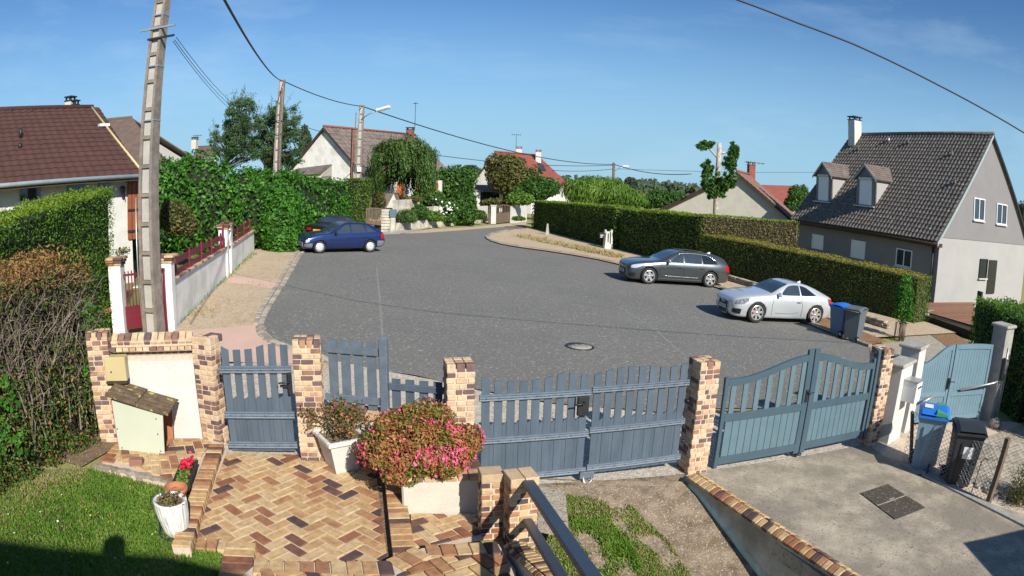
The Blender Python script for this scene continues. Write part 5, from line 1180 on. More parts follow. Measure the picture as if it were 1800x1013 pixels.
for i in range(15):
    px = 736+i*4.6; by = 395-i*.35; ty = 362+2.0*abs(sin(i*.55))-(0 if i < 12 else -4*(i-11)); P_ = G(px, by+6); z = zat(P_, px, ty); pts.append((P_, z))
for (p, z), (q, z2) in zip(pts, pts[1:]): b.hexa([(p.x, p.y, p.z-.1), (q.x, q.y, q.z-.1), (q.x, q.y+.25, q.z-.1), (p.x, p.y+.25, p.z-.1)], [(p.x, p.y, z), (q.x, q.y, z2), (q.x, q.y+.25, z2), (p.x, p.y+.25, z)])
obj('wall_body', b, 'stucco_dirty', T, world=True)
vwall(((842, 391), (857, 389)), ((842, 363), (857, 362)), 'short white wall left of the brown pedestrian gate', 'render_white')
vwall(((900, 392), (926, 389)), ((900, 362), (926, 362)), 'white wall right of the brown double gate by the hedge', 'render_white')
for px, wv, lab in ((867, .45, 'white post left of the arched brown gate'), (898.5, .4, 'white post right of the arched brown gate')):
    P_ = G(px, 394 if px < 880 else 391); hh_ = zat(P_, px, 362)-P_.z; T = thing('gate_column', lab, 'pillar', P_); b = MB(); b.box((0, 0, hh_/2), (wv, wv, hh_), ch=.02); b.box((0, 0, hh_+.03), (wv+.1, wv+.1, .07)); obj('column_body', b, 'render_white', T)
def vgate(p0, p1, htop, arch_, label, mat='wood_post', bars=9, solid=.6):
    A_, B_ = G(*p0), G(*p1); Fm, W = frame(A_, B_); H = zat(A_, p0[0], htop)-A_.z; T = thing('entrance_gate', label, 'gate', mat=Fm)
    for s_ in (0, 1):
        x0, x1 = (0.02, W/2-.02) if s_ == 0 else (W/2+.02, W-.02); b = MB(); b.box(((x0+x1)/2, 0, H*solid/2+.04), (x1-x0, .05, H*solid)); obj('gate_panel', b, mat, T)
        for i in range(bars//2):
            x = x0+(x1-x0)*(i+.5)/(bars//2); hh_ = H*(1+arch_*(1-abs(x/W*2-1)**2))-.05; b = MB(); b.box((x, 0, (H*solid+hh_)/2), (.07, .04, hh_-H*solid)); obj('bar', b, mat, T)
        b = MB(); n = 8
        for i in range(n):
            xa, xb = x0+(x1-x0)*i/n, x0+(x1-x0)*(i+1)/n; f = lambda x: H*(1+arch_*(1-abs(x/W*2-1)**2)); b.hexa([(xa, -.04, f(xa)-.1), (xb, -.04, f(xb)-.1), (xb, .04, f(xb)-.1), (xa, .04, f(xa)-.1)], [(xa, -.04, f(xa)), (xb, -.04, f(xb)), (xb, .04, f(xb)), (xa, .04, f(xa))])
        obj('top_rail', b, mat, T)
vgate((871.5, 394), (895.5, 391.5), 364, .12, 'arched brown metal double gate between two white posts', 'gate_brown' if 'gate_brown' in MATS else 'wood_post')
vgate((858, 394), (864, 393.5), 363, .0, 'narrow brown pedestrian gate beside the white post', 'wood_post', 4)
vgate((642, 402), (672, 403), 367, .05, 'grey brown open barred gate left of the white block pillar', 'metal_dark' if False else 'wood_post', 10, .35)
P_ = G(682, 408); T = thing('block_pillar', 'weathered white block pillar right of the grey barred gate', 'pillar', P_); hh_ = zat(P_, 682, 368)-P_.z
for k in range(8): b = MB(); b.box((0, 0, hh_*(k+.5)/8), (.85, .5, hh_/8-.02), ch=.02); obj('block', b, 'stucco_dirty', T)
P_ = G(692, 409); T = thing('letterbox', 'small teal letterbox on a pale post beside the block pillar', 'letterbox', P_); hh_ = zat(P_, 691, 375)-P_.z
b = MB(); b.box((-.05, 0, hh_*.4), (.3, .3, hh_*.8)); obj('box_post', b, 'stucco_dirty', T); b = MB(); b.box((-.05, -.05, hh_), (.42, .35, .5), ch=.02); obj('box_body', b, 'paint_teal', T)
# open shed with white posts
Ysh = 72; a, c = Yp(838, 340, Ysh), Yp(903, 340, Ysh); T = thing('open_shed', 'low open shed with tiled roof on white posts beyond the gates', 'shed', gp((a.x+c.x)/2, Ysh))
b = MB(); zt = Yp(838, 333, Ysh).z; b.prism([(a.x-.3, Ysh-.8, zt-.1), (c.x+.3, Ysh-.8, zt-.1), (c.x+.3, Ysh+2.5, zt+.5), (a.x-.3, Ysh+2.5, zt+.5)], (0, 0, -.15)); obj('roof', b, 'roof_grey_pink', T, world=True)
b = MB(); b.box(((a.x+c.x)/2, Ysh+2.3, zt/2), (c.x-a.x, .2, zt)); obj('wall', b, 'glass_dark', T, world=True)
for px in (841, 881): P_ = Yp(px, 350, Ysh-.5); b = MB(); b.box((P_.x, Ysh-.5, zt/2-.1), (.4, .4, zt)); obj('post', b, 'render_white', T, world=True)
# little well house roof by the panel wall
P_ = Yp(680, 345, 52); T = thing('shed_or_shadow_box', 'tiny shed with tiled gable roof behind the block pillar', 'shed', gp(P_.x, 52)); w_ = 1.7
zr = Yp(690, 338, 52).z; b = MB(); b.prism([(P_.x-w_, 52, zr-1.3), (P_.x+w_*.62, 52, zr-1.3), (P_.x+w_*.35, 52, zr-.1), (P_.x-w_*.7, 52, zr-.1)], (0, 2.2, 0)); obj('roof', b, 'roof_grey_pink', T, world=True)
b = MB(); b.box((P_.x-.3, 53.1, (zr-1.3)/2), (w_*1.5, 2, zr-1.3)); obj('wall', b, 'stucco_dirty', T, world=True)
b = MB(); b.prism([(P_.x+w_*.0, 51.9, zr-1.28), (P_.x+w_*.62, 51.9, zr-1.28), (P_.x+w_*.34, 51.9, zr-.15)], (0, .05, 0)); obj('gable_end', b, 'render_white', T, world=True)
# ================================================================== VEGETATION
def hedge(label, path, w_, h, mat, size, dens, core='core_dark', group=None, name='clipped_hedge', rough=.06, tilt=.55, seedoff=0, loc=None, hs=None, aspect=2.0, bulge=0, topmat=None, parent_name='foliage', round_=0):
    """path: list of ground points; leaves cover both sides, ends and top of a box-shaped hedge"""
    P = [Vector((p[0], p[1], gz(p[0]))) for p in path]; hs = hs or [h]*len(P)
    T = thing(name, label, 'hedge', P[0], 0, group); core_b = MB(); PP, NN = [], []; tm = []
    for i, (a, b_) in enumerate(zip(P, P[1:])):
        d = b_-a; L = d.length; u = d/L; u2 = Vector((u.x, u.y, 0)).normalized(); n = Vector((-u2.y, u2.x, 0)); h0, h1 = hs[i], hs[i+1]; k = .10+size*.3
        ins = Vector((0, 0, 0)); q = [a+n*(w_/2-k)+u2*(k if i == 0 else 0), b_+n*(w_/2-k)-u2*(k if i == len(P)-2 else 0), b_-n*(w_/2-k)-u2*(k if i == len(P)-2 else 0), a-n*(w_/2-k)+u2*(k if i == 0 else 0)]
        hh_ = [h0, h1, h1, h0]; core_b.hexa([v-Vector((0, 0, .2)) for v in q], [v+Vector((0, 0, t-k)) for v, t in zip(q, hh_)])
        def emit(cnt, f, nn, top=0):
            if cnt <= 0: return
            s = rng.uniform(0, 1, cnt); t = rng.uniform(0, 1, cnt); X = np.array([f(si, ti) for si, ti in zip(s, t)]); PP.append(X); NN.append(np.tile(np.array(nn), (cnt, 1))); tm.append(np.full(cnt, top))
        ma = (h0+h1)/2
        for sg in (-1, 1):
            emit(int(L*ma*dens), lambda s, t: tuple(a+u*(L*s)+n*(sg*(w_/2-(bulge*abs(t*2-1)**2)))+Vector((0, 0, (h0+(h1-h0)*s)*t))), tuple(n*sg))
        emit(int(L*w_*dens*1.25), lambda s, t: tuple(a+u*(L*s)+n*(w_*(t-.5))+Vector((0, 0, (h0+(h1-h0)*s)))), (0, 0, 1), 1)
        if i == 0: emit(int(w_*h0*dens), lambda s, t: tuple(a+n*(w_*(s-.5))+Vector((0, 0, h0*t))), tuple(-u2))
        if i == len(P)-2: emit(int(w_*h1*dens), lambda s, t: tuple(b_+n*(w_*(s-.5))+Vector((0, 0, h1*t))), tuple(u2))
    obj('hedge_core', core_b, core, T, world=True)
    X = np.vstack(PP); N_ = np.vstack(NN); tmv = np.concatenate(tm)
    if round_:
        # round the upper edges
        pass
    X = X+N_*(noise3(X, 1.6, seedoff)*rough+rng.normal(0, rough*.45, len(X)))[:, None]-N_*np.abs(rng.normal(0, .03, len(X)))[:, None]
    X[:, 2] += noise3(X, .9, seedoff+3)*rough*.6
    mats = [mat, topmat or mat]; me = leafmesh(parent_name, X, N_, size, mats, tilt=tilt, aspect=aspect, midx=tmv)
    o = lobj(parent_name, T, me); return T
def blobs(n, blob, shell=.35):
    """points and normals in the outer shell of a set of ellipsoids (c, r)"""
    vol = np.array([r[0]*r[1]+r[1]*r[2]+r[0]*r[2] for c, r in blob]); k = rng.choice(len(blob), n, p=vol/vol.sum())
    c = np.array([b[0] for b in blob])[k]; r = np.array([b[1] for b in blob])[k]
    d = rng.normal(0, 1, (n, 3)); d /= np.linalg.norm(d, axis=1)[:, None]; rad = 1-shell*rng.uniform(0, 1, n)**1.5
    ns = noise3(d*2+c, 1.7, 5)*.16
    X = c+d*r*(rad+ns)[:, None]; N_ = d/r; N_ /= np.linalg.norm(N_, axis=1)[:, None]; return X, N_
def tree(label, base, blob, n, size, mat, cat='tree', trunk_r=.12, tilt=.8, aspect=2, group=None, name='leafy_tree', core=True, shell=.45, bark='bark', limbs=True, up=None, trunk=True, corescale=.72):
    T = thing(name, label, cat, base, 0, group)
    X, N_ = blobs(n, blob, shell); lobj('crown', T, leafmesh('crown', X, N_, size, mat, tilt=tilt, aspect=aspect, up=up))
    if trunk:
        b = MB(); top = Vector(blob[0][0]); b.tube([base-Vector((0, 0, .1)), base.lerp(top, .5)+Vector((trunk_r, 0, 0)), top], [trunk_r*1.3, trunk_r, trunk_r*.5], 8)
        obj('trunk', b, bark, T, world=True)
        if limbs:
            b = MB()
            for c, r in blob[1:9]: s = base.lerp(top, .45+.1*rng.uniform()); b.tube([s, s.lerp(Vector(c), .5)+Vector((0, 0, .1)), Vector(c)], [trunk_r*.5, trunk_r*.35, trunk_r*.15], 5)
            if b.v: obj('limb', b, bark, T, world=True)['kind'] = 'stuff'
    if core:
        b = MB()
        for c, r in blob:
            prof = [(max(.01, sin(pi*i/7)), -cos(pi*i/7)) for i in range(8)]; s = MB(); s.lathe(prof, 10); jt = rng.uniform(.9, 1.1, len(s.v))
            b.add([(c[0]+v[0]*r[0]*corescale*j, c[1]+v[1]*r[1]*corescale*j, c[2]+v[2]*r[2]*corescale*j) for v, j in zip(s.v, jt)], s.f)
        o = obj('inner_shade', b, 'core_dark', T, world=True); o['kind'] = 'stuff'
    return T
def pxblob(Y, items):
    """items (px, py, rx_px, ry_px[, depth]) at world distance y=Y"""
    o = []
    for it in items:
        px, py, rx, ry = it[:4]; c = Yp(px, py, Y+(it[4] if len(it) > 4 else 0)); k = (c-CAM).length*.8/900; o.append(((c.x, c.y, c.z), (rx*k, (rx+ry)/2*k*.9, ry*k)))
    return o
# right side clipped hedges
H1a, H1b = G(934, 402), G(1080, 440); H2a, H2b = G(1088, 441), G(1228, 476); H3b = G(1606, 572)
def off(A, B, k): d = (B-A); n = Vector((d.y, -d.x, 0)).normalized(); n = n if n.x > 0 else -n; return A+n*k, B+n*k
a, b_ = off(H1a, H1b, .7); h1, h2 = zat(H1a, 920, 351)-H1a.z, zat(H1b, 1083, 363)-H1b.z
hedge('long clipped conifer hedge at the far end of the right verge', [a, b_], 1.4, 0, 'leaf_box', .13, 150, hs=[h1, h2], topmat='leaf_top_sunlit')
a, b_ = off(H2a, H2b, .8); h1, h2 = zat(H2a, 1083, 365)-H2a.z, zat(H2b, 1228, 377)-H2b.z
hedge('tall clipped hedge block behind the dark grey estate car', [a, b_], 1.6, 0, 'leaf_box', .11, 190, hs=[h1, h2], topmat='leaf_top_sunlit')
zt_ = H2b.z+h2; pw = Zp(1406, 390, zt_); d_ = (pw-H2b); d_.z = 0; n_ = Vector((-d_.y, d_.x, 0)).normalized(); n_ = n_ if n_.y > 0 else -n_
hedge('yellowish clipped hedge running back toward the grey house', [H2b+n_*.6, Vector((pw.x, pw.y, 0))+n_*.6], 1.2, h2, 'leaf_hedge_tan', .10, 190, core='core_brown', hs=[h2, zt_-gz(pw.x)-.0], topmat='leaf_top_sunlit')
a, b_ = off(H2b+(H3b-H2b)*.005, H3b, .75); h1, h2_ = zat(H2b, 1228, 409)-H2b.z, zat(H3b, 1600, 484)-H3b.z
hedge('low long dark clipped hedge behind the silver coupe, sunlit gold painted on top', [a, a.lerp(b_, .35), a.lerp(b_, .7), b_], 1.5, 0, 'leaf_box', .075, 330, hs=[h1, h1*.65+h2_*.35, h1*.3+h2_*.7, h2_], topmat='leaf_top_gold_sunlit', core='core_brown')
hr0 = G(1752, 742); hh_ = zat(G(1745, 700), 1730, 517)-hr0.z
hedge('dark conifer hedge at the right edge beyond the pale blue gate', [gp(12.3, 6.6), gp(11.9, 9.4), gp(12.9, 12.9)], 1.3, 0, 'leaf_conifer', .07, 460, hs=[2.3, 2.3, 2.35], rough=.09)
# left side
hedge('tall bright green conifer hedge in front of the brown roofed house', [gp(-10.1, 12.6), gp(-8.75, 8.0), gp(-8.4, 6.6)], 1.3, 0, 'leaf_conifer', .075, 560, hs=[3.38, 3.08, 3.0], rough=.10, tilt=.8, aspect=3.2, topmat='leaf_top_sunlit')
# dead hedge with bare stems
DH = [gp(-6.55, 7.35), gp(-6.75, 5.4), gp(-7.2, 3.0)]
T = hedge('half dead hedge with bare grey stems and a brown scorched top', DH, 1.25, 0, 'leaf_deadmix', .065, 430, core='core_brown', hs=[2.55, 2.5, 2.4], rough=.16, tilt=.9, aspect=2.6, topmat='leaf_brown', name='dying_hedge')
def facept(s, t, o=0): # s along 0..1, t height 0..1 on the street-facing side
    p = DH[0].lerp(DH[1], s/.5) if s < .5 else DH[1].lerp(DH[2], (s-.5)/.5); return Vector((p.x+.62+o, p.y, p.z+2.4*t))
b = MB(); b2 = MB()
for k in range(105):
    s = rng.choice([.16, .3, .42])+rng.normal(0, .06); s = min(max(s, .02), .8); o = rng.uniform(-.2, .12); z0, z1 = rng.uniform(.05, .45), rng.uniform(.72, .98); p = [facept(s+rng.uniform(-.025, .025)*j, z0+(z1-z0)*j/4, o+rng.uniform(-.05, .05)) for j in range(5)]
    b.tube(p, [.016*rng.uniform(.5, 1.3)*(1-.15*j) for j in range(5)], 4, cap=False)
    for e in range(4):
        j = rng.integers(1, 5); q = p[j]; dq = Vector((rng.uniform(-.05, .25), rng.uniform(-.22, .22), rng.uniform(.05, .3))); b.tube([q, q+dq*.5+Vector((0, 0, .03)), q+dq], [.008, .006, .003], 3, cap=False)
stuff(obj('bare_stems', b, 'twig_grey', T, world=True))
for k in range(500):
    s, t = rng.uniform(0, .8), rng.uniform(.55, .97); q = facept(s, t, rng.uniform(-.1, .1)); dq = Vector((rng.uniform(0, .15), rng.uniform(-.15, .15), rng.uniform(-.1, .12))); b2.tube([q, q+dq], [.005, .002], 3, cap=False)
stuff(obj('dry_twigs', b2, 'twig_grey', T, world=True))
nn_ = 16000; s = rng.uniform(0, 1, nn_); t = rng.uniform(.0, 1, nn_)**1.5*.8; X = np.array([tuple(facept(a_, b__, rng.uniform(-.15, .18))) for a_, b__ in zip(s, t)]); m_ = noise3(X, 2.2, 9)-(X[:, 2]-1.2)*.35 > -.15; X = X[m_]; lobj('green_shoots', T, leafmesh('green_shoots', X, np.tile([1., 0, .3], (len(X), 1)), .06, ['leaf_mid', 'leaf_deadmix', 'leaf_brown'], midx=rng.choice([0, 1, 2], len(X), p=[.4, .45, .15]), tilt=.9, aspect=2.6))
nn_ = 9000; X = np.array([tuple(facept(a_, b__, 0)+Vector((c_, 0, 0))) for a_, b__, c_ in zip(rng.uniform(0, 1, nn_), rng.uniform(.93, 1.04, nn_), rng.uniform(-1.25, .05, nn_))]); lobj('scorched_top', T, leafmesh('scorched_top', X, np.tile([.2, 0, 1.], (len(X), 1)), .06, 'leaf_brown', tilt=.9, aspect=3))
IV = thing('bindweed', 'broad leaved climbing weed on the near face of the dying hedge', 'plant', facept(.55, .35)); X = np.array([tuple(facept(a_, b__, .12)) for a_, b__ in zip(np.concatenate([rng.uniform(.5, .62, 60), rng.uniform(.05, .13, 40)]), np.concatenate([rng.uniform(.15, .6, 60), rng.uniform(.25, .85, 40)]))]); _lm = lobj('leaf_mass', IV, leafmesh('leaf_mass', X, np.tile([1., -.2, .4], (len(X), 1)), .12, 'leaf_laurel', tilt=.4, aspect=1.3)); stuff(_lm)
# laurel hedges
def laurel(label, path, w_, hs, dens=60, size=.20):
    return hedge(label, path, w_, 0, 'leaf_laurel', size, dens, hs=hs, rough=.30, tilt=.75, aspect=2.1, name='laurel_hedge', bulge=.35)
B0 = [((-17.2, 24.6, 2.3), (2.6, 2.2, 2.6)), ((-14.9, 27.2, 2.4), (2.4, 2.0, 2.9)), ((-19.2, 23.5, 2.1), (2.2, 2, 2.3)), ((-13.5, 29.6, 2.1), (1.9, 1.9, 2.3)), ((-16.0, 26.0, 3.2), (2.0, 2.0, 1.9))]
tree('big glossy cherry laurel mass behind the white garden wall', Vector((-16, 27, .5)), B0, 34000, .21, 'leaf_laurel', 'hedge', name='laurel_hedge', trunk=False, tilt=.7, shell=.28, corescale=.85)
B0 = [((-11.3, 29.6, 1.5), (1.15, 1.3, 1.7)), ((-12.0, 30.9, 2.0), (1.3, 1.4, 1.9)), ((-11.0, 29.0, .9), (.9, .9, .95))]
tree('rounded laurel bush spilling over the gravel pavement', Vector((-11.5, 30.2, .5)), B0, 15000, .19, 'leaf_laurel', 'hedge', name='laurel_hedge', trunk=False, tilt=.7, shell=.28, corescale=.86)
laurel('laurel hedge behind the black convertible running to the lamp pole', [gp(-13.1, 31.5), gp(-13.4, 37), gp(-12.6, 44)], 2.2, [3.6, 3.3, 3.1], 120, .24)
hedge('clipped light green hedge edge beside the grey barred gate', [gp(-11.6, 44.6), gp(-11.2, 47.5)], 1.1, 3.4, 'leaf_box', .13, 150)
tree('olive green shrub in front of the laurel, near the concrete pole', Yp(313, 400, 21)*1.0, pxblob(21, [(312, 385, 32, 30), (330, 398, 22, 20), (295, 380, 20, 28)]), 4200, .12, 'leaf_olive', 'shrub', name='garden_shrub', trunk=False)
b = MB(); b.sheet([gp(-9.4, 14.5, .03), gp(-11.6, 20.6, .03), gp(-14.5, 27, .03), gp(-18, 25, .03), gp(-15, 18, .03), gp(-10.5, 13.5, .03)]); struct('garden_lawn', b, 'lawn_base')
b = MB()
for k in range(4): b.box(gp(-12.0-.2*k, 17.6+1.0*k, .05), (.5, .35, .05), Matrix.Rotation(.3, 3, 'Z'), ch=.02)
stuff(struct('stepping_stones', b, 'render_cream'))
# birches
def subblobs(items, k, lo, hi, seed):
    r = np.random.default_rng(seed); o = []
    for _ in range(k):
        it = items[r.integers(0, len(items))]; a = r.uniform(0, 6.28); q = math.sqrt(r.uniform(0, 1)); s = r.uniform(lo, hi); o.append((it[0]+it[2]*q*cos(a), it[1]+it[3]*q*sin(a), s, s*r.uniform(.5, 1.0), r.uniform(-2.5, 2.5)))
    return o
def airy(label, base, Y, items, k, lo, hi, n, size, mat, seed, name='birch_tree', sprigs=60):
    T = thing(name, label, 'tree', base); bb = pxblob(Y, subblobs(items, k, lo, hi, seed)); X, N_ = blobs(n, bb, 1.0); lobj('crown', T, leafmesh('crown', X, N_, size, mat, tilt=1, aspect=3))
    c = bb[0][0]; top = Yp(items[0][0], items[0][1]-items[0][3]*.8, Y); b = MB(); b.tube([base, base.lerp(top, .5)+Vector((.2, 0, 0)), top], [.22, .14, .03], 7); obj('trunk', b, 'bark', T, world=True)
    b = MB(); L = []
    for i, (c, r) in enumerate(bb[:sprigs]):
        c = Vector(c); s = base.lerp(top, min(.95, max(.25, (c.z-base.z)/(top.z-base.z+.01)-.15))); b.tube([s, s.lerp(c, .6)+Vector((0, 0, .25)), c], [.05, .03, .012], 4)
        tip = c+Vector((rng.normal(0, .35), 0, r[2]+rng.uniform(.2, 1.1))); b.tube([c, tip], [.02, .008], 3); m = 22
        for q in range(m): L.append(tuple(c.lerp(tip, rng.uniform(.1, 1))+Vector(rng.normal(0, .09, 3))))
    stuff(obj('limbs', b, 'bark', T, world=True)); L = np.array(L); lobj('sprigs', T, leafmesh('sprigs', L, np.tile([0, -1., .3], (len(L), 1)), size*.8, mat, tilt=1, aspect=3)); return T
airy('airy birch like tree with feathery tips left of the second pole', gp(-23.5, 45), 45, [(425, 225, 44, 46), (405, 230, 30, 40), (445, 240, 42, 40), (425, 195, 26, 20), (430, 262, 50, 22), (395, 255, 26, 20)], 130, 5, 12, 19000, .19, 'leaf_birch', 3, sprigs=110)
airy('second airy tree standing directly behind the second concrete pole', gp(-20, 46), 46, [(495, 240, 36, 48), (505, 215, 22, 26), (480, 222, 24, 34), (510, 260, 22, 34), (465, 245, 26, 36), (495, 280, 36, 20)], 120, 5, 12, 18000, .19, 'leaf_birch', 4, sprigs=100)
# willow: hanging strands
def strands(label, items, Y, base, size, mat, per=34, name='weeping_willow'):
    """items: (px, py, spread px, drop px) tufts of hanging twigs"""
    T = thing(name, label, 'tree', base); X = []; b = MB(); bz = Vector(base); ctr = Yp(712, 268, Y)
    for it in items:
        c = Yp(it[0], it[1], Y+rng.uniform(-2.4, 2.0)); k = (c-CAM).length*.8/900
        for i in range(per):
            x, y = c.x+rng.normal(0, it[2]*k*.5), c.y+rng.normal(0, it[2]*k*.5); L = it[3]*k*rng.uniform(.35, 1.05); m = int(L/.13)+2; dx = rng.normal(0, .12); z0 = c.z+rng.normal(0, .16)
            for j in range(m): t = j/(m-1); X.append((x+dx*t+rng.normal(0, .045), y+rng.normal(0, .045), z0-L*t))
        b.tube([bz.lerp(ctr, .7), bz.lerp(ctr, .85).lerp(c, .5)+Vector((0, 0, .4)), c], [.09, .06, .03], 5)
    X = np.array(X); X = X[X[:, 2] > gz(bz.x)+.5]; N_ = X-np.array([ctr.x, ctr.y, ctr.z-1.5]); N_ /= np.linalg.norm(N_, axis=1)[:, None]; lobj('crown', T, leafmesh('crown', X, N_, size, mat, tilt=.55, aspect=3.0, up=np.array([[0, 0, 1.]])))
    stuff(obj('limbs', b, 'bark', T, world=True)); b = MB(); b.tube([bz-Vector((0, 0, .2)), ctr], [.25, .12], 8); obj('trunk', b, 'bark', T, world=True); return T
wb = Yp(712, 380, 53); r_ = np.random.default_rng(12); it_ = []
for _ in range(92):
    u_ = r_.uniform(-1, 1); px_ = 711+54*u_; topy = 238+26*abs(u_)**2.4+r_.uniform(0, 10); py_ = topy+r_.uniform(0, 1)**1.4*62; it_.append((px_, py_, 9, r_.uniform(18, 52)))
strands('weeping willow with ragged hanging twigs in front of the white gable house', it_, 53, gp(wb.x, 53), .24, 'leaf_willow')
tree('dark bushy tree right of the weeping willow', gp(-4.6, 62), pxblob(62, [(800, 325, 32, 34), (820, 312, 20, 20), (780, 330, 26, 32), (812, 350, 26, 30)]), 7000, .34, 'leaf_mid', name='bushy_tree')
tree('brownish green tree partly covering the red roofed house', gp(0, 70), pxblob(70, [(888, 305, 36, 34), (868, 290, 18, 18), (905, 292, 20, 18), (900, 322, 34, 22), (930, 318, 26, 24)]), 9000, .34, 'leaf_olive', name='bushy_tree')
tree('rounded green tree right of the open shed', gp(3, 66), pxblob(66, [(945, 332, 28, 22), (965, 330, 18, 18), (915, 345, 22, 16)]), 5000, .32, 'leaf_mid', name='bushy_tree')
tree('bright green shrub beside the open shed', gp(0, 60), pxblob(60, [(905, 350, 16, 12), (925, 350, 14, 10)]), 2200, .25, 'leaf_bamboo', 'shrub', name='garden_shrub', trunk=False)
tree('feathery bright green bamboo clump behind the far clipped hedge', gp(8, 56), pxblob(56, [(1030, 338, 36, 28), (1075, 340, 34, 28), (1005, 335, 20, 20), (1108, 350, 30, 18), (1130, 354, 12, 10), (1050, 325, 24, 16)]), 16000, .40, 'leaf_bamboo', 'bamboo', name='bamboo_clump', aspect=6, up=np.array([[0.25, 0, 1.]]), trunk=False, tilt=.4, shell=.7, core=False)
tree('dark fruit bushes between the bamboo and the cream gable', gp(16, 66), pxblob(66, [(1160, 350, 26, 16), (1190, 350, 18, 14), (1140, 358, 16, 10)]), 4500, .28, 'leaf_mid', 'shrub', name='garden_shrub', trunk=False)
tree('leafy tree between the red roof fragment and the grey house', gp(30, 62), pxblob(62, [(1398, 345, 14, 20), (1390, 360, 14, 14), (1412, 338, 10, 12)]), 2600, .28, 'leaf_mid', name='bushy_tree')
for k, (px, py, rx, ry, Yd, lab) in enumerate([(303, 272, 14, 10, 120, 'dark distant tree just right of the taupe roof'), (325, 276, 12, 9, 130, 'smaller distant tree next to the mossy roof'), (828, 300, 16, 10, 110, 'distant dark tree behind the road end bushes'), (1108, 320, 10, 8, 150, 'round distant tree right of the far wooden pole'), (1796, 372, 12, 18, 60, 'tree top at the right edge behind the grey house'), (535, 240, 10, 20, 75, 'thin shrub left of the white gable roof')]):
    bb = pxblob(Yd, [(px, py, rx, ry), (px+rx*.6, py+ry*.3, rx*.7, ry*.7), (px, py+ry, rx, ry)]); tree(lab, gp(bb[0][0][0], Yd), bb, 1400, .28*Yd/60, 'leaf_far', name='distant_tree')
# planted bed at the end of the road
def bush(label, px, py, rx, ry, Y, mat, n=1800, size=.2, name='bed_shrub', cat='shrub', **k):
    bb = pxblob(Y, [(px, py, rx, ry), (px-rx*.5, py+ry*.3, rx*.6, ry*.7), (px+rx*.5, py+ry*.3, rx*.6, ry*.7)]); return tree(label, gp(bb[0][0][0], Y, .1), bb, n, size, mat, cat, name=name, trunk=False, **k)
bush('large dark green bush spilling over the bed kerb at the road end', 813, 366, 25, 30, 52.0, 'leaf_mid', 5200, .26)
bush('spiky green plants left in the road end bed', 715, 380, 18, 12, 43.6, 'leaf_willow', 2600, .22, aspect=5, up=np.array([[0, 0, 1.]]))
bush('low rockery plants in the middle of the road end bed', 762, 380, 20, 9, 47.6, 'leaf_bamboo', 1600, .2)
bush('rose bush with pale blooms in the road end bed', 786, 364, 22, 16, 50.5, 'leaf_mid', 3200, .24)
bush('tall bushes behind the wavy concrete wall', 752, 346, 28, 16, 51.5, 'leaf_bamboo', 3600, .26)
bush('ivy topping the concrete panel wall under the willow', 725, 350, 16, 5, 47.2, 'leaf_olive', 1200, .2)
bush('pale green hydrangea like bush in the middle of the road end bed', 738, 372, 16, 12, 46.2, 'leaf_mid', 2600, .2)
bush('feathery bush over the wavy wall left of the roses', 765, 352, 16, 14, 50.0, 'leaf_willow', 2600, .22)
bush('small dark shrub at the foot of the wavy wall', 790, 384, 14, 8, 50.0, 'leaf_mid', 1500, .2)
bush('light green tuft in front of the white wall by the brown gate', 912, 384, 12, 4, 53, 'leaf_bamboo', 700, .16)
bush('shrub at the foot of the brown pedestrian gate', 843, 378, 12, 8, 54, 'leaf_willow', 1300, .2)
bush('reddish grasses behind the brown gates', 870, 356, 26, 7, 62, 'leaf_olive', 1800, .26)
bush('dark shrubs around the tiny tiled shed', 668, 352, 10, 16, 51, 'leaf_olive', 1500, .2)
T = thing('rose_blooms', 'cluster of pale cream roses on the road end bushes', 'flowers', Yp(785, 366, 49.2)); X = np.array([tuple(Yp(px, py, 49.1)) for px, py in zip(rng.normal(785, 12, 34), rng.normal(366, 6, 34))]); lobj('petals', T, leafmesh('petals', X, np.tile([0, -1., .5], (len(X), 1)), .15, 'flower_white', aspect=1.1, tilt=.3))['kind'] = 'stuff'
# pollarded tree
pb = Yp(1259, 372, 42.5); Pg = gp(pb.x, 42.5); T = thing('pollarded_tree', 'pollarded tree with bare pale trunk and tufts of leaves behind the hedge', 'tree', Pg)
tp = Yp(1265, 252, 42.5); b = MB(); b.tube([Pg, Yp(1259, 350, 42.5), Yp(1262, 300, 42.5), tp], [.24, .21, .19, .16], 10); obj('trunk', b, 'bark_pale', T, world=True)
b = MB(); b.tube([Yp(1262, 278, 42.5), Yp(1247, 262, 42.5)], [.09, .07], 6); b.tube([Yp(1264, 270, 42.5), Yp(1276, 268, 42.5)], [.1, .08], 6); obj('limb', b, 'bark_pale', T, world=True)
for items, n_l in (([(1240, 257, 12, 11), (1234, 254, 7, 7), (1248, 253, 6, 6)], 520), ([(1288, 272, 13, 20), (1283, 290, 12, 14), (1293, 262, 8, 10)], 1300), ([(1262, 325, 30, 18), (1245, 300, 12, 16), (1285, 318, 14, 16), (1258, 338, 20, 12), (1240, 325, 10, 14)], 3000)):
    X, N_ = blobs(n_l, pxblob(42.5, [(x_+0, y_+0, a_*.78, b__*.78) for x_, y_, a_, b__ in items]+subblobs([(x_, y_, a_*1.05, b__*1.05) for x_, y_, a_, b__ in items], 10+n_l//90, 2.0, 4.5, n_l)), .95); lobj('leaf_tuft', T, leafmesh('leaf_tuft', X, N_, .34, 'leaf_mid', tilt=.9, aspect=2.6))['kind'] = 'stuff'
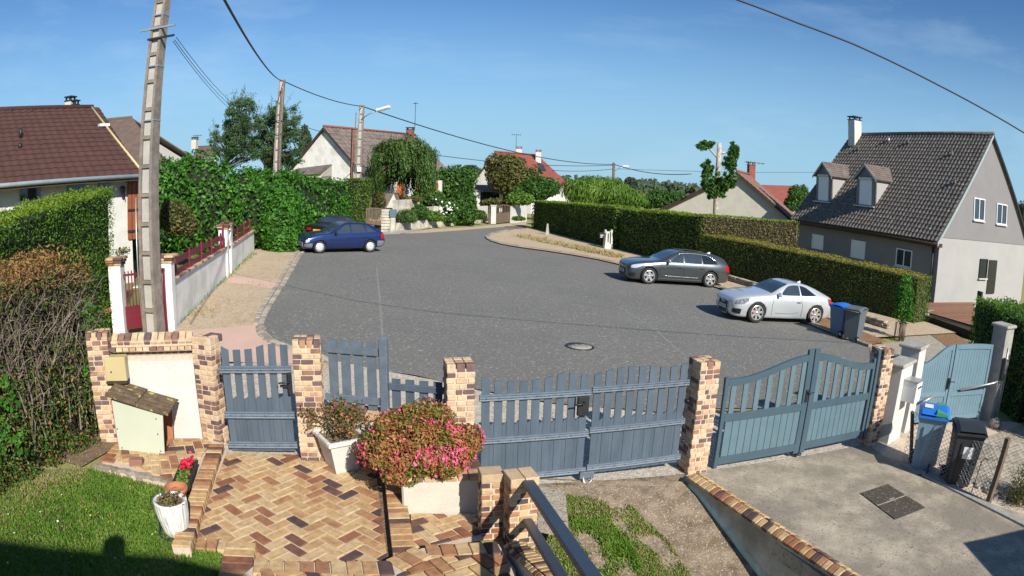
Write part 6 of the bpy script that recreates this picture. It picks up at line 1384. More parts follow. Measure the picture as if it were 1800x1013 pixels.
# climbing plant on the post beside the bins
gpb = G(1580, 598); T = thing('climbing_plant', 'climbing shrub on a timber post at the end of the low hedge', 'plant', gpb); hz = zat(gpb, 1580, 478)-gpb.z
bb = [((gpb.x, gpb.y, gpb.z+hz*.72), (.34, .34, .62)), ((gpb.x+.12, gpb.y, gpb.z+hz*.45), (.38, .36, .5)), ((gpb.x-.12, gpb.y, gpb.z+hz*.5), (.3, .3, .55))]; X, N_ = blobs(4200, bb, .8); lobj('foliage', T, leafmesh('foliage', X, N_, .085, 'leaf_laurel', tilt=.7))
b = MB(); b.tube([gpb, gpb+Vector((0, 0, hz*.8))], .045, 6); b.tube([gpb+Vector((.1, 0, 0)), gpb+Vector((.08, 0, hz*.5))], .02, 5); obj('timber_post', b, 'wood_rust', T, world=True)
b = MB(); 
for k in range(26): th = rng.uniform(0, 6.28); p = gpb+Vector((.2*cos(th), .2*sin(th), 0)); b.tube([p, p+Vector((rng.uniform(-.06, .06), rng.uniform(-.06, .06), .6))], [.012, .006], 4)
stuff(obj('bare_stems', b, 'twig_grey', T, world=True))
# dry tufts along the far hedges
def tufts(label, pts, n, size, mat, spread, name='dry_grass', h=.05):
    P = [G(*p) for p in pts]; X = []
    for k in range(n): i = rng.integers(0, len(P)-1); q = P[i].lerp(P[i+1], rng.uniform()); X.append((q.x+rng.normal(0, spread), q.y+rng.normal(0, spread), q.z+h+rng.uniform(0, size*.8)))
    me = leafmesh(name, np.array(X), np.tile([.3, -1., .1], (n, 1)), size, mat, tilt=.6, aspect=4, up=np.array([[0, 0, 1.]])); o = bpy.data.objects.new(name, me); C.objects.link(o); o['kind'] = 'stuff'; o['label'] = label; o['category'] = 'grass'; return o
tufts('strip of dry straw grass along the foot of the far hedges', [(915, 418), (960, 428), (1010, 438), (1050, 447), (1090, 455)], 2300, .20, 'grass_dry', .30, h=.06)
tufts('weeds growing along the foot of the white wall', [(312, 570), (350, 530), (385, 500), (402, 486), (430, 462), (446, 447)], 500, .09, 'grass_blade', .10, 'wall_weeds', .03)
tufts('scattered weeds in the gravel pavement', [(330, 555), (360, 545), (350, 560), (480, 470), (470, 520)], 260, .08, 'grass_dry', .35, 'gravel_weeds', .02)
# forest on the horizon
def forest(label, x0, x1, y0, y1, n, h, zb, name):
    X = []; k = 0
    for i in range(n):
        x = x0+(x1-x0)*rng.uniform(); y = y0+(y1-y0)*rng.uniform(); hh_ = h*rng.uniform(.7, 1.15)*(1+.25*sin(x*.021)+.15*sin(x*.063)); m = 26; r = h*.42
        d = rng.normal(0, 1, (m, 3)); d /= np.linalg.norm(d, axis=1)[:, None]; X.append(np.array([x, y, zb+hh_*.55])+d*np.array([r, r, hh_*.5]))
    X = np.vstack(X); me = leafmesh(name, X, np.tile([0, -1., .6], (len(X), 1)), h*.40, 'leaf_far', tilt=.7, aspect=1.4); o = bpy.data.objects.new(name, me); C.objects.link(o); o['kind'] = 'stuff'; o['label'] = label; o['category'] = 'forest'
    return o
forest('dark line of woodland on the horizon beyond the wheat field', -260, 1000, 530, 590, 1100, 8.2, -.5, 'woodland')
forest('nearer belt of round trees before the woodland', 60, 260, 330, 360, 130, 6.6, -1.5, 'tree_belt')
# grass of the lawn, as blades
def grass(name, label, region, n, size, mats, mix=.12, zf=None, h=.02, thr=None):
    R_ = [(p[0], p[1]) for p in region]; xs_ = [p[0] for p in R_]; ys_ = [p[1] for p in R_]; X = rng.uniform(min(xs_), max(xs_), n); Y = rng.uniform(min(ys_), max(ys_), n); ins = np.zeros(n, bool); j = len(R_)-1
    for i in range(len(R_)):
        xi, yi = R_[i]; xj, yj = R_[j]; c = ((yi > Y) != (yj > Y)) & (X < (xj-xi)*(Y-yi)/(yj-yi+1e-9)+xi); ins ^= c; j = i
    X, Y = X[ins], Y[ins]
    if thr is not None: q_ = noise3(np.stack([X, Y, X*0], 1), 4.2, 8)+rng.normal(0, .22, len(X)) > thr; X, Y = X[q_], Y[q_]
    nn = noise3(np.stack([X, Y, X*0], 1), 2.3, 4); Z = np.array([zf(a, b_) if zf else gz(a) for a, b_ in zip(X, Y)])+h+rng.uniform(0, size*.4, len(X))
    P = np.stack([X, Y, Z], 1); mi = (rng.uniform(0, 1, len(X)) < np.clip(mix+nn*.25, 0, 1)).astype(int)
    me = leafmesh(name, P, np.tile([.3, -1., .2], (len(X), 1)), size, mats, tilt=1.0, aspect=4, midx=mi, up=np.array([[0, 0, .9]])); o = bpy.data.objects.new(name, me); C.objects.link(o); o['kind'] = 'stuff'; o['label'] = label; o['category'] = 'grass'; return o
lawnR = [gp(-8.5, 2.4), gp(-2.65, 2.4), gp(-2.65, 4.95), G(350, 962), G(332, 900), G(328, 872), G(250, 838), G(172, 826), G(60, 850), gp(-8.5, 5.0)]
grass('lawn_grass', 'short green lawn with a few daisies left of the brick path', lawnR, 95000, .045, ['grass_blade', 'grass_dry'], .08)
tufts('worn brown edge of the lawn under the dying hedge', [(20, 880), (80, 850), (150, 835)], 900, .04, 'grass_dry', .16, 'worn_grass', .02)
gr = [gp(.5, 7.0), gp(.8, 7.25), gp(1.5, 7.1), gp(1.8, 6.6), gp(2.1, 5.9), gp(2.1, 5.6), gp(2.3, 4.2), gp(.3, 4.2), gp(.36, 6)]
grass('ramp_grass', 'patch of green and yellow grass on the dirt ramp', [gp(.36, 7.2), gp(.8, 7.4), gp(1.6, 7.25), gp(2.05, 6.6), gp(2.3, 5.9), gp(2.4, 4.2), gp(.3, 4.2), gp(.32, 6)], 85000, .045, ['grass_blade', 'grass_dry'], .38, zf=ramp_z, h=.015, thr=-.12)
grass('ramp_tuft', 'bright green grass tuft in the middle of the dirt ramp', [gp(.8, 7.0), gp(1.45, 7.0), gp(1.6, 6.2), gp(.9, 6.1)], 14000, .065, ['grass_blade', 'grass_dry'], .05, zf=ramp_z, h=.03, thr=.1)
T = thing('lawn_flowers', 'tiny yellow and white flowers scattered over the lawn', 'flowers', gp(-5, 4)); X = np.array([(x, y, gz(x)+.06) for x, y in zip(rng.uniform(-7, -3, 60), rng.uniform(3, 6, 60))]); _pt = lobj('petals', T, leafmesh('petals', X, np.tile([0, 0, 1.], (60, 1)), .028, ['flower_yellow', 'flower_white'], aspect=1.1, tilt=.2, midx=(rng.uniform(0, 1, 60) < .5).astype(int))); stuff(_pt)
# azalea
AZ = gp(-.98, 6.75, .46); T = thing('azalea', 'broad azalea bush with bronze leaves and pink flowers in the stucco planter', 'shrub', AZ)
bb = [((-1.08, 6.95, .84), (.50, .44, .31)), ((-1.46, 6.88, .68), (.32, .32, .28)), ((-.70, 6.90, .74), (.34, .36, .32)), ((-1.12, 6.66, .67), (.44, .24, .20)), ((-.98, 7.1, 1.02), (.34, .30, .24)), ((-1.32, 7.05, .93), (.26, .26, .22)), ((-.48, 7.0, .80), (.20, .24, .22)), ((-.78, 6.66, .65), (.28, .2, .18)), ((-1.62, 6.95, .56), (.2, .2, .18)), ((-1.2, 6.50, .53), (.24, .10, .10))]
_r = np.random.default_rng(5)
for _ in range(26):
    c0, r0 = bb[_r.integers(0, 9)]; d0 = _r.normal(0, 1, 3); d0 /= np.linalg.norm(d0); d0[2] = abs(d0[2])*.8; d0[1] = -abs(d0[1]); s0 = _r.uniform(.07, .13); bb.append((tuple(c0[q]+d0[q]*r0[q]*.98 for q in range(3)), (s0, s0, s0*.8)))
X, N_ = blobs(36000, bb, .40); mi = (noise3(X, 6, 2)+rng.normal(0, .35, len(X)) > .25).astype(int); lobj('foliage', T, leafmesh('foliage', X, N_, .048, ['leaf_azalea', 'leaf_azalea_red'], tilt=.8, midx=mi, aspect=2.3))
X, N_ = blobs(12000, bb, .08); m_ = (noise3(X, 8.5, 21)+rng.normal(0, .2, len(X)) > .32); X = X[m_]; N_ = N_[m_]; lobj('blossom', T, leafmesh('blossom', X+N_*.015, N_, .038, 'flower_pink', tilt=.6, aspect=1.4))
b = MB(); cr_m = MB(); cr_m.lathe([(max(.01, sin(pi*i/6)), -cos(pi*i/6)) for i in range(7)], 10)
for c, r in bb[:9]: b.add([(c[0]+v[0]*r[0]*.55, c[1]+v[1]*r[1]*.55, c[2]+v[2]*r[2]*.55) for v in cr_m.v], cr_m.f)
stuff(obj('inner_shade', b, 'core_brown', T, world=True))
# potted shrub in the square white planter
pc = G(598, 832); pc = Vector((pc.x, pc.y+.17, pc.z)); T = thing('square_planter', 'square tapered white planter standing on the brick path', 'planter', mat=Matrix.Translation(pc) @ Matrix.Rotation(R(38), 4, 'Z') @ Matrix.Scale(1.22, 4))
b = MB(); b.hexa([(-.14, -.14, 0), (.14, -.14, 0), (.14, .14, 0), (-.14, .14, 0)], [(-.21, -.21, .36), (.21, -.21, .36), (.21, .21, .36), (-.21, .21, .36)]); obj('planter_body', b, 'planter_white', T)
b = MB()
for sx, sy, lx, ly in ((0, -1, .48, .045), (0, 1, .48, .045), (-1, 0, .045, .39), (1, 0, .045, .39)): b.box((sx*.2175, sy*.2175, .385), (lx, ly, .05), ch=.008)
obj('rim', b, 'planter_white', T); b = MB(); b.box((0, 0, .355), (.39, .39, .02)); obj('soil', b, 'soil', T)
T = thing('potted_shrub', 'sparse leggy shrub with reddish leaves in the square white planter', 'shrub', pc+Vector((0, 0, .44))); b = MB(); tips = []
for k in range(34):
    th = rng.uniform(0, 6.28); r = rng.uniform(.1, .42); s = Vector((rng.normal(0, .06), rng.normal(0, .06), 0)); e = Vector((r*cos(th), r*sin(th), rng.uniform(.18, .48))); b.tube([s, s.lerp(e, .5)+Vector((0, 0, .06)), e], [.008, .006, .003], 4); tips.append(e+pc+Vector((0, 0, .44)))
stuff(obj('bare_stems', b, 'twig_grey', T)); X = np.array([tuple(t+Vector(rng.normal(0, .055, 3))) for t in tips for _ in range(46)]); lobj('foliage', T, leafmesh('foliage', X, np.tile([0, -.3, 1.], (len(X), 1)), .042, ['leaf_olive', 'leaf_azalea_red'], tilt=.9, midx=(rng.uniform(0, 1, len(X)) < .3).astype(int)))
# white ribbed pot
pc = G(300, 955)+Vector((0, .19, .0)); pc.z = gz(pc.x)+.01; T = thing('ribbed_pot', 'tall white ribbed pot on a dark saucer at the lawn edge', 'plant pot', pc)
b = MB(); n = 48; vs = []; prof = [(.130, 0), (.152, .05), (.185, .22), (.197, .37), (.200, .40)]
for r, z in prof:
    for j in range(n): rr = r*(1+(.012 if j % 2 else -.012)*(z < .38)); vs.append((rr*cos(2*pi*j/n), rr*sin(2*pi*j/n), z+.03))
fs = [(i*n+j, i*n+(j+1) % n, (i+1)*n+(j+1) % n, (i+1)*n+j) for i in range(4) for j in range(n)]; b.add(vs, fs)
b.lathe([(.200, .43), (.197, .445), (.172, .445), (.168, .40)], 32); obj('pot_body', b, 'pot_ribbed', T)
b = MB(); b.lathe([(0, .40), (.168, .40)], 24); obj('soil', b, 'soil', T); b = MB(); b.lathe([(0, .005), (.19, .005), (.225, .04), (.215, .045), (.18, .02), (0, .02)], 28); obj('saucer', b, 'rubber', T)
T2 = thing('withered_plant', 'withered brown plant with a few green leaves in the ribbed pot', 'plant', pc+Vector((0, 0, .42))); X = np.array([(pc.x+rng.normal(0, .06), pc.y+rng.normal(0, .06), pc.z+.42+abs(rng.normal(0, .04))) for _ in range(420)]); lobj('foliage', T2, leafmesh('foliage', X, np.tile([0, 0, 1.], (420, 1)), .06, ['leaf_dead', 'leaf_mid'], tilt=1, midx=(rng.uniform(0, 1, 420) < .3).astype(int), aspect=4))
b = MB(); b.tube([pc+Vector((-.17, 0, .44)), pc+Vector((-.25, -.02, .44)), pc+Vector((-.27, -.02, .36)), pc+Vector((-.22, -.04, .18)), pc+Vector((-.16, -.1, .02)), pc+Vector((-.12, -.2, .0))], .006, 5); tag(obj('garden_wire', b, 'metal_dark'), 'thin black wire looped beside the white ribbed pot', 'wire')
pt = G(312, 905)+Vector((-.02, .12, 0)); T = thing('terracotta_pot', 'pale terracotta pot between the ribbed pot and the flower box', 'plant pot', Vector((pt.x, pt.y, gz(pt.x)+.06))); b = MB(); b.lathe([(.09, 0), (.13, .2), (.15, .2), (.15, .25), (.13, .25), (.12, .2), (0, .2)], 24); obj('pot_body', b, 'brick_pale' if False else 'terracotta', T)
# flower box on the border
fb0, fb1 = G(341, 822, .08), G(318, 886, .08); fc = (fb0+fb1)/2; d_ = fb1-fb0; T = thing('flower_box', 'long dark trough with bright red flowers on the lawn edge', 'planter', fc, math.atan2(d_.y, d_.x)); Lb = .62
b = MB(); b.hexa([(-Lb/2, -.07, 0), (Lb/2, -.07, 0), (Lb/2, .07, 0), (-Lb/2, .07, 0)], [(-Lb/2-.02, -.115, .17), (Lb/2+.02, -.115, .17), (Lb/2+.02, .115, .17), (-Lb/2-.02, .115, .17)])
for sy in (-1, 1): b.box((0, sy*.105, .175), (Lb+.06, .02, .03))
for sx in (-1, 1): b.box((sx*(Lb/2+.02), 0, .175), (.02, .19, .03))
obj('trough_body', b, 'rubber', T)
T2 = thing('red_begonias', 'red flowers with green and bronze leaves in the dark trough', 'flowers', fc+Vector((0, 0, .17))); rt = Matrix.Rotation(math.atan2(d_.y, d_.x), 3, 'Z'); X = np.array([tuple(fc+rt @ Vector((rng.uniform(-Lb/2, Lb/2), rng.normal(0, .035), .16+abs(rng.normal(0, .025))))) for _ in range(900)])
lobj('foliage', T2, leafmesh('foliage', X, np.tile([0, -.2, 1.], (900, 1)), .045, ['leaf_laurel', 'leaf_azalea_red'], tilt=.7, midx=(rng.uniform(0, 1, 900) < .2).astype(int), aspect=1.4))
X = np.array([tuple(fc+rt @ Vector((rng.normal(-.14, .09), rng.normal(0, .04), .225+abs(rng.normal(0, .02))))) for _ in range(90)]); lobj('blossom', T2, leafmesh('blossom', X, np.tile([0, -.2, 1.], (90, 1)), .05, 'flower_red', tilt=.5, aspect=1.2))
# houseplants and corner shrub
c = GL+Vector((-.25, -.28, .72)); T = thing('ledge_plant', 'small plant in the pot on the brick ledge of the gate column', 'plant', c); X, N_ = blobs(220, [((c.x, c.y, c.z+.1), (.14, .12, .14))], .9); lobj('foliage', T, leafmesh('foliage', X, N_, .06, 'leaf_olive'))
c = gp(8.15, 6.15); T = thing('garden_shrub', 'small leafy shrub at the lower right edge by the paving blocks', 'shrub', c); X, N_ = blobs(2600, [((c.x, c.y, c.z+.28), (.42, .42, .36)), ((c.x-.25, c.y-.1, c.z+.15), (.35, .3, .2))], .8); lobj('foliage', T, leafmesh('foliage', X, N_, .055, 'leaf_olive', aspect=3))
for k, (px, py) in enumerate(((300, 412), (395, 380))): c = GL+Vector((.05, .3, 1.9)) if k == 0 else Vector((WB.x, WB.y, WB.z+1.95)); T = thing('column_plant', ['leafy plant growing on the brick cap left of the concrete pole', 'small leafy plant growing on the brick cap of the white column pair'][k], 'plant', c); X, N_ = blobs(160, [((c.x, c.y, c.z+.02), (.25, .2, .12))], .9); lobj('foliage', T, leafmesh('foliage', X, N_, .07, 'leaf_olive'))
# ================================================================== CARS
def cr(P, t):
    """Catmull-Rom through rows P (k,m) at parameter t in 0..k-1"""
    k = len(P); i = min(int(t), k-2); f = t-i; p0 = P[max(i-1, 0)]; p1 = P[i]; p2 = P[i+1]; p3 = P[min(i+2, k-1)]
    return .5*((2*p1)+(p2-p0)*f+(2*p0-5*p1+4*p2-p3)*f*f+(3*p1-p0-3*p2+p3)*f**3)
class Car:
    """st rows: x, zb, zs(sill turn), w_sill, w_mid, z_mid, w_belt, z_belt, w_roof, z_roof, z_top"""
    def __init__(s, st): s.st = np.array(st, float); s.xs = s.st[:, 0]
    def row(s, x):
        xs = s.xs; x = min(max(x, min(xs)), max(xs)); i = int(np.clip(np.searchsorted(-xs if xs[0] > xs[-1] else xs, -x if xs[0] > xs[-1] else x)-1, 0, len(xs)-2))
        f = (x-xs[i])/(xs[i+1]-xs[i]); P = s.st; a = P[i]; b = P[i+1]; m0 = (P[i+1]-P[max(i-1, 0)])/(xs[i+1]-xs[max(i-1, 0)]); m1 = (P[min(i+2, len(P)-1)]-P[i])/(xs[min(i+2, len(P)-1)]-xs[i]); h = xs[i+1]-xs[i]
        r = (2*f**3-3*f*f+1)*a+(f**3-2*f*f+f)*h*m0+(-2*f**3+3*f*f)*b+(f**3-f*f)*h*m1; r[0] = x; return r
    def sec(s, x):
        _, zb, zs, ws, wm, zm, wb_, zbl, wr, zr, zt = s.row(x)
        return np.array([(0, zb), (ws*.85, zb), (ws, zs), (wm, zm), (wb_, zbl), (wr, zr), (wr*.62, zr+(zt-zr)*.75), (0, zt)])
    def pt(s, x, v):
        q = cr(s.sec(x), v) if 1 <= v else s.sec(x)[0]*(1-v)+s.sec(x)[1]*v
        if v > 6: f = v-6; a, b_ = s.sec(x)[6], s.sec(x)[7]; q = a*(1-f)+b_*f; q[1] = a[1]+(b_[1]-a[1])*(1-(1-f)**2)
        return Vector((x, max(0, q[0]), q[1]))
    def nrm(s, x, v):
        e = .02; a = s.pt(x+e, v)-s.pt(x-e, v); b_ = s.pt(x, min(7, v+.05))-s.pt(x, max(0, v-.05)); n = b_.cross(a)
        if n.length < 1e-9: return Vector((0, 0, 1))
        n.normalize(); c = s.pt(x, v)-Vector((x, 0, .6))
        return n if n.dot(c) > 0 else -n
    def body(s, nx_=88):
        x0, x1 = s.xs[0], s.xs[-1]; tt = np.linspace(0, 1, nx_); X = [x0+(x1-x0)*t for t in tt]; vv = [0, 1, 1.5, 2, 2.33, 2.66, 3, 3.25, 3.5, 3.75, 4, 4.15, 4.35, 4.6, 4.8, 5, 5.2, 5.5, 6, 6.35, 6.7, 7]
        rows = []
        for x in X:
            h = [s.pt(x, v) for v in vv]; rows.append(h+[Vector((p.x, -p.y, p.z)) for p in h[-2:0:-1]])
        n = len(rows[0]); b = MB(); b.add([p for r in rows for p in r], [(i*n+j, i*n+(j+1) % n, (i+1)*n+(j+1) % n, (i+1)*n+j) for i in range(nx_-1) for j in range(n)]+[tuple(range(n)), tuple(range((nx_-1)*n, nx_*n))[::-1]], 0, True)
        return b
    def patch(s, bot, top, side=1, nu=10, nv=5, off_=.006, th=None):
        """bot/top: lists of (x, v) polylines with equal counts; surface-hugging panel"""
        b = MB(); bot = np.array(bot, float); top = np.array(top, float); k = len(bot); V = []
        for i in range(nu+1):
            t = i/nu*(k-1); a = cr(bot, t) if k > 2 else bot[0]*(1-t)+bot[1]*t; c = cr(top, t) if k > 2 else top[0]*(1-t)+top[1]*t
            for j in range(nv+1):
                q = a+(c-a)*j/nv; p = s.pt(q[0], q[1])+s.nrm(q[0], q[1])*off_
                if side < 0: p.y = -p.y
                V.append(p)
        b.add(V, [(i*(nv+1)+j, (i+1)*(nv+1)+j, (i+1)*(nv+1)+j+1, i*(nv+1)+j+1) for i in range(nu) for j in range(nv)], 0, True); return b
def wheel_mb(r, w_, spokes, T, pos, side, style, cal=None):
    wm = MB(); wm.lathe([(r*.72, -w_/2), (r*.94, -w_/2), (r, -w_*.36), (r, w_*.36), (r*.94, w_/2), (r*.72, w_/2), (r*.70, w_*.2), (r*.70, -w_*.2), (r*.72, -w_/2)], 32, (0, 0, 0), 0, 'Y')
    o = obj('wheel', wm, 'tyre', T); o.location = pos
    m = MB(); s_ = side
    yo = s_*w_*.46
    if style == 'cap':
        m.lathe([(0, yo+s_*.01), (r*.32, yo+s_*.008), (r*.64, yo), (r*.70, yo-s_*.02)], 28, (0, 0, 0), 0, 'Y'); ro = obj('hubcap', m, 'hubcap', o)
        h = MB()
        for i in range(12): a = 2*pi*i/12; h.box((cos(a)*r*.56, yo+s_*.006, sin(a)*r*.56), (.035, .012, .02), Matrix.Rotation(-a, 3, 'Y'))
        obj('hubcap_slots', h, 'ink', o)['kind'] = 'stuff'
    else:
        m.lathe([(r*.62, yo), (r*.72, yo+s_*.005), (r*.73, yo-s_*.03), (r*.66, yo-s_*.05), (r*.62, yo)], 32, (0, 0, 0), 0, 'Y'); m.lathe([(0, yo-s_*.0), (r*.12, yo-s_*.0), (r*.15, yo-s_*.04)], 16, (0, 0, 0), 0, 'Y')
        for i in range(spokes):
            a = 2*pi*i/spokes+.3; wd_ = r*(.13 if spokes > 5 else .15)
            q = [(r*.10, -wd_*.75), (r*.66, -wd_*(1.0 if spokes > 5 else 1.15)), (r*.66, wd_*(1.0 if spokes > 5 else 1.15)), (r*.10, wd_*.75)]
            pts = [(x*cos(a)-z*sin(a), yo-s_*.012, x*sin(a)+z*cos(a)) for x, z in q]; m.prism(pts, (0, -s_*.02, 0))
        ro = obj('rim', m, 'alloy', o)
        d = MB(); d.lathe([(0, yo-s_*.10), (r*.66, yo-s_*.10)], 24, (0, 0, 0), 0, 'Y'); obj('wheel_well', d, 'ink', o)
        d = MB(); d.lathe([(0, yo-s_*.075), (r*.46, yo-s_*.075), (r*.46, yo-s_*.09)], 20, (0, 0, 0), 0, 'Y'); obj('brake_disc', d, 'galvanised', o)
        if cal: d = MB(); d.box((r*.36, yo-s_*.06, .02), (.09, .03, .2), ch=.01); obj('brake_caliper', d, cal, o)
    return o
def carmatrix(pf, pr, side, track, wb_):
    """pf, pr: ground contact px of the near front and rear wheels; side=+1 if the near side is the car's left"""
    A_, B_ = G(*pf), G(*pr); X = (A_-B_).normalized(); N_ = Vector((SL, 0, -1)).normalized()*-1; Y_ = N_.cross(X).normalized(); Z_ = X.cross(Y_)
    o = (A_+B_)/2-Y_*(side*track/2); m = Matrix((X, Y_, Z_)).transposed().to_4x4(); m.translation = o+Vector((0, 0, .005)); return m
def cut_arches(body, wheels, r, w_):
    cut = MB()
    for x, sd in wheels: cut.lathe([(0, -w_), (r, -w_), (r, w_), (0, w_)], 32, (x[0], sd, x[1]), 0, 'Y')
    me = cut.mesh('arch', 'ink'); bm = bmesh.new(); bm.from_mesh(me); bmesh.ops.recalc_face_normals(bm, faces=bm.faces); bmesh.ops.remove_doubles(bm, verts=bm.verts, dist=1e-4); bmesh.ops.holes_fill(bm, edges=bm.edges); bm.to_mesh(me)
    co = bpy.data.objects.new('arch', me); C.objects.link(co); co.matrix_world = body.parent.matrix_world
    body.data.materials.append(MATS['ink'])
    md = body.modifiers.new('b', 'BOOLEAN'); md.operation = 'DIFFERENCE'; md.object = co; md.solver = 'EXACT'; md.material_mode = 'TRANSFER'
    bpy.context.view_layer.update(); dg = bpy.context.evaluated_depsgraph_get(); nm = bpy.data.meshes.new_from_object(body.evaluated_get(dg)); body.modifiers.clear(); body.data = nm; bpy.data.objects.remove(co)
def lettering(T, txt, size, mat_local, matn, ext=.002):
    cu = bpy.data.curves.new('lettering', 'FONT'); cu.body = txt; cu.size = size; cu.align_x = 'CENTER'; cu.align_y = 'CENTER'; cu.extrude = ext
    o = bpy.data.objects.new('lettering', cu); C.objects.link(o); bpy.context.view_layer.update()
    me = bpy.data.meshes.new_from_object(o.evaluated_get(bpy.context.evaluated_depsgraph_get())); bpy.data.objects.remove(o); me.materials.clear(); me.materials.append(MATS[matn])
    o = bpy.data.objects.new('lettering', me); C.objects.link(o); o.parent = T; o.matrix_local = mat_local; return o
FRONT = lambda x, y, z, tilt=0: Matrix.Translation((x, y, z)) @ Matrix.Rotation(pi/2, 4, 'Z') @ Matrix.Rotation(pi/2+tilt, 4, 'X')
def rings(T, x, z, r, w_, n=4, tilt=0):
    b = MB()
    for i in range(n):
        cy = (i-(n-1)/2)*r*1.5; P = [(x+.004*(i % 2)-sin(tilt)*r*sin(2*pi*k/20), cy+r*cos(2*pi*k/20), z+r*sin(2*pi*k/20)) for k in range(21)]; b.tube(P, w_, 5)
    obj('badge', b, 'chrome', T)['kind'] = 'stuff'
def seam(car, T, pts, side, r=.006, mat='ink', name='door_seam'):
    b = MB(); P = []
    for (x, v), (x2, v2) in zip(pts, pts[1:]):
        for k in range(6): f = k/6; P.append((x+(x2-x)*f, v+(v2-v)*f))
    P.append(pts[-1]); Q = []
    for x, v in P: p = car.pt(x, v)+car.nrm(x, v)*.001; p.y *= side; Q.append(p)
    b.tube(Q, r, 4); obj(name, b, mat, T)
def mirror(T, x, y, z, side, mat):
    b = MB(); b.box((x, y+side*.10, z), (.11, .20, .13), ch=.035); obj('wing_mirror', b, mat, T); b = MB(); b.box((x-.02, y, z-.04), (.05, .12, .04)); obj('mirror_stem', b, 'black_plastic', T)

# ---- silver coupe: length 4.18, wheelbase 2.47 (front axle at +1.235)
st = [ # x, zb, zs, w_sill, w_mid, z_mid, w_belt, z_belt, w_roof, z_roof, z_top
 [2.09, .30, .38, .42, .50, .50, .46, .60, .40, .64, .66],
 [2.04, .20, .30, .62, .70, .48, .64, .66, .56, .71, .735],
 [1.90, .16, .26, .76, .83, .52, .76, .73, .64, .785, .81],
 [1.60, .15, .24, .82, .90, .56, .84, .80, .68, .865, .89],
 [1.235, .15, .24, .84, .925, .60, .87, .855, .70, .92, .945],
 [.85, .15, .24, .83, .915, .60, .87, .885, .70, .955, .985],
 [.62, .15, .24, .83, .91, .60, .875, .90, .70, 1.0, 1.03],
 [.25, .15, .24, .83, .91, .60, .875, .915, .655, 1.19, 1.215],
 [-.08, .15, .24, .83, .91, .60, .875, .925, .615, 1.29, 1.325],
 [-.45, .15, .24, .83, .915, .60, .88, .935, .60, 1.315, 1.355],
 [-.85, .15, .24, .84, .925, .61, .89, .945, .60, 1.28, 1.32],
 [-1.235, .15, .24, .85, .935, .63, .89, .955, .60, 1.195, 1.235],
 [-1.60, .18, .26, .83, .92, .64, .85, .955, .60, 1.075, 1.11],
 [-1.88, .22, .30, .78, .86, .64, .79, .91, .62, .975, 1.00],
 [-2.03, .28, .36, .68, .76, .62, .70, .84, .60, .885, .90],
 [-2.09, .36, .42, .50, .60, .60, .56, .74, .50, .80, .81]]
def finish(T, car, spec):
    for side in (1, -1):
        for nm, bot, top, mt in spec['sides']: obj(nm, car.patch(bot, top, side, nu=14 if len(bot) > 2 else 8), mt, T, recalc=False)
    for nm, rows, mt in spec['tops']:
        for side in (1, -1): obj(nm, car.patch([(x, v0) for x, v0, v1 in rows], [(x, v1) for x, v0, v1 in rows], side, nu=12, nv=6), mt, T, recalc=False)
m = carmatrix((1330, 568), (1427, 571), 1, 1.72, 2.47)
T = thing('silver_coupe', 'low silver grey coupe with round arched roof parked by the wheelie bins', 'car', mat=m, group='cars parked on the close')
car = Car(st); bd = obj('body', car.body(), 'car_silver', T)
cut_arches(bd, [((1.235, .33), .86), ((1.235, .33), -.86), ((-1.235, .33), .86), ((-1.235, .33), -.86)], .375, .20)
finish(T, car, dict(sides=[
 ('side_window', [(.42, 4.12), (.0, 4.08), (-.48, 4.08)], [(.30, 4.30), (-.02, 4.82), (-.48, 4.88)], 'glass_win'),
 ('rear_quarter_window', [(-.53, 4.08), (-.8, 4.09), (-1.18, 4.15)], [(-.53, 4.87), (-.8, 4.76), (-1.15, 4.22)], 'glass_dark'),
 ('headlight', [(2.02, 3.4), (1.8, 3.25), (1.58, 3.55)], [(1.99, 3.95), (1.78, 4.05), (1.54, 3.95)], 'headlamp_dark'),
 ('tail_light', [(-1.98, 3.2), (-1.88, 3.2), (-1.78, 3.3)], [(-1.98, 3.9), (-1.86, 3.95), (-1.74, 3.85)], 'lamp_red'),
 ('air_intake', [(2.055, 1.95), (1.97, 2.0), (1.83, 2.05)], [(2.055, 2.7), (1.96, 2.75), (1.82, 2.65)], 'ink')],
 tops=[('windscreen', [(.66, 5.0, 7), (.45, 4.98, 7), (.15, 5.0, 7), (-.02, 5.1, 7)], 'glass_win'),
       ('rear_window', [(-.98, 5.2, 7), (-1.2, 5.1, 7), (-1.5, 5.1, 7), (-1.58, 5.2, 7)], 'glass_dark')]))
for sx in (1, -1):
    b = MB(); b.lathe([(0, 0), (.05, .005), (.062, .0)], 14, (1.86, sx*.735, .655), 0, 'Y' if False else 'Z')
gb = MB(); gb.prism([(2.10, -.30, .20), (2.10, .30, .20), (2.11, .36, .42), (2.085, .33, .62), (2.085, -.33, .62), (2.11, -.36, .42)], (-.06, 0, 0)); obj('grille', gb, 'ink', T)
b = MB(); pp = [(2.112, y, z) for y, z in ((-.31, .19), (.31, .19), (.375, .42), (.345, .635), (-.345, .635), (-.375, .42), (-.31, .19))]; b.tube(pp, .012, 5); obj('grille_frame', b, 'chrome', T)
rings(T, 2.112, .56, .042, .008); b = MB(); b.box((2.125, 0, .40), (.012, .52, .11)); obj('number_plate', b, 'plate_white', T); lettering(T, 'DV-875-YM', .10, FRONT(2.133, 0, .40), 'ink')
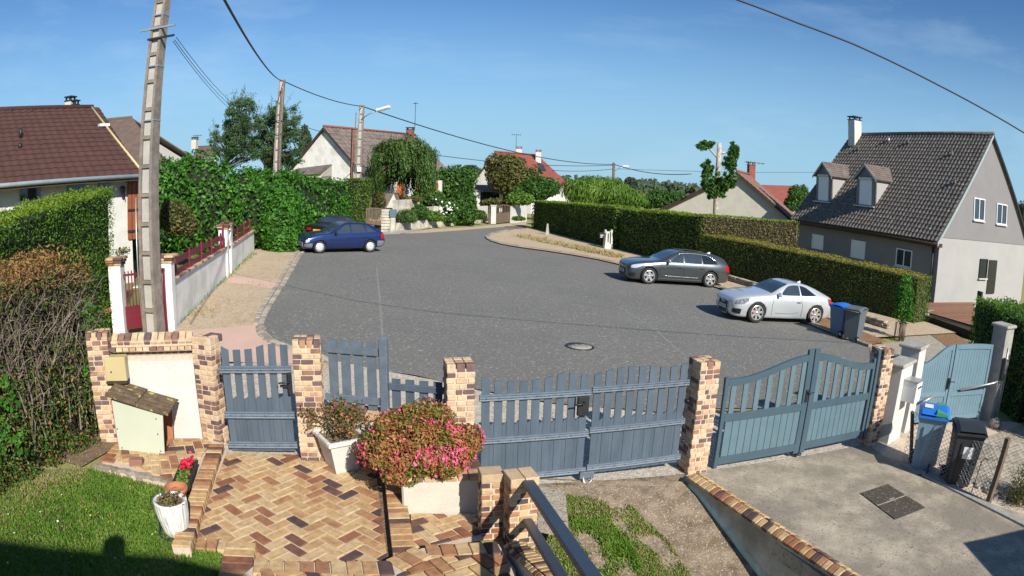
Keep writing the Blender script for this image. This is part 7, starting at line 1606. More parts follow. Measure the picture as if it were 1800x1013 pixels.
for s_ in (1, -1):
    seam(car, T, [(.62, 2.1), (.66, 3), (.60, 4.05)], s_); seam(car, T, [(-.62, 2.1), (-.60, 3), (-.50, 4.05)], s_); seam(car, T, [(.60, 4.0), (.0, 4.0), (-.5, 4.0)], s_, .007, 'chrome', 'window_trim'); seam(car, T, [(.5, 2.35), (-.2, 2.35), (-.45, 2.5)], s_, .006)
    mirror(T, .42, s_*.86, .98, s_, 'car_silver')
b = MB(); p = car.pt(-.42, 3.45); b.box((p.x, p.y+.012, p.z), (.17, .03, .035), ch=.01); b.box((p.x, -p.y-.012, p.z), (.17, .03, .035), ch=.01); obj('door_handle', b, 'chrome', T)['kind'] = 'stuff'
b = MB(); b.hexa([(-.98, -.02, 1.28), (-.78, -.02, 1.31), (-.78, .02, 1.31), (-.98, .02, 1.28)], [(-.97, -.005, 1.375), (-.94, -.005, 1.375), (-.94, .005, 1.375), (-.97, .005, 1.375)]); obj('roof_aerial', b, 'car_silver', T)
for x in (1.235, -1.235):
    for s_ in (1, -1): wheel_mb(.345, .22, 7, T, (x, s_*.81, .345), s_, 'alloy', 'brake_red')

# ---- dark grey estate: length 4.93, wheelbase 2.91
k = 1.0
st = [
 [2.37, .30, .38, .52, .60, .52, .56, .66, .50, .72, .735],
 [2.30, .20, .30, .72, .80, .52, .74, .74, .62, .79, .81],
 [2.10, .17, .27, .82, .88, .56, .82, .80, .70, .865, .89],
 [1.75, .16, .26, .85, .92, .60, .86, .865, .73, .93, .955],
 [1.455, .16, .26, .86, .93, .62, .87, .895, .74, .965, .99],
 [1.05, .16, .26, .86, .925, .62, .88, .925, .745, 1.0, 1.03],
 [.82, .16, .26, .86, .92, .62, .885, .935, .73, 1.06, 1.09],
 [.40, .16, .26, .86, .92, .62, .89, .945, .67, 1.27, 1.30],
 [.0, .16, .26, .86, .925, .62, .89, .95, .63, 1.385, 1.425],
 [-.6, .16, .26, .86, .925, .62, .89, .96, .62, 1.41, 1.46],
 [-1.2, .16, .26, .86, .93, .63, .89, .97, .62, 1.39, 1.44],
 [-1.7, .17, .27, .86, .93, .64, .88, .98, .62, 1.355, 1.40],
 [-2.10, .20, .30, .83, .90, .64, .85, .985, .62, 1.27, 1.305],
 [-2.36, .24, .34, .79, .85, .62, .80, .95, .64, 1.06, 1.085],
 [-2.50, .34, .42, .62, .70, .60, .66, .80, .58, .86, .875]]
m = carmatrix((1139, 500), (1247, 506), 1, 1.78, 2.91)
T = thing('dark_grey_estate', 'dark grey estate car parked alongside the tall clipped hedge', 'car', mat=m, group='cars parked on the close')
car = Car(st); bd = obj('body', car.body(), 'car_grey', T)
cut_arches(bd, [((1.455, .35), .88), ((1.455, .35), -.88), ((-1.455, .35), .88), ((-1.455, .35), -.88)], .395, .20)
finish(T, car, dict(sides=[
 ('front_window', [(.62, 4.10), (.35, 4.08), (-.10, 4.08)], [(.50, 4.30), (.10, 4.82), (-.10, 4.86)], 'glass_win'),
 ('rear_door_window', [(-.16, 4.08), (-.6, 4.08), (-.98, 4.08)], [(-.16, 4.87), (-.6, 4.87), (-.98, 4.84)], 'glass_win'),
 ('rear_quarter_window', [(-1.04, 4.08), (-1.4, 4.10), (-1.78, 4.14)], [(-1.04, 4.84), (-1.4, 4.76), (-1.66, 4.40)], 'glass_dark'),
 ('headlight', [(2.27, 3.5), (2.05, 3.35), (1.74, 3.65)], [(2.25, 3.95), (2.0, 3.98), (1.70, 3.95)], 'lamp_clear'),
 ('tail_light', [(-2.44, 3.3), (-2.34, 3.3), (-2.16, 3.45)], [(-2.44, 3.95), (-2.3, 4.0), (-2.12, 3.9)], 'lamp_red'),
 ('air_intake', [(2.31, 2.0), (2.22, 2.05), (2.08, 2.1)], [(2.31, 2.6), (2.2, 2.7), (2.06, 2.6)], 'ink'),
 ('sill_strip', [(1.0, 2.0), (0, 2.0), (-1.0, 2.0)], [(1.0, 2.12), (0, 2.12), (-1.0, 2.12)], 'chrome')],
 tops=[('windscreen', [(.86, 5.0, 7), (.6, 4.98, 7), (.25, 5.0, 7), (.03, 5.1, 7)], 'glass_win'),
       ('roof_glass', [(-.08, 5.7, 7), (-.6, 5.7, 7), (-1.2, 5.7, 7)], 'glass_dark'), ('rear_window', [(-1.9, 5.2, 7), (-2.1, 5.1, 7), (-2.3, 5.2, 7)], 'glass_dark')]))
gb = MB(); gb.prism([(2.37, -.36, .24), (2.37, .36, .24), (2.385, .42, .44), (2.36, .40, .69), (2.36, -.40, .69), (2.385, -.42, .44)], (-.06, 0, 0)); obj('grille', gb, 'ink', T)
rings(T, 2.385, .63, .048, .009); b = MB(); b.box((2.395, 0, .45), (.012, .52, .11)); obj('number_plate', b, 'plate_white', T); lettering(T, 'BV-508-JN', .10, FRONT(2.403, 0, .45), 'ink')
for s_ in (1, -1):
    for pts in ([(1.02, 2.1), (1.0, 3), (.95, 4.0)], [(-.13, 2.1), (-.13, 3), (-.13, 4.9)], [(-1.12, 3.2), (-1.08, 3.6), (-1.0, 4.9)]): seam(car, T, pts, s_)
    seam(car, T, [(.75, 4.03), (.0, 4.03), (-1.8, 4.08)], s_, .008, 'chrome', 'window_trim'); seam(car, T, [(.62, 4.35), (.1, 4.9), (-.6, 4.95), (-1.3, 4.9), (-1.75, 4.4)], s_, .012, 'chrome', 'window_trim')
    seam(car, T, [(.85, 2.45), (-.2, 2.4), (-.98, 2.4)], s_, .012, 'chrome', 'door_moulding'); seam(car, T, [(.0, 5.55), (-.8, 5.5), (-1.7, 5.5)], s_, .015, 'black_plastic', 'roof_rail')
    mirror(T, .62, s_*.90, 1.02, s_, 'alloy')
b = MB()
for x in (.05, -.98):
    p = car.pt(x, 3.5)
    for s_ in (1, -1): b.box((p.x, s_*(p.y+.012), p.z), (.17, .03, .04), ch=.01)
obj('door_handles', b, 'black_plastic', T)['kind'] = 'stuff'
b = MB(); b.hexa([(-1.75, -.02, 1.34), (-1.5, -.02, 1.39), (-1.5, .02, 1.39), (-1.75, .02, 1.34)], [(-1.74, -.005, 1.475), (-1.71, -.005, 1.475), (-1.71, .005, 1.475), (-1.74, .005, 1.475)]); obj('roof_aerial', b, 'car_silver', T)
for x in (1.455, -1.455):
    for s_ in (1, -1): wheel_mb(.35, .24, 5, T, (x, s_*.81, .35), s_, 'alloy')

# ---- blue hatchback: length 4.05, wheelbase 2.52
st = [
 [2.00, .28, .36, .52, .60, .46, .58, .54, .52, .60, .61],
 [1.95, .22, .32, .66, .74, .46, .70, .60, .60, .655, .67],
 [1.75, .20, .30, .76, .81, .50, .77, .70, .66, .765, .78],
 [1.26, .20, .30, .80, .845, .56, .80, .82, .70, .885, .90],
 [.85, .20, .30, .80, .845, .58, .81, .87, .71, .93, .95],
 [.68, .20, .30, .80, .845, .58, .81, .885, .70, .965, .985],
 [.30, .20, .30, .80, .845, .58, .81, .895, .63, 1.22, 1.24],
 [.0, .20, .30, .80, .845, .58, .81, .90, .59, 1.35, 1.375],
 [-.5, .20, .30, .80, .845, .58, .81, .91, .58, 1.38, 1.41],
 [-1.05, .20, .30, .80, .845, .60, .81, .93, .58, 1.345, 1.375],
 [-1.40, .20, .30, .80, .845, .60, .81, .94, .60, 1.25, 1.28],
 [-1.72, .24, .32, .80, .835, .60, .80, .95, .64, 1.06, 1.08],
 [-1.90, .28, .36, .78, .82, .58, .78, .90, .68, .96, .975],
 [-2.02, .32, .38, .68, .76, .54, .70, .70, .64, .76, .77]]
m = carmatrix((559, 446), (653, 444), 1, 1.60, 2.52)
m = m @ Matrix.Diagonal((1.05, 1.0, 1.0, 1.0))
T = thing('blue_hatchback', 'metallic blue hatchback with grey bumpers and white wheel trims', 'car', mat=m, group='cars parked on the close')
car = Car(st); bd = obj('body', car.body(), 'car_blue', T)
cut_arches(bd, [((1.26, .29), .80), ((1.26, .29), -.80), ((-1.26, .29), .80), ((-1.26, .29), -.80)], .335, .18)
finish(T, car, dict(sides=[
 ('front_window', [(.60, 4.08), (.2, 4.06), (-.22, 4.06)], [(.50, 4.22), (.08, 4.80), (-.22, 4.86)], 'glass_win'),
 ('rear_door_window', [(-.29, 4.06), (-.6, 4.06), (-1.0, 4.06)], [(-.29, 4.87), (-.6, 4.87), (-.92, 4.85)], 'glass_win'),
 ('rear_quarter_window', [(-1.06, 4.08), (-1.25, 4.10), (-1.58, 4.14)], [(-.99, 4.84), (-1.15, 4.78), (-1.28, 4.62)], 'glass_win'),
 ('headlight', [(1.93, 3.2), (1.86, 3.2), (1.76, 3.3)], [(1.93, 3.95), (1.86, 4.0), (1.76, 4.0)], 'lamp_clear'),
 ('tail_light', [(-1.95, 3.2), (-1.88, 3.2), (-1.78, 3.25)], [(-1.95, 4.0), (-1.86, 4.05), (-1.80, 4.0)], 'lamp_red'),
 ('front_bumper', [(1.97, 1.9), (1.85, 1.9), (1.62, 1.95)], [(1.97, 2.9), (1.85, 2.9), (1.62, 2.85)], 'bumper_grey'),
 ('rear_bumper', [(-1.99, 1.9), (-1.85, 1.9), (-1.60, 1.95)], [(-1.99, 2.95), (-1.85, 2.95), (-1.60, 2.9)], 'bumper_grey')],
 tops=[('windscreen', [(.72, 5.0, 7), (.5, 4.98, 7), (.2, 5.0, 7), (.02, 5.1, 7)], 'glass_win'), ('rear_window', [(-1.46, 5.1, 7), (-1.6, 5.1, 7), (-1.74, 5.2, 7)], 'glass_dark')]))
b = MB(); b.box((2.0, 0, .40), (.06, 1.1, .2), ch=.02); obj('front_bumper', b, 'bumper_grey', T); b = MB(); b.box((-2.02, 0, .42), (.06, 1.2, .24), ch=.02); obj('rear_bumper', b, 'bumper_grey', T)
b = MB(); b.box((-1.5, 0, 1.30), (.16, 1.0, .03), Matrix.Rotation(-.2, 3, 'Y'), ch=.01); obj('rear_spoiler', b, 'car_blue', T)
for s_ in (1, -1):
    for pts in ([(.76, 2.1), (.78, 3), (.70, 4.0)], [(-.25, 2.1), (-.25, 3), (-.25, 4.9)], [(-.92, 2.9), (-.95, 3.5), (-1.03, 4.9)]): seam(car, T, pts, s_)
    seam(car, T, [(.9, 2.75), (0, 2.72), (-.9, 2.75)], s_, .012, 'black_plastic', 'side_moulding'); seam(car, T, [(.55, 4.25), (.05, 4.88), (-.6, 4.93), (-1.1, 4.9)], s_, .008, 'ink', 'window_trim')
    mirror(T, .52, s_*.82, .95, s_, 'black_plastic')
b = MB()
for x in (-.12, -.85):
    p = car.pt(x, 3.45)
    for s_ in (1, -1): b.box((p.x, s_*(p.y+.012), p.z), (.15, .03, .035), ch=.01)
obj('door_handles', b, 'black_plastic', T)['kind'] = 'stuff'
for x in (1.26, -1.26):
    for s_ in (1, -1): wheel_mb(.295, .18, 5, T, (x, s_*.75, .295), s_, 'cap')

# ---- black convertible facing away behind the blue hatchback
st = [
 [2.08, .30, .38, .50, .60, .48, .56, .56, .50, .60, .61],
 [2.0, .22, .32, .68, .76, .48, .72, .64, .62, .69, .70],
 [1.7, .20, .30, .78, .84, .54, .80, .74, .68, .79, .81],
 [1.25, .20, .30, .81, .86, .56, .82, .80, .70, .86, .88],
 [.75, .20, .30, .81, .86, .58, .83, .86, .71, .92, .94],
 [.35, .20, .30, .81, .86, .58, .83, .88, .64, 1.14, 1.16],
 [.0, .20, .30, .81, .86, .58, .83, .89, .58, 1.31, 1.34],
 [-.55, .20, .30, .81, .86, .58, .83, .90, .57, 1.33, 1.37],
 [-1.0, .20, .30, .81, .86, .60, .83, .91, .60, 1.18, 1.22],
 [-1.3, .20, .30, .81, .86, .60, .83, .92, .66, .97, .99],
 [-1.7, .22, .32, .80, .85, .60, .81, .90, .68, .94, .955],
 [-2.05, .28, .36, .76, .81, .56, .77, .84, .68, .89, .90],
 [-2.15, .34, .40, .64, .72, .54, .68, .70, .60, .76, .77]]
rp = G(549, 430); hd = az2(20); N_ = Vector((-SL, 0, 1)).normalized(); Y_ = N_.cross(hd).normalized(); X_ = Y_.cross(N_); m = Matrix((X_, Y_, N_)).transposed().to_4x4(); rc = Yp(556, 410, 33.2); rc = gp(rc.x, 33.2, .01); m.translation = rc+X_*2.15
T = thing('black_convertible', 'black convertible with fabric roof and yellow rear plate by the laurel', 'car', mat=m, group='cars parked on the close')
car = Car(st); bd = obj('body', car.body(), 'car_black', T); cut_arches(bd, [((1.28, .31), .82), ((1.28, .31), -.82), ((-1.28, .31), .82), ((-1.28, .31), -.82)], .35, .18)
finish(T, car, dict(sides=[
 ('side_window', [(.45, 4.08), (.2, 4.06), (-.45, 4.06)], [(.40, 4.3), (.05, 4.82), (-.45, 4.86)], 'glass_win'),
 ('soft_top', [(-.5, 4.1), (-.75, 4.1), (-1.22, 4.15)], [(-.5, 6.0), (-.75, 6.0), (-1.2, 6.0)], 'soft_top'),
 ('tail_light', [(-2.10, 3.0), (-2.05, 3.0), (-1.9, 3.1)], [(-2.10, 3.9), (-2.05, 3.95), (-1.88, 3.9)], 'lamp_red')],
 tops=[('roof_fabric', [(-.02, 5.0, 7), (-.3, 5.0, 7), (-.7, 5.0, 7)], 'soft_top'), ('rear_window', [(-.85, 5.3, 7), (-1.0, 5.3, 7), (-1.2, 5.3, 7)], 'glass_win'), ('windscreen', [(.75, 5.0, 7), (.4, 5.0, 7), (.05, 5.1, 7)], 'glass_win')]))
for s_ in (1, -1): b = MB(); b.box((-2.15, s_*.55, .70), (.04, .28, .14), ch=.01); obj('tail_light', b, 'lamp_red', T)
b = MB(); b.box((-2.165, 0, .66), (.02, .50, .11)); obj('number_plate', b, 'plate_yellow', T)
for x in (1.28, -1.28):
    for s_ in (1, -1): wheel_mb(.31, .2, 5, T, (x, s_*.77, .31), s_, 'alloy')

# ================================================================== wheelie bins
def wheelie(label, P, rz, body, lid, w_=.56, d_=.66, h=.96, lid2=None, front_label=False, mat=None, lipmat=None):
    T = thing('wheelie_bin', label, 'bin', P, rz, 'wheelie bins')
    b = MB(); b.hexa([(-w_*.40, -d_*.36, .04), (w_*.40, -d_*.36, .04), (w_*.40, d_*.38, .04), (-w_*.40, d_*.38, .04)], [(-w_/2, -d_/2, h), (w_/2, -d_/2, h), (w_/2, d_/2, h), (-w_/2, d_/2, h)])
    b.box((0, -d_/2+.01, h-.02), (w_+.03, .05, .06), ch=.01)
    for s_ in (-1, 1): b.box((s_*w_/2, 0, h-.02), (.04, d_-.06, .06))
    for s_ in (-.25, .25): b.box((s_*w_, -d_*.43, .45), (.02, .03, .7), Matrix.Rotation(.1, 3, 'X'))
    obj('bin_body', b, body, T)
    b = MB(); n = 6; V = []
    for i in range(n+1):
        y = -d_/2-.05+(d_+.12)*i/n; z = h+.035+.075*sin(pi*min(1, (i+.6)/(n+1)))
        for x, dz in ((-w_/2-.03, -.03), (-w_/2+.03, .015), (w_/2-.03, .015), (w_/2+.03, -.03)): V.append((x, y, z+dz))
    b.add(V, [(i*4+j, i*4+j+1, (i+1)*4+j+1, (i+1)*4+j) for i in range(n) for j in range(3)], 0, False)
    b.hexa([(-w_/2-.03, -d_/2-.05, h+.0), (w_/2+.03, -d_/2-.05, h+.0), (w_/2+.03, d_/2+.07, h+.0), (-w_/2-.03, d_/2+.07, h+.0)], [(-w_/2-.03, -d_/2-.05, h+.035), (w_/2+.03, -d_/2-.05, h+.035), (w_/2+.03, d_/2+.07, h+.035), (-w_/2-.03, d_/2+.07, h+.035)])
    lo = obj('bin_lid', b, lid, T)
    if lid2: b = MB(); b.hexa([(0.02, -d_/2-.04, h+.05), (w_/2+.02, -d_/2-.04, h+.03), (w_/2+.02, d_/2+.06, h+.03), (0.02, d_/2+.06, h+.05)], [(0.04, -d_/2-.03, h+.125), (w_/2-.02, -d_/2-.03, h+.10), (w_/2-.02, d_/2+.05, h+.085), (0.04, d_/2+.05, h+.11)]); obj('green_flap', b, lid2, lo); b = MB(); b.box((-.12, -.05, h+.128), (.16, .2, .004)); obj('lid_sticker', b, 'plate_white', lo)
    b = MB(); b.tube([(-w_*.42, d_/2+.03, h-.02), (-w_*.42, d_/2+.11, h+.01), (w_*.42, d_/2+.11, h+.01), (w_*.42, d_/2+.03, h-.02)], .015, 6); obj('handle', b, body, T)
    for s_ in (-1, 1):
        b = MB(); b.lathe([(0, -.03), (.10, -.03), (.10, .03), (0, .03)], 18, (s_*w_*.47, d_*.40, .10), 0, 'X'); wo = obj('wheel', b, 'tyre', T); b = MB(); b.lathe([(0, s_*.034), (.055, s_*.032), (.06, s_*.02)], 12, (s_*w_*.47, d_*.40, .10), 0, 'X'); obj('hub', b, 'galvanised', wo)
    if front_label:
        b = MB(); b.box((0.02, -d_*.455, h*.68), (.2, .006, .2), Matrix.Rotation(.10, 3, 'X')); obj('paper_label', b, 'plate_white', T)
    return T
p = G(1479, 592); wheelie('blue wheelie bin with bright blue lid standing beside the silver coupe', Vector((p.x+.02, p.y+.25, gz(p.x))), R(205), 'bin_blue', 'bin_lid_blue', .54, .62, .93)
T = [o for o in C.objects if o.name.startswith('wheelie_bin')][-1]; b = MB()
for i in range(4): b.box((-.2+.13*i, .30, .93), (.05, .04, .07), ch=.012)
stuff(obj('lid_clips', b, 'white_plastic', T))
p = G(1506, 602); wheelie('dark grey wheelie bin nearest the street end of the brick pillar', Vector((p.x-.0, p.y+.28, gz(p.x))), R(128), 'bin_grey', 'bin_grey', .56, .68, .98)
_d = G(1738, 884)-G(1584, 812); _n = Vector((_d.y, -_d.x, 0)).normalized(); _n = _n if _n.x > 0 else -_n
p = G(1608, 826)+_n*.24; wheelie('pale blue wheelie bin with blue and green lid behind the wire fence', Vector((p.x, p.y, gz(p.x))), R(-38), 'bin_pale', 'bin_lid_blue', .52, .60, .95, lid2='bin_lid_green')
p = G(1667, 856)+_n*.26; wheelie('black wheelie bin with white paper label behind the wire fence', Vector((p.x, p.y, gz(p.x))), R(-30), 'bin_black', 'bin_black', .52, .60, .93, front_label=True)

# ================================================================== right neighbour's entrance
def slab_pillar(P, w_, d_, h, rz, label, cap='stone', mat='render_white', capd=.05, name='gate_pillar'):
    T = thing(name, label, 'pillar', P, rz); b = MB(); b.box((w_/2, d_/2, h/2-.15), (w_, d_, h+.3), ch=.008); obj('pillar_body', b, mat, T)
    b = MB(); b.box((w_/2, d_/2, h+.03), (w_+capd*2, d_+capd*2, .07), ch=.02); obj('cap_stone', b, 'concrete_grey', T); return T
mA = G(1562, 800); hz = zat(mA, 1580, 645)-mA.z
slab_pillar(Vector((6.72, 8.92, gz(6.7))), .62, .3, 1.42, R(33), 'white rendered wall block carrying the mailbox right of the brick pillar', name='mailbox_wall')
slab_pillar(Vector((7.50, 9.45, gz(7.5))), .42, .42, 1.62, R(33), 'white gate pillar with stone cap left of the pale blue gate')
MBx = Matrix.Translation((6.72, 8.92, gz(6.7))) @ Matrix.Rotation(R(33), 4, 'Z') @ Matrix.Translation((.36, -.09, .98)); T = thing('mailbox', 'white metal mailbox fixed on the rendered wall block', 'letterbox', mat=MBx)
b = MB(); b.box((0, -.06, 0), (.30, .30, .38), ch=.008); obj('box_body', b, 'white_plastic', T); b = MB(); b.box((0, -.215, .09), (.2, .01, .03)); obj('slot', b, 'metal_dark', T); b = MB(); b.box((0, -.06, .2), (.32, .33, .02)); obj('box_lid', b, 'galvanised', T)
# pale blue double gate between that pillar and the far post
gA, gB = Vector((7.85, 9.75, gz(7.85))), G(1722, 740); gB = Vector((gB.x, gB.y, gB.z)); Fm, W = frame(gA, gB); T = thing('driveway_gate', 'closed pale blue solid double gate with curved top and gate opener arms', 'gate', mat=Fm); dz = gB.z-gA.z
iv = Fm.inverted(); nn = Fm.to_3x3() @ Vector((0, 1, 0)); mid = (iv @ Vp(1672, 620, gA, nn)).x; tM = (iv @ Vp(1690, 595, gA, nn)).z; tR = (iv @ Vp(1735, 600, gA, nn)).z; print('blue gate', W, mid, tM, tR, dz)
mid = min(max(mid, W*.42), W*.6)
fz = lambda x: (lambda t: 1.28+.36*(.5-.5*cos(pi*min(1, t*1.05))))(x/mid if x < mid else max(0, 1-(x-mid)/(W-mid)*.28))
for x0, x1 in ((.02, mid-.015), (mid+.015, W-.03)):
    n = 12
    for i in range(n):
        xa, xb = x0+.06+(x1-x0-.12)*i/n+.003, x0+.06+(x1-x0-.12)*(i+1)/n-.003; bz = dz*xa/W; b = MB(); b.hexa([(xa, .02, .12+bz), (xb, .02, .12+bz), (xb, .045, .12+bz), (xa, .045, .12+bz)], [(xa, .02, fz(xa)-.05), (xb, .02, fz(xb)-.05), (xb, .045, fz(xb)-.05), (xa, .045, fz(xa)-.05)]); obj('panel_board', b, 'paint_pale_blue', T)
    for xx in (x0+.04, x1-.04): b = MB(); bz = dz*xx/W; b.box((xx, .03, (fz(xx)+bz+.04)/2), (.08, .06, fz(xx)-bz-.04), ch=.004); obj('stile', b, 'paint_pale_blue', T)
    railcurve(x0+.06, x1-.06, fz, .10, .0, .06, 'paint_pale_blue')
    for zz in (.14, .66): b = MB(); a_, c_ = x0+.06, x1-.06; b.hexa([(a_, 0, zz-.05+dz*a_/W), (c_, 0, zz-.05+dz*c_/W), (c_, .06, zz-.05+dz*c_/W), (a_, .06, zz-.05+dz*a_/W)], [(a_, 0, zz+.05+dz*a_/W), (c_, 0, zz+.05+dz*c_/W), (c_, .06, zz+.05+dz*c_/W), (a_, .06, zz+.05+dz*a_/W)]); obj('rail', b, 'paint_pale_blue', T)
b = MB(); b.box((mid-.06, -.02, .85), (.05, .04, .22)); obj('lock_plate', b, 'metal_dark', T); b = MB(); b.tube([(mid-.06, -.04, .9), (mid-.06, -.08, .9), (mid+.06, -.085, .89)], .012, 6); obj('handle', b, 'metal_dark', T)
b = MB(); b.tube([(mid+.35, -.06, .70), (W-.02, -.18, .80), (W+.12, -.22, .84)], .024, 8); obj('opener_arm', b, 'galvanised', T)
b = MB(); b.tube([(.05, -.22, .60), (mid-.45, -.08, .66)], .024, 8); obj('opener_arm', b, 'galvanised', T)
fp = G(1738, 742)+Vector((.02, .0, 0)); hz = zat(fp, 1748, 575)-fp.z
T = slab_pillar(fp+Vector((.0, .0, 0)), .40, .42, hz, R(14), 'tall grey rendered gate post with stone cap against the dark hedge', mat='concrete_grey')
b = MB(); b.box((.05, -.05, hz*.58), (.10, .10, .5), ch=.02); obj('opener_motor', b, 'metal_dark', T); b = MB(); b.tube([(.2, -.02, .0), (.2, -.02, hz*.8)], .02, 6); obj('conduit', b, 'galvanised', T)
rk = G(1742, 752); T = thing('boulder', 'round pale boulder at the foot of the grey gate post', 'rock', rk+Vector((.12, 0, .08))); b = MB(); b.lathe([(max(.01, sin(pi*i/6))*.17, -cos(pi*i/6)*.13) for i in range(7)], 9); b.v = [(x*rng.uniform(.88, 1.12), y*rng.uniform(.88, 1.12), z*rng.uniform(.9, 1.1)) for x, y, z in b.v]; obj('stone_body', b, 'stone', T)
# wire mesh fence and posts
fs_, fe_ = G(1584, 812, .02), G(1738, 884, .02); pf_ = Vector((fe_.y-fs_.y, -(fe_.x-fs_.x), 0)).normalized(); pf_ = pf_ if pf_.x > 0 else -pf_
T = thing('wire_fence', 'sagging diamond wire mesh fence between the two driveways', 'fence', fs_, 0); b = MB(); d = fe_-fs_; L_ = d.length; H_ = .92; n = int(L_/.085)
def mp(s, z): s = min(max(s, 0), L_); return fs_+d*(s/L_)+Vector((0, 0, z*H_*(1-.10*sin(pi*s/L_))))
for i in range(-14, n+1):
    for sg in (1, -1):
        a0, a1 = i*.085, i*.085+H_*1.0; z0, z1 = 0, 1
        if a0 < 0: z0 = -a0/(a1-a0); a0 = 0
        if a1 > L_: z1 = z0+(1-z0)*(L_-a0)/(a1-a0); a1 = L_
        if a1 <= a0: continue
        za, zb_ = (z0, z1) if sg == 1 else (1-z0, 1-z1)
        P_ = [mp(a0+(a1-a0)*t/3, za+(zb_-za)*t/3) for t in range(4)]; b.tube(P_, .0036, 3, cap=False)
o = obj('wire_mesh', b, 'galvanised', T, world=True); o['kind'] = 'stuff'
b = MB()
for z in (0.02, .5, .98): b.tube([mp(L_*t/10, z) for t in range(11)], .003, 4)
stuff(obj('tension_wires', b, 'galvanised', T, world=True))
b = MB(); pz = fe_; b.box(pz+Vector((0, 0, .52)), (.10, .08, 1.08), Matrix.Rotation(R(14), 3, 'Z') @ Matrix.Rotation(.05, 3, 'Y')); obj('fence_post', b, 'box_beige' if False else 'wood_post', T, world=True)
b = MB(); q = fs_+Vector((-.02, -.02, 0)); b.box(q+Vector((.08, -.05, .45)), (.05, .05, .98), Matrix.Rotation(-.25, 3, 'Y')); obj('leaning_post', b, 'wood_post', T, world=True)
b = MB(); q = fs_+d*.30; b.tube([q+Vector((-.05, -.05, -.01)), q+Vector((.0, .0, .16)), q+Vector((.05, .0, .17))], .016, 5); b.tube([q+Vector((0, 0, .02)), q+Vector((-.22, -.02, .0))], .014, 5); obj('iron_stub', b, 'metal_dark', T, world=True)
b = MB(); q = fs_+d*.80; b.tube([q, q+Vector((.06, .02, .55)), q+Vector((.10, .0, .60)), q+Vector((.18, -.02, .57))], .010, 5); obj('iron_rod', b, 'metal_dark', T, world=True)
# mortar haunch along that boundary
b = MB(); b.hexa([fs_+Vector((-.1, -.1, -.1)), fs_+Vector((.06, .0, -.1)), fe_+Vector((.35, -1.2, -.1)), fe_+Vector((.2, -1.3, -.1))], [fs_+Vector((-.08, -.08, .02)), fs_+Vector((.04, .0, .03)), fe_+Vector((.33, -1.2, .03)), fe_+Vector((.22, -1.3, .02))]); struct('boundary_edging', b, 'concrete_grey')
# path, mulch bed and small rock between the bins and the deck
b = MB(); b.sheet(poly([(1588, 600), (1600, 575), (1612, 556), (1625, 552), (1622, 566), (1632, 585), (1655, 600), (1690, 612), (1640, 640), (1590, 640), (1530, 640), (1530, 606)], .02)); struct('stone_path', b, 'gravel_grey')
b = MB(); b.sheet(poly([(1622, 566), (1650, 570), (1700, 600), (1730, 640), (1700, 640), (1655, 602), (1632, 586)], .03)); struct('mulch_bed', b, 'mulch')
b = MB(); b.sheet(poly([(1530, 612), (1600, 600), (1660, 625), (1700, 660), (1640, 720), (1560, 760), (1535, 740)], .014)); struct('entrance_paving', b, 'gravel_tan')
T = thing('small_ornament', 'pale carved stone ornament at the end of the mulch bed', 'ornament', G(1625, 566)); b = MB(); b.box((0, 0, .22), (.34, .3, .44), ch=.06); b.box((0, 0, .48), (.7, .4, .07), Matrix.Rotation(-.15, 3, 'Y'), ch=.03); obj('ornament_body', b, 'stone', T)
# low dry stone wall along the foot of the low hedge
W0_, W1_ = G(1268, 492), G(1560, 582); d = W1_-W0_; L_ = d.length; T = thing('dry_stone_wall', 'low dry stone edging wall along the foot of the low hedge', 'wall', W0_); q = Vector((d.x, d.y, 0)).to_track_quat('X', 'Z').to_matrix()
b = MB(); b.box(d/2+Vector((0, 0, .10)), (L_, .16, .25), d.to_track_quat('X', 'Z').to_matrix()); obj('wall_core', b, 'soil', T)
n = 0
for row in range(4):
    x = rng.uniform(0, .2)
    while x < L_-.2:
        w_ = float(rng.choice([.24, .32, .40])); c = d*((x+w_/2)/L_); m_ = Matrix.Translation(c+Vector((0, 0, .04+row*.085))+q @ Vector((0, rng.uniform(-.02, .02), 0))) @ q.to_4x4(); part('stone', unitstone('stone', (w_-.01, .24, .08), .014, 'stone'), T, m_); x += w_; n += 1
print('stones', n)
# white letterbox post and grey box by the far hedge
lp_ = G(1079, 439); T = thing('letterbox_post', 'white concrete letterbox post with dark slots at the hedge corner', 'letterbox', Vector(lp_)+Vector((-.45, -.35, 0)), R(20)); hz = zat(lp_, 1077, 403)-lp_.z
b = MB(); b.hexa([(-.32, -.15, 0), (.32, -.15, 0), (.32, .15, 0), (-.32, .15, 0)], [(-.2, -.12, hz*.9), (.2, -.12, hz*.9), (.2, .12, hz*.9), (-.2, .12, hz*.9)])
for s_ in (-1, 1): b.box((s_*.22, 0, hz*.9), (.12, .2, .24), ch=.04)
obj('post_body', b, 'white_worn', T)
for x, l_ in ((-.08, .55), (.08, .75)): b = MB(); b.box((x, -.15, hz*.6), (.05, .05, hz*l_*.75)); obj('slot', b, 'metal_dark', T)
T = thing('small_sign_box', 'small dark grey box with two white marks on the hedge face', 'sign', Vector(lp_)+Vector((-.75, .5, hz*.62))); b = MB(); b.box((0, 0, 0), (.3, .12, .45)); obj('box_body', b, 'metal_dark', T)
for z in (.05, -.07): b = MB(); b.box((.0, -.065, z), (.2, .01, .05)); obj('white_mark', b, 'plate_white', T)
pq = G(964, 414); T = thing('stone_marker', 'small grey stone marker at the foot of the far hedge', 'stone', pq+Vector((-.1, -.3, 0))); b = MB(); b.hexa([(-.15, -.1, 0), (.15, -.1, 0), (.15, .1, 0), (-.15, .1, 0)], [(-.05, -.05, .9), (.05, -.05, .9), (.05, .05, .9), (-.05, .05, .9)]); obj('stone_body', b, 'concrete_grey', T)
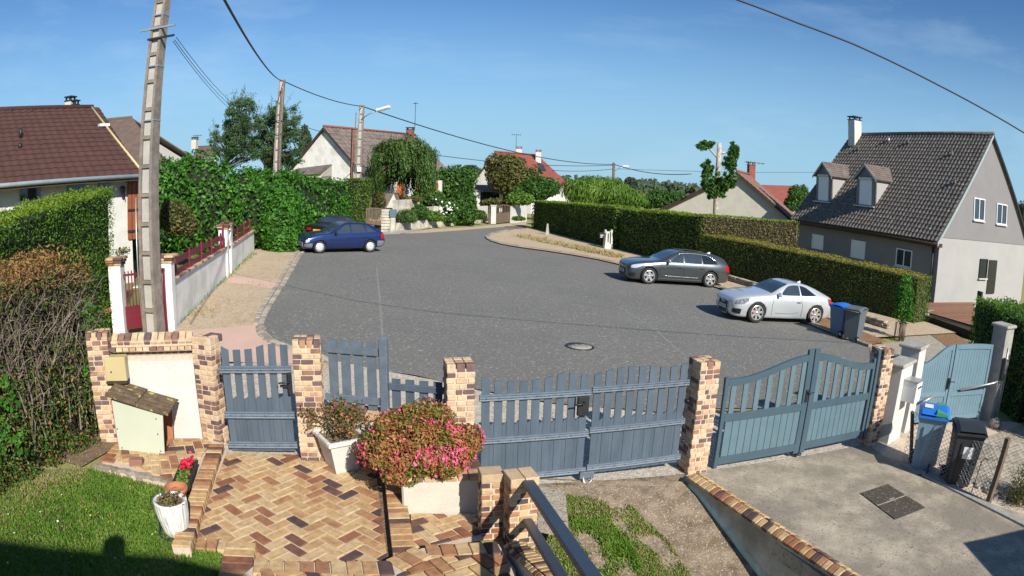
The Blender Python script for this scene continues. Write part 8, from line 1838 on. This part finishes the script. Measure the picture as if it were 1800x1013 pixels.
# plate-like marker by lamp pole
pq = G(558, 406)
# ================================================================== the house behind the camera: it throws the shadow across the lawn
cs = Vector((sd.x, sd.y, 0)).normalized(); kk = math.cos(R(SUN_EL))/math.sin(R(SUN_EL))
def caster(P, h): return Vector((P.x, P.y, P.z+h))+cs*(kk*h)
hA, hB = caster(G(0, 962), 4.2), caster(gp(-2.5, 4.77), 4.2); dH = Vector((hB.x-hA.x, hB.y-hA.y, 0)).normalized(); nH = Vector((-dH.y, dH.x, 0)); nH = nH if nH.y < 0 else -nH
T = thing('own_house', 'rendered house behind the viewpoint whose eave shades the lawn', 'house', Vector((hB.x, hB.y, 0)))
S0 = hA-dH*9; q4 = [S0+nH*.4, hB+nH*.4-dH*.3, hB+nH*8-dH*.3, S0+nH*8]; wallbox(T, q4, -1.5, hB.z-.1, 'render_white')
b = MB(); b.prism([S0+Vector((0, 0, hB.z-S0.z)), hB, hB+nH*4.5+Vector((0, 0, 3.2)), S0+nH*4.5+Vector((0, 0, 3.2+hB.z-S0.z))], (0, 0, -.12)); obj('roof', b, 'roof_brown', T, world=True)
b = MB(); b.prism([S0+nH*9+Vector((0, 0, hB.z-S0.z)), hB+nH*9, hB+nH*4.5+Vector((0, 0, 3.2)), S0+nH*4.5+Vector((0, 0, 3.2+hB.z-S0.z))], (0, 0, -.12)); obj('roof', b, 'roof_brown', T, world=True)
ball_at = caster(G(203, 962), 4.35); b = MB(); b.lathe([(max(.005, sin(pi*i/8))*.15, -cos(pi*i/8)*.15) for i in range(9)], 14, ball_at); b.tube([ball_at-Vector((0, 0, .5)), ball_at], .06, 6); obj('shadow_ball', b, 'metal_dark', T, world=True)  # unseen ball on a post, added to cast the round shadow on the lawn
cB = caster(G(1690, 955), 2.4); T = thing('shed_or_shadow_box', 'plain box added just outside the view to shade the driveway corner', 'shed', Vector((cB.x, cB.y, -.4)))
b = MB(); b.hexa([(cB.x, cB.y, -.6), (cB.x+4, cB.y-.35, -.6), (cB.x+4, cB.y-3, -.6), (cB.x-.35, cB.y-3, -.6)], [(cB.x, cB.y, cB.z), (cB.x+4, cB.y-.35, cB.z), (cB.x+4, cB.y-3, cB.z), (cB.x-.35, cB.y-3, cB.z)]); obj('shadow_box', b, 'render_cream', T, world=True)  # made-up block out of view, there only for its shadow on the driveway
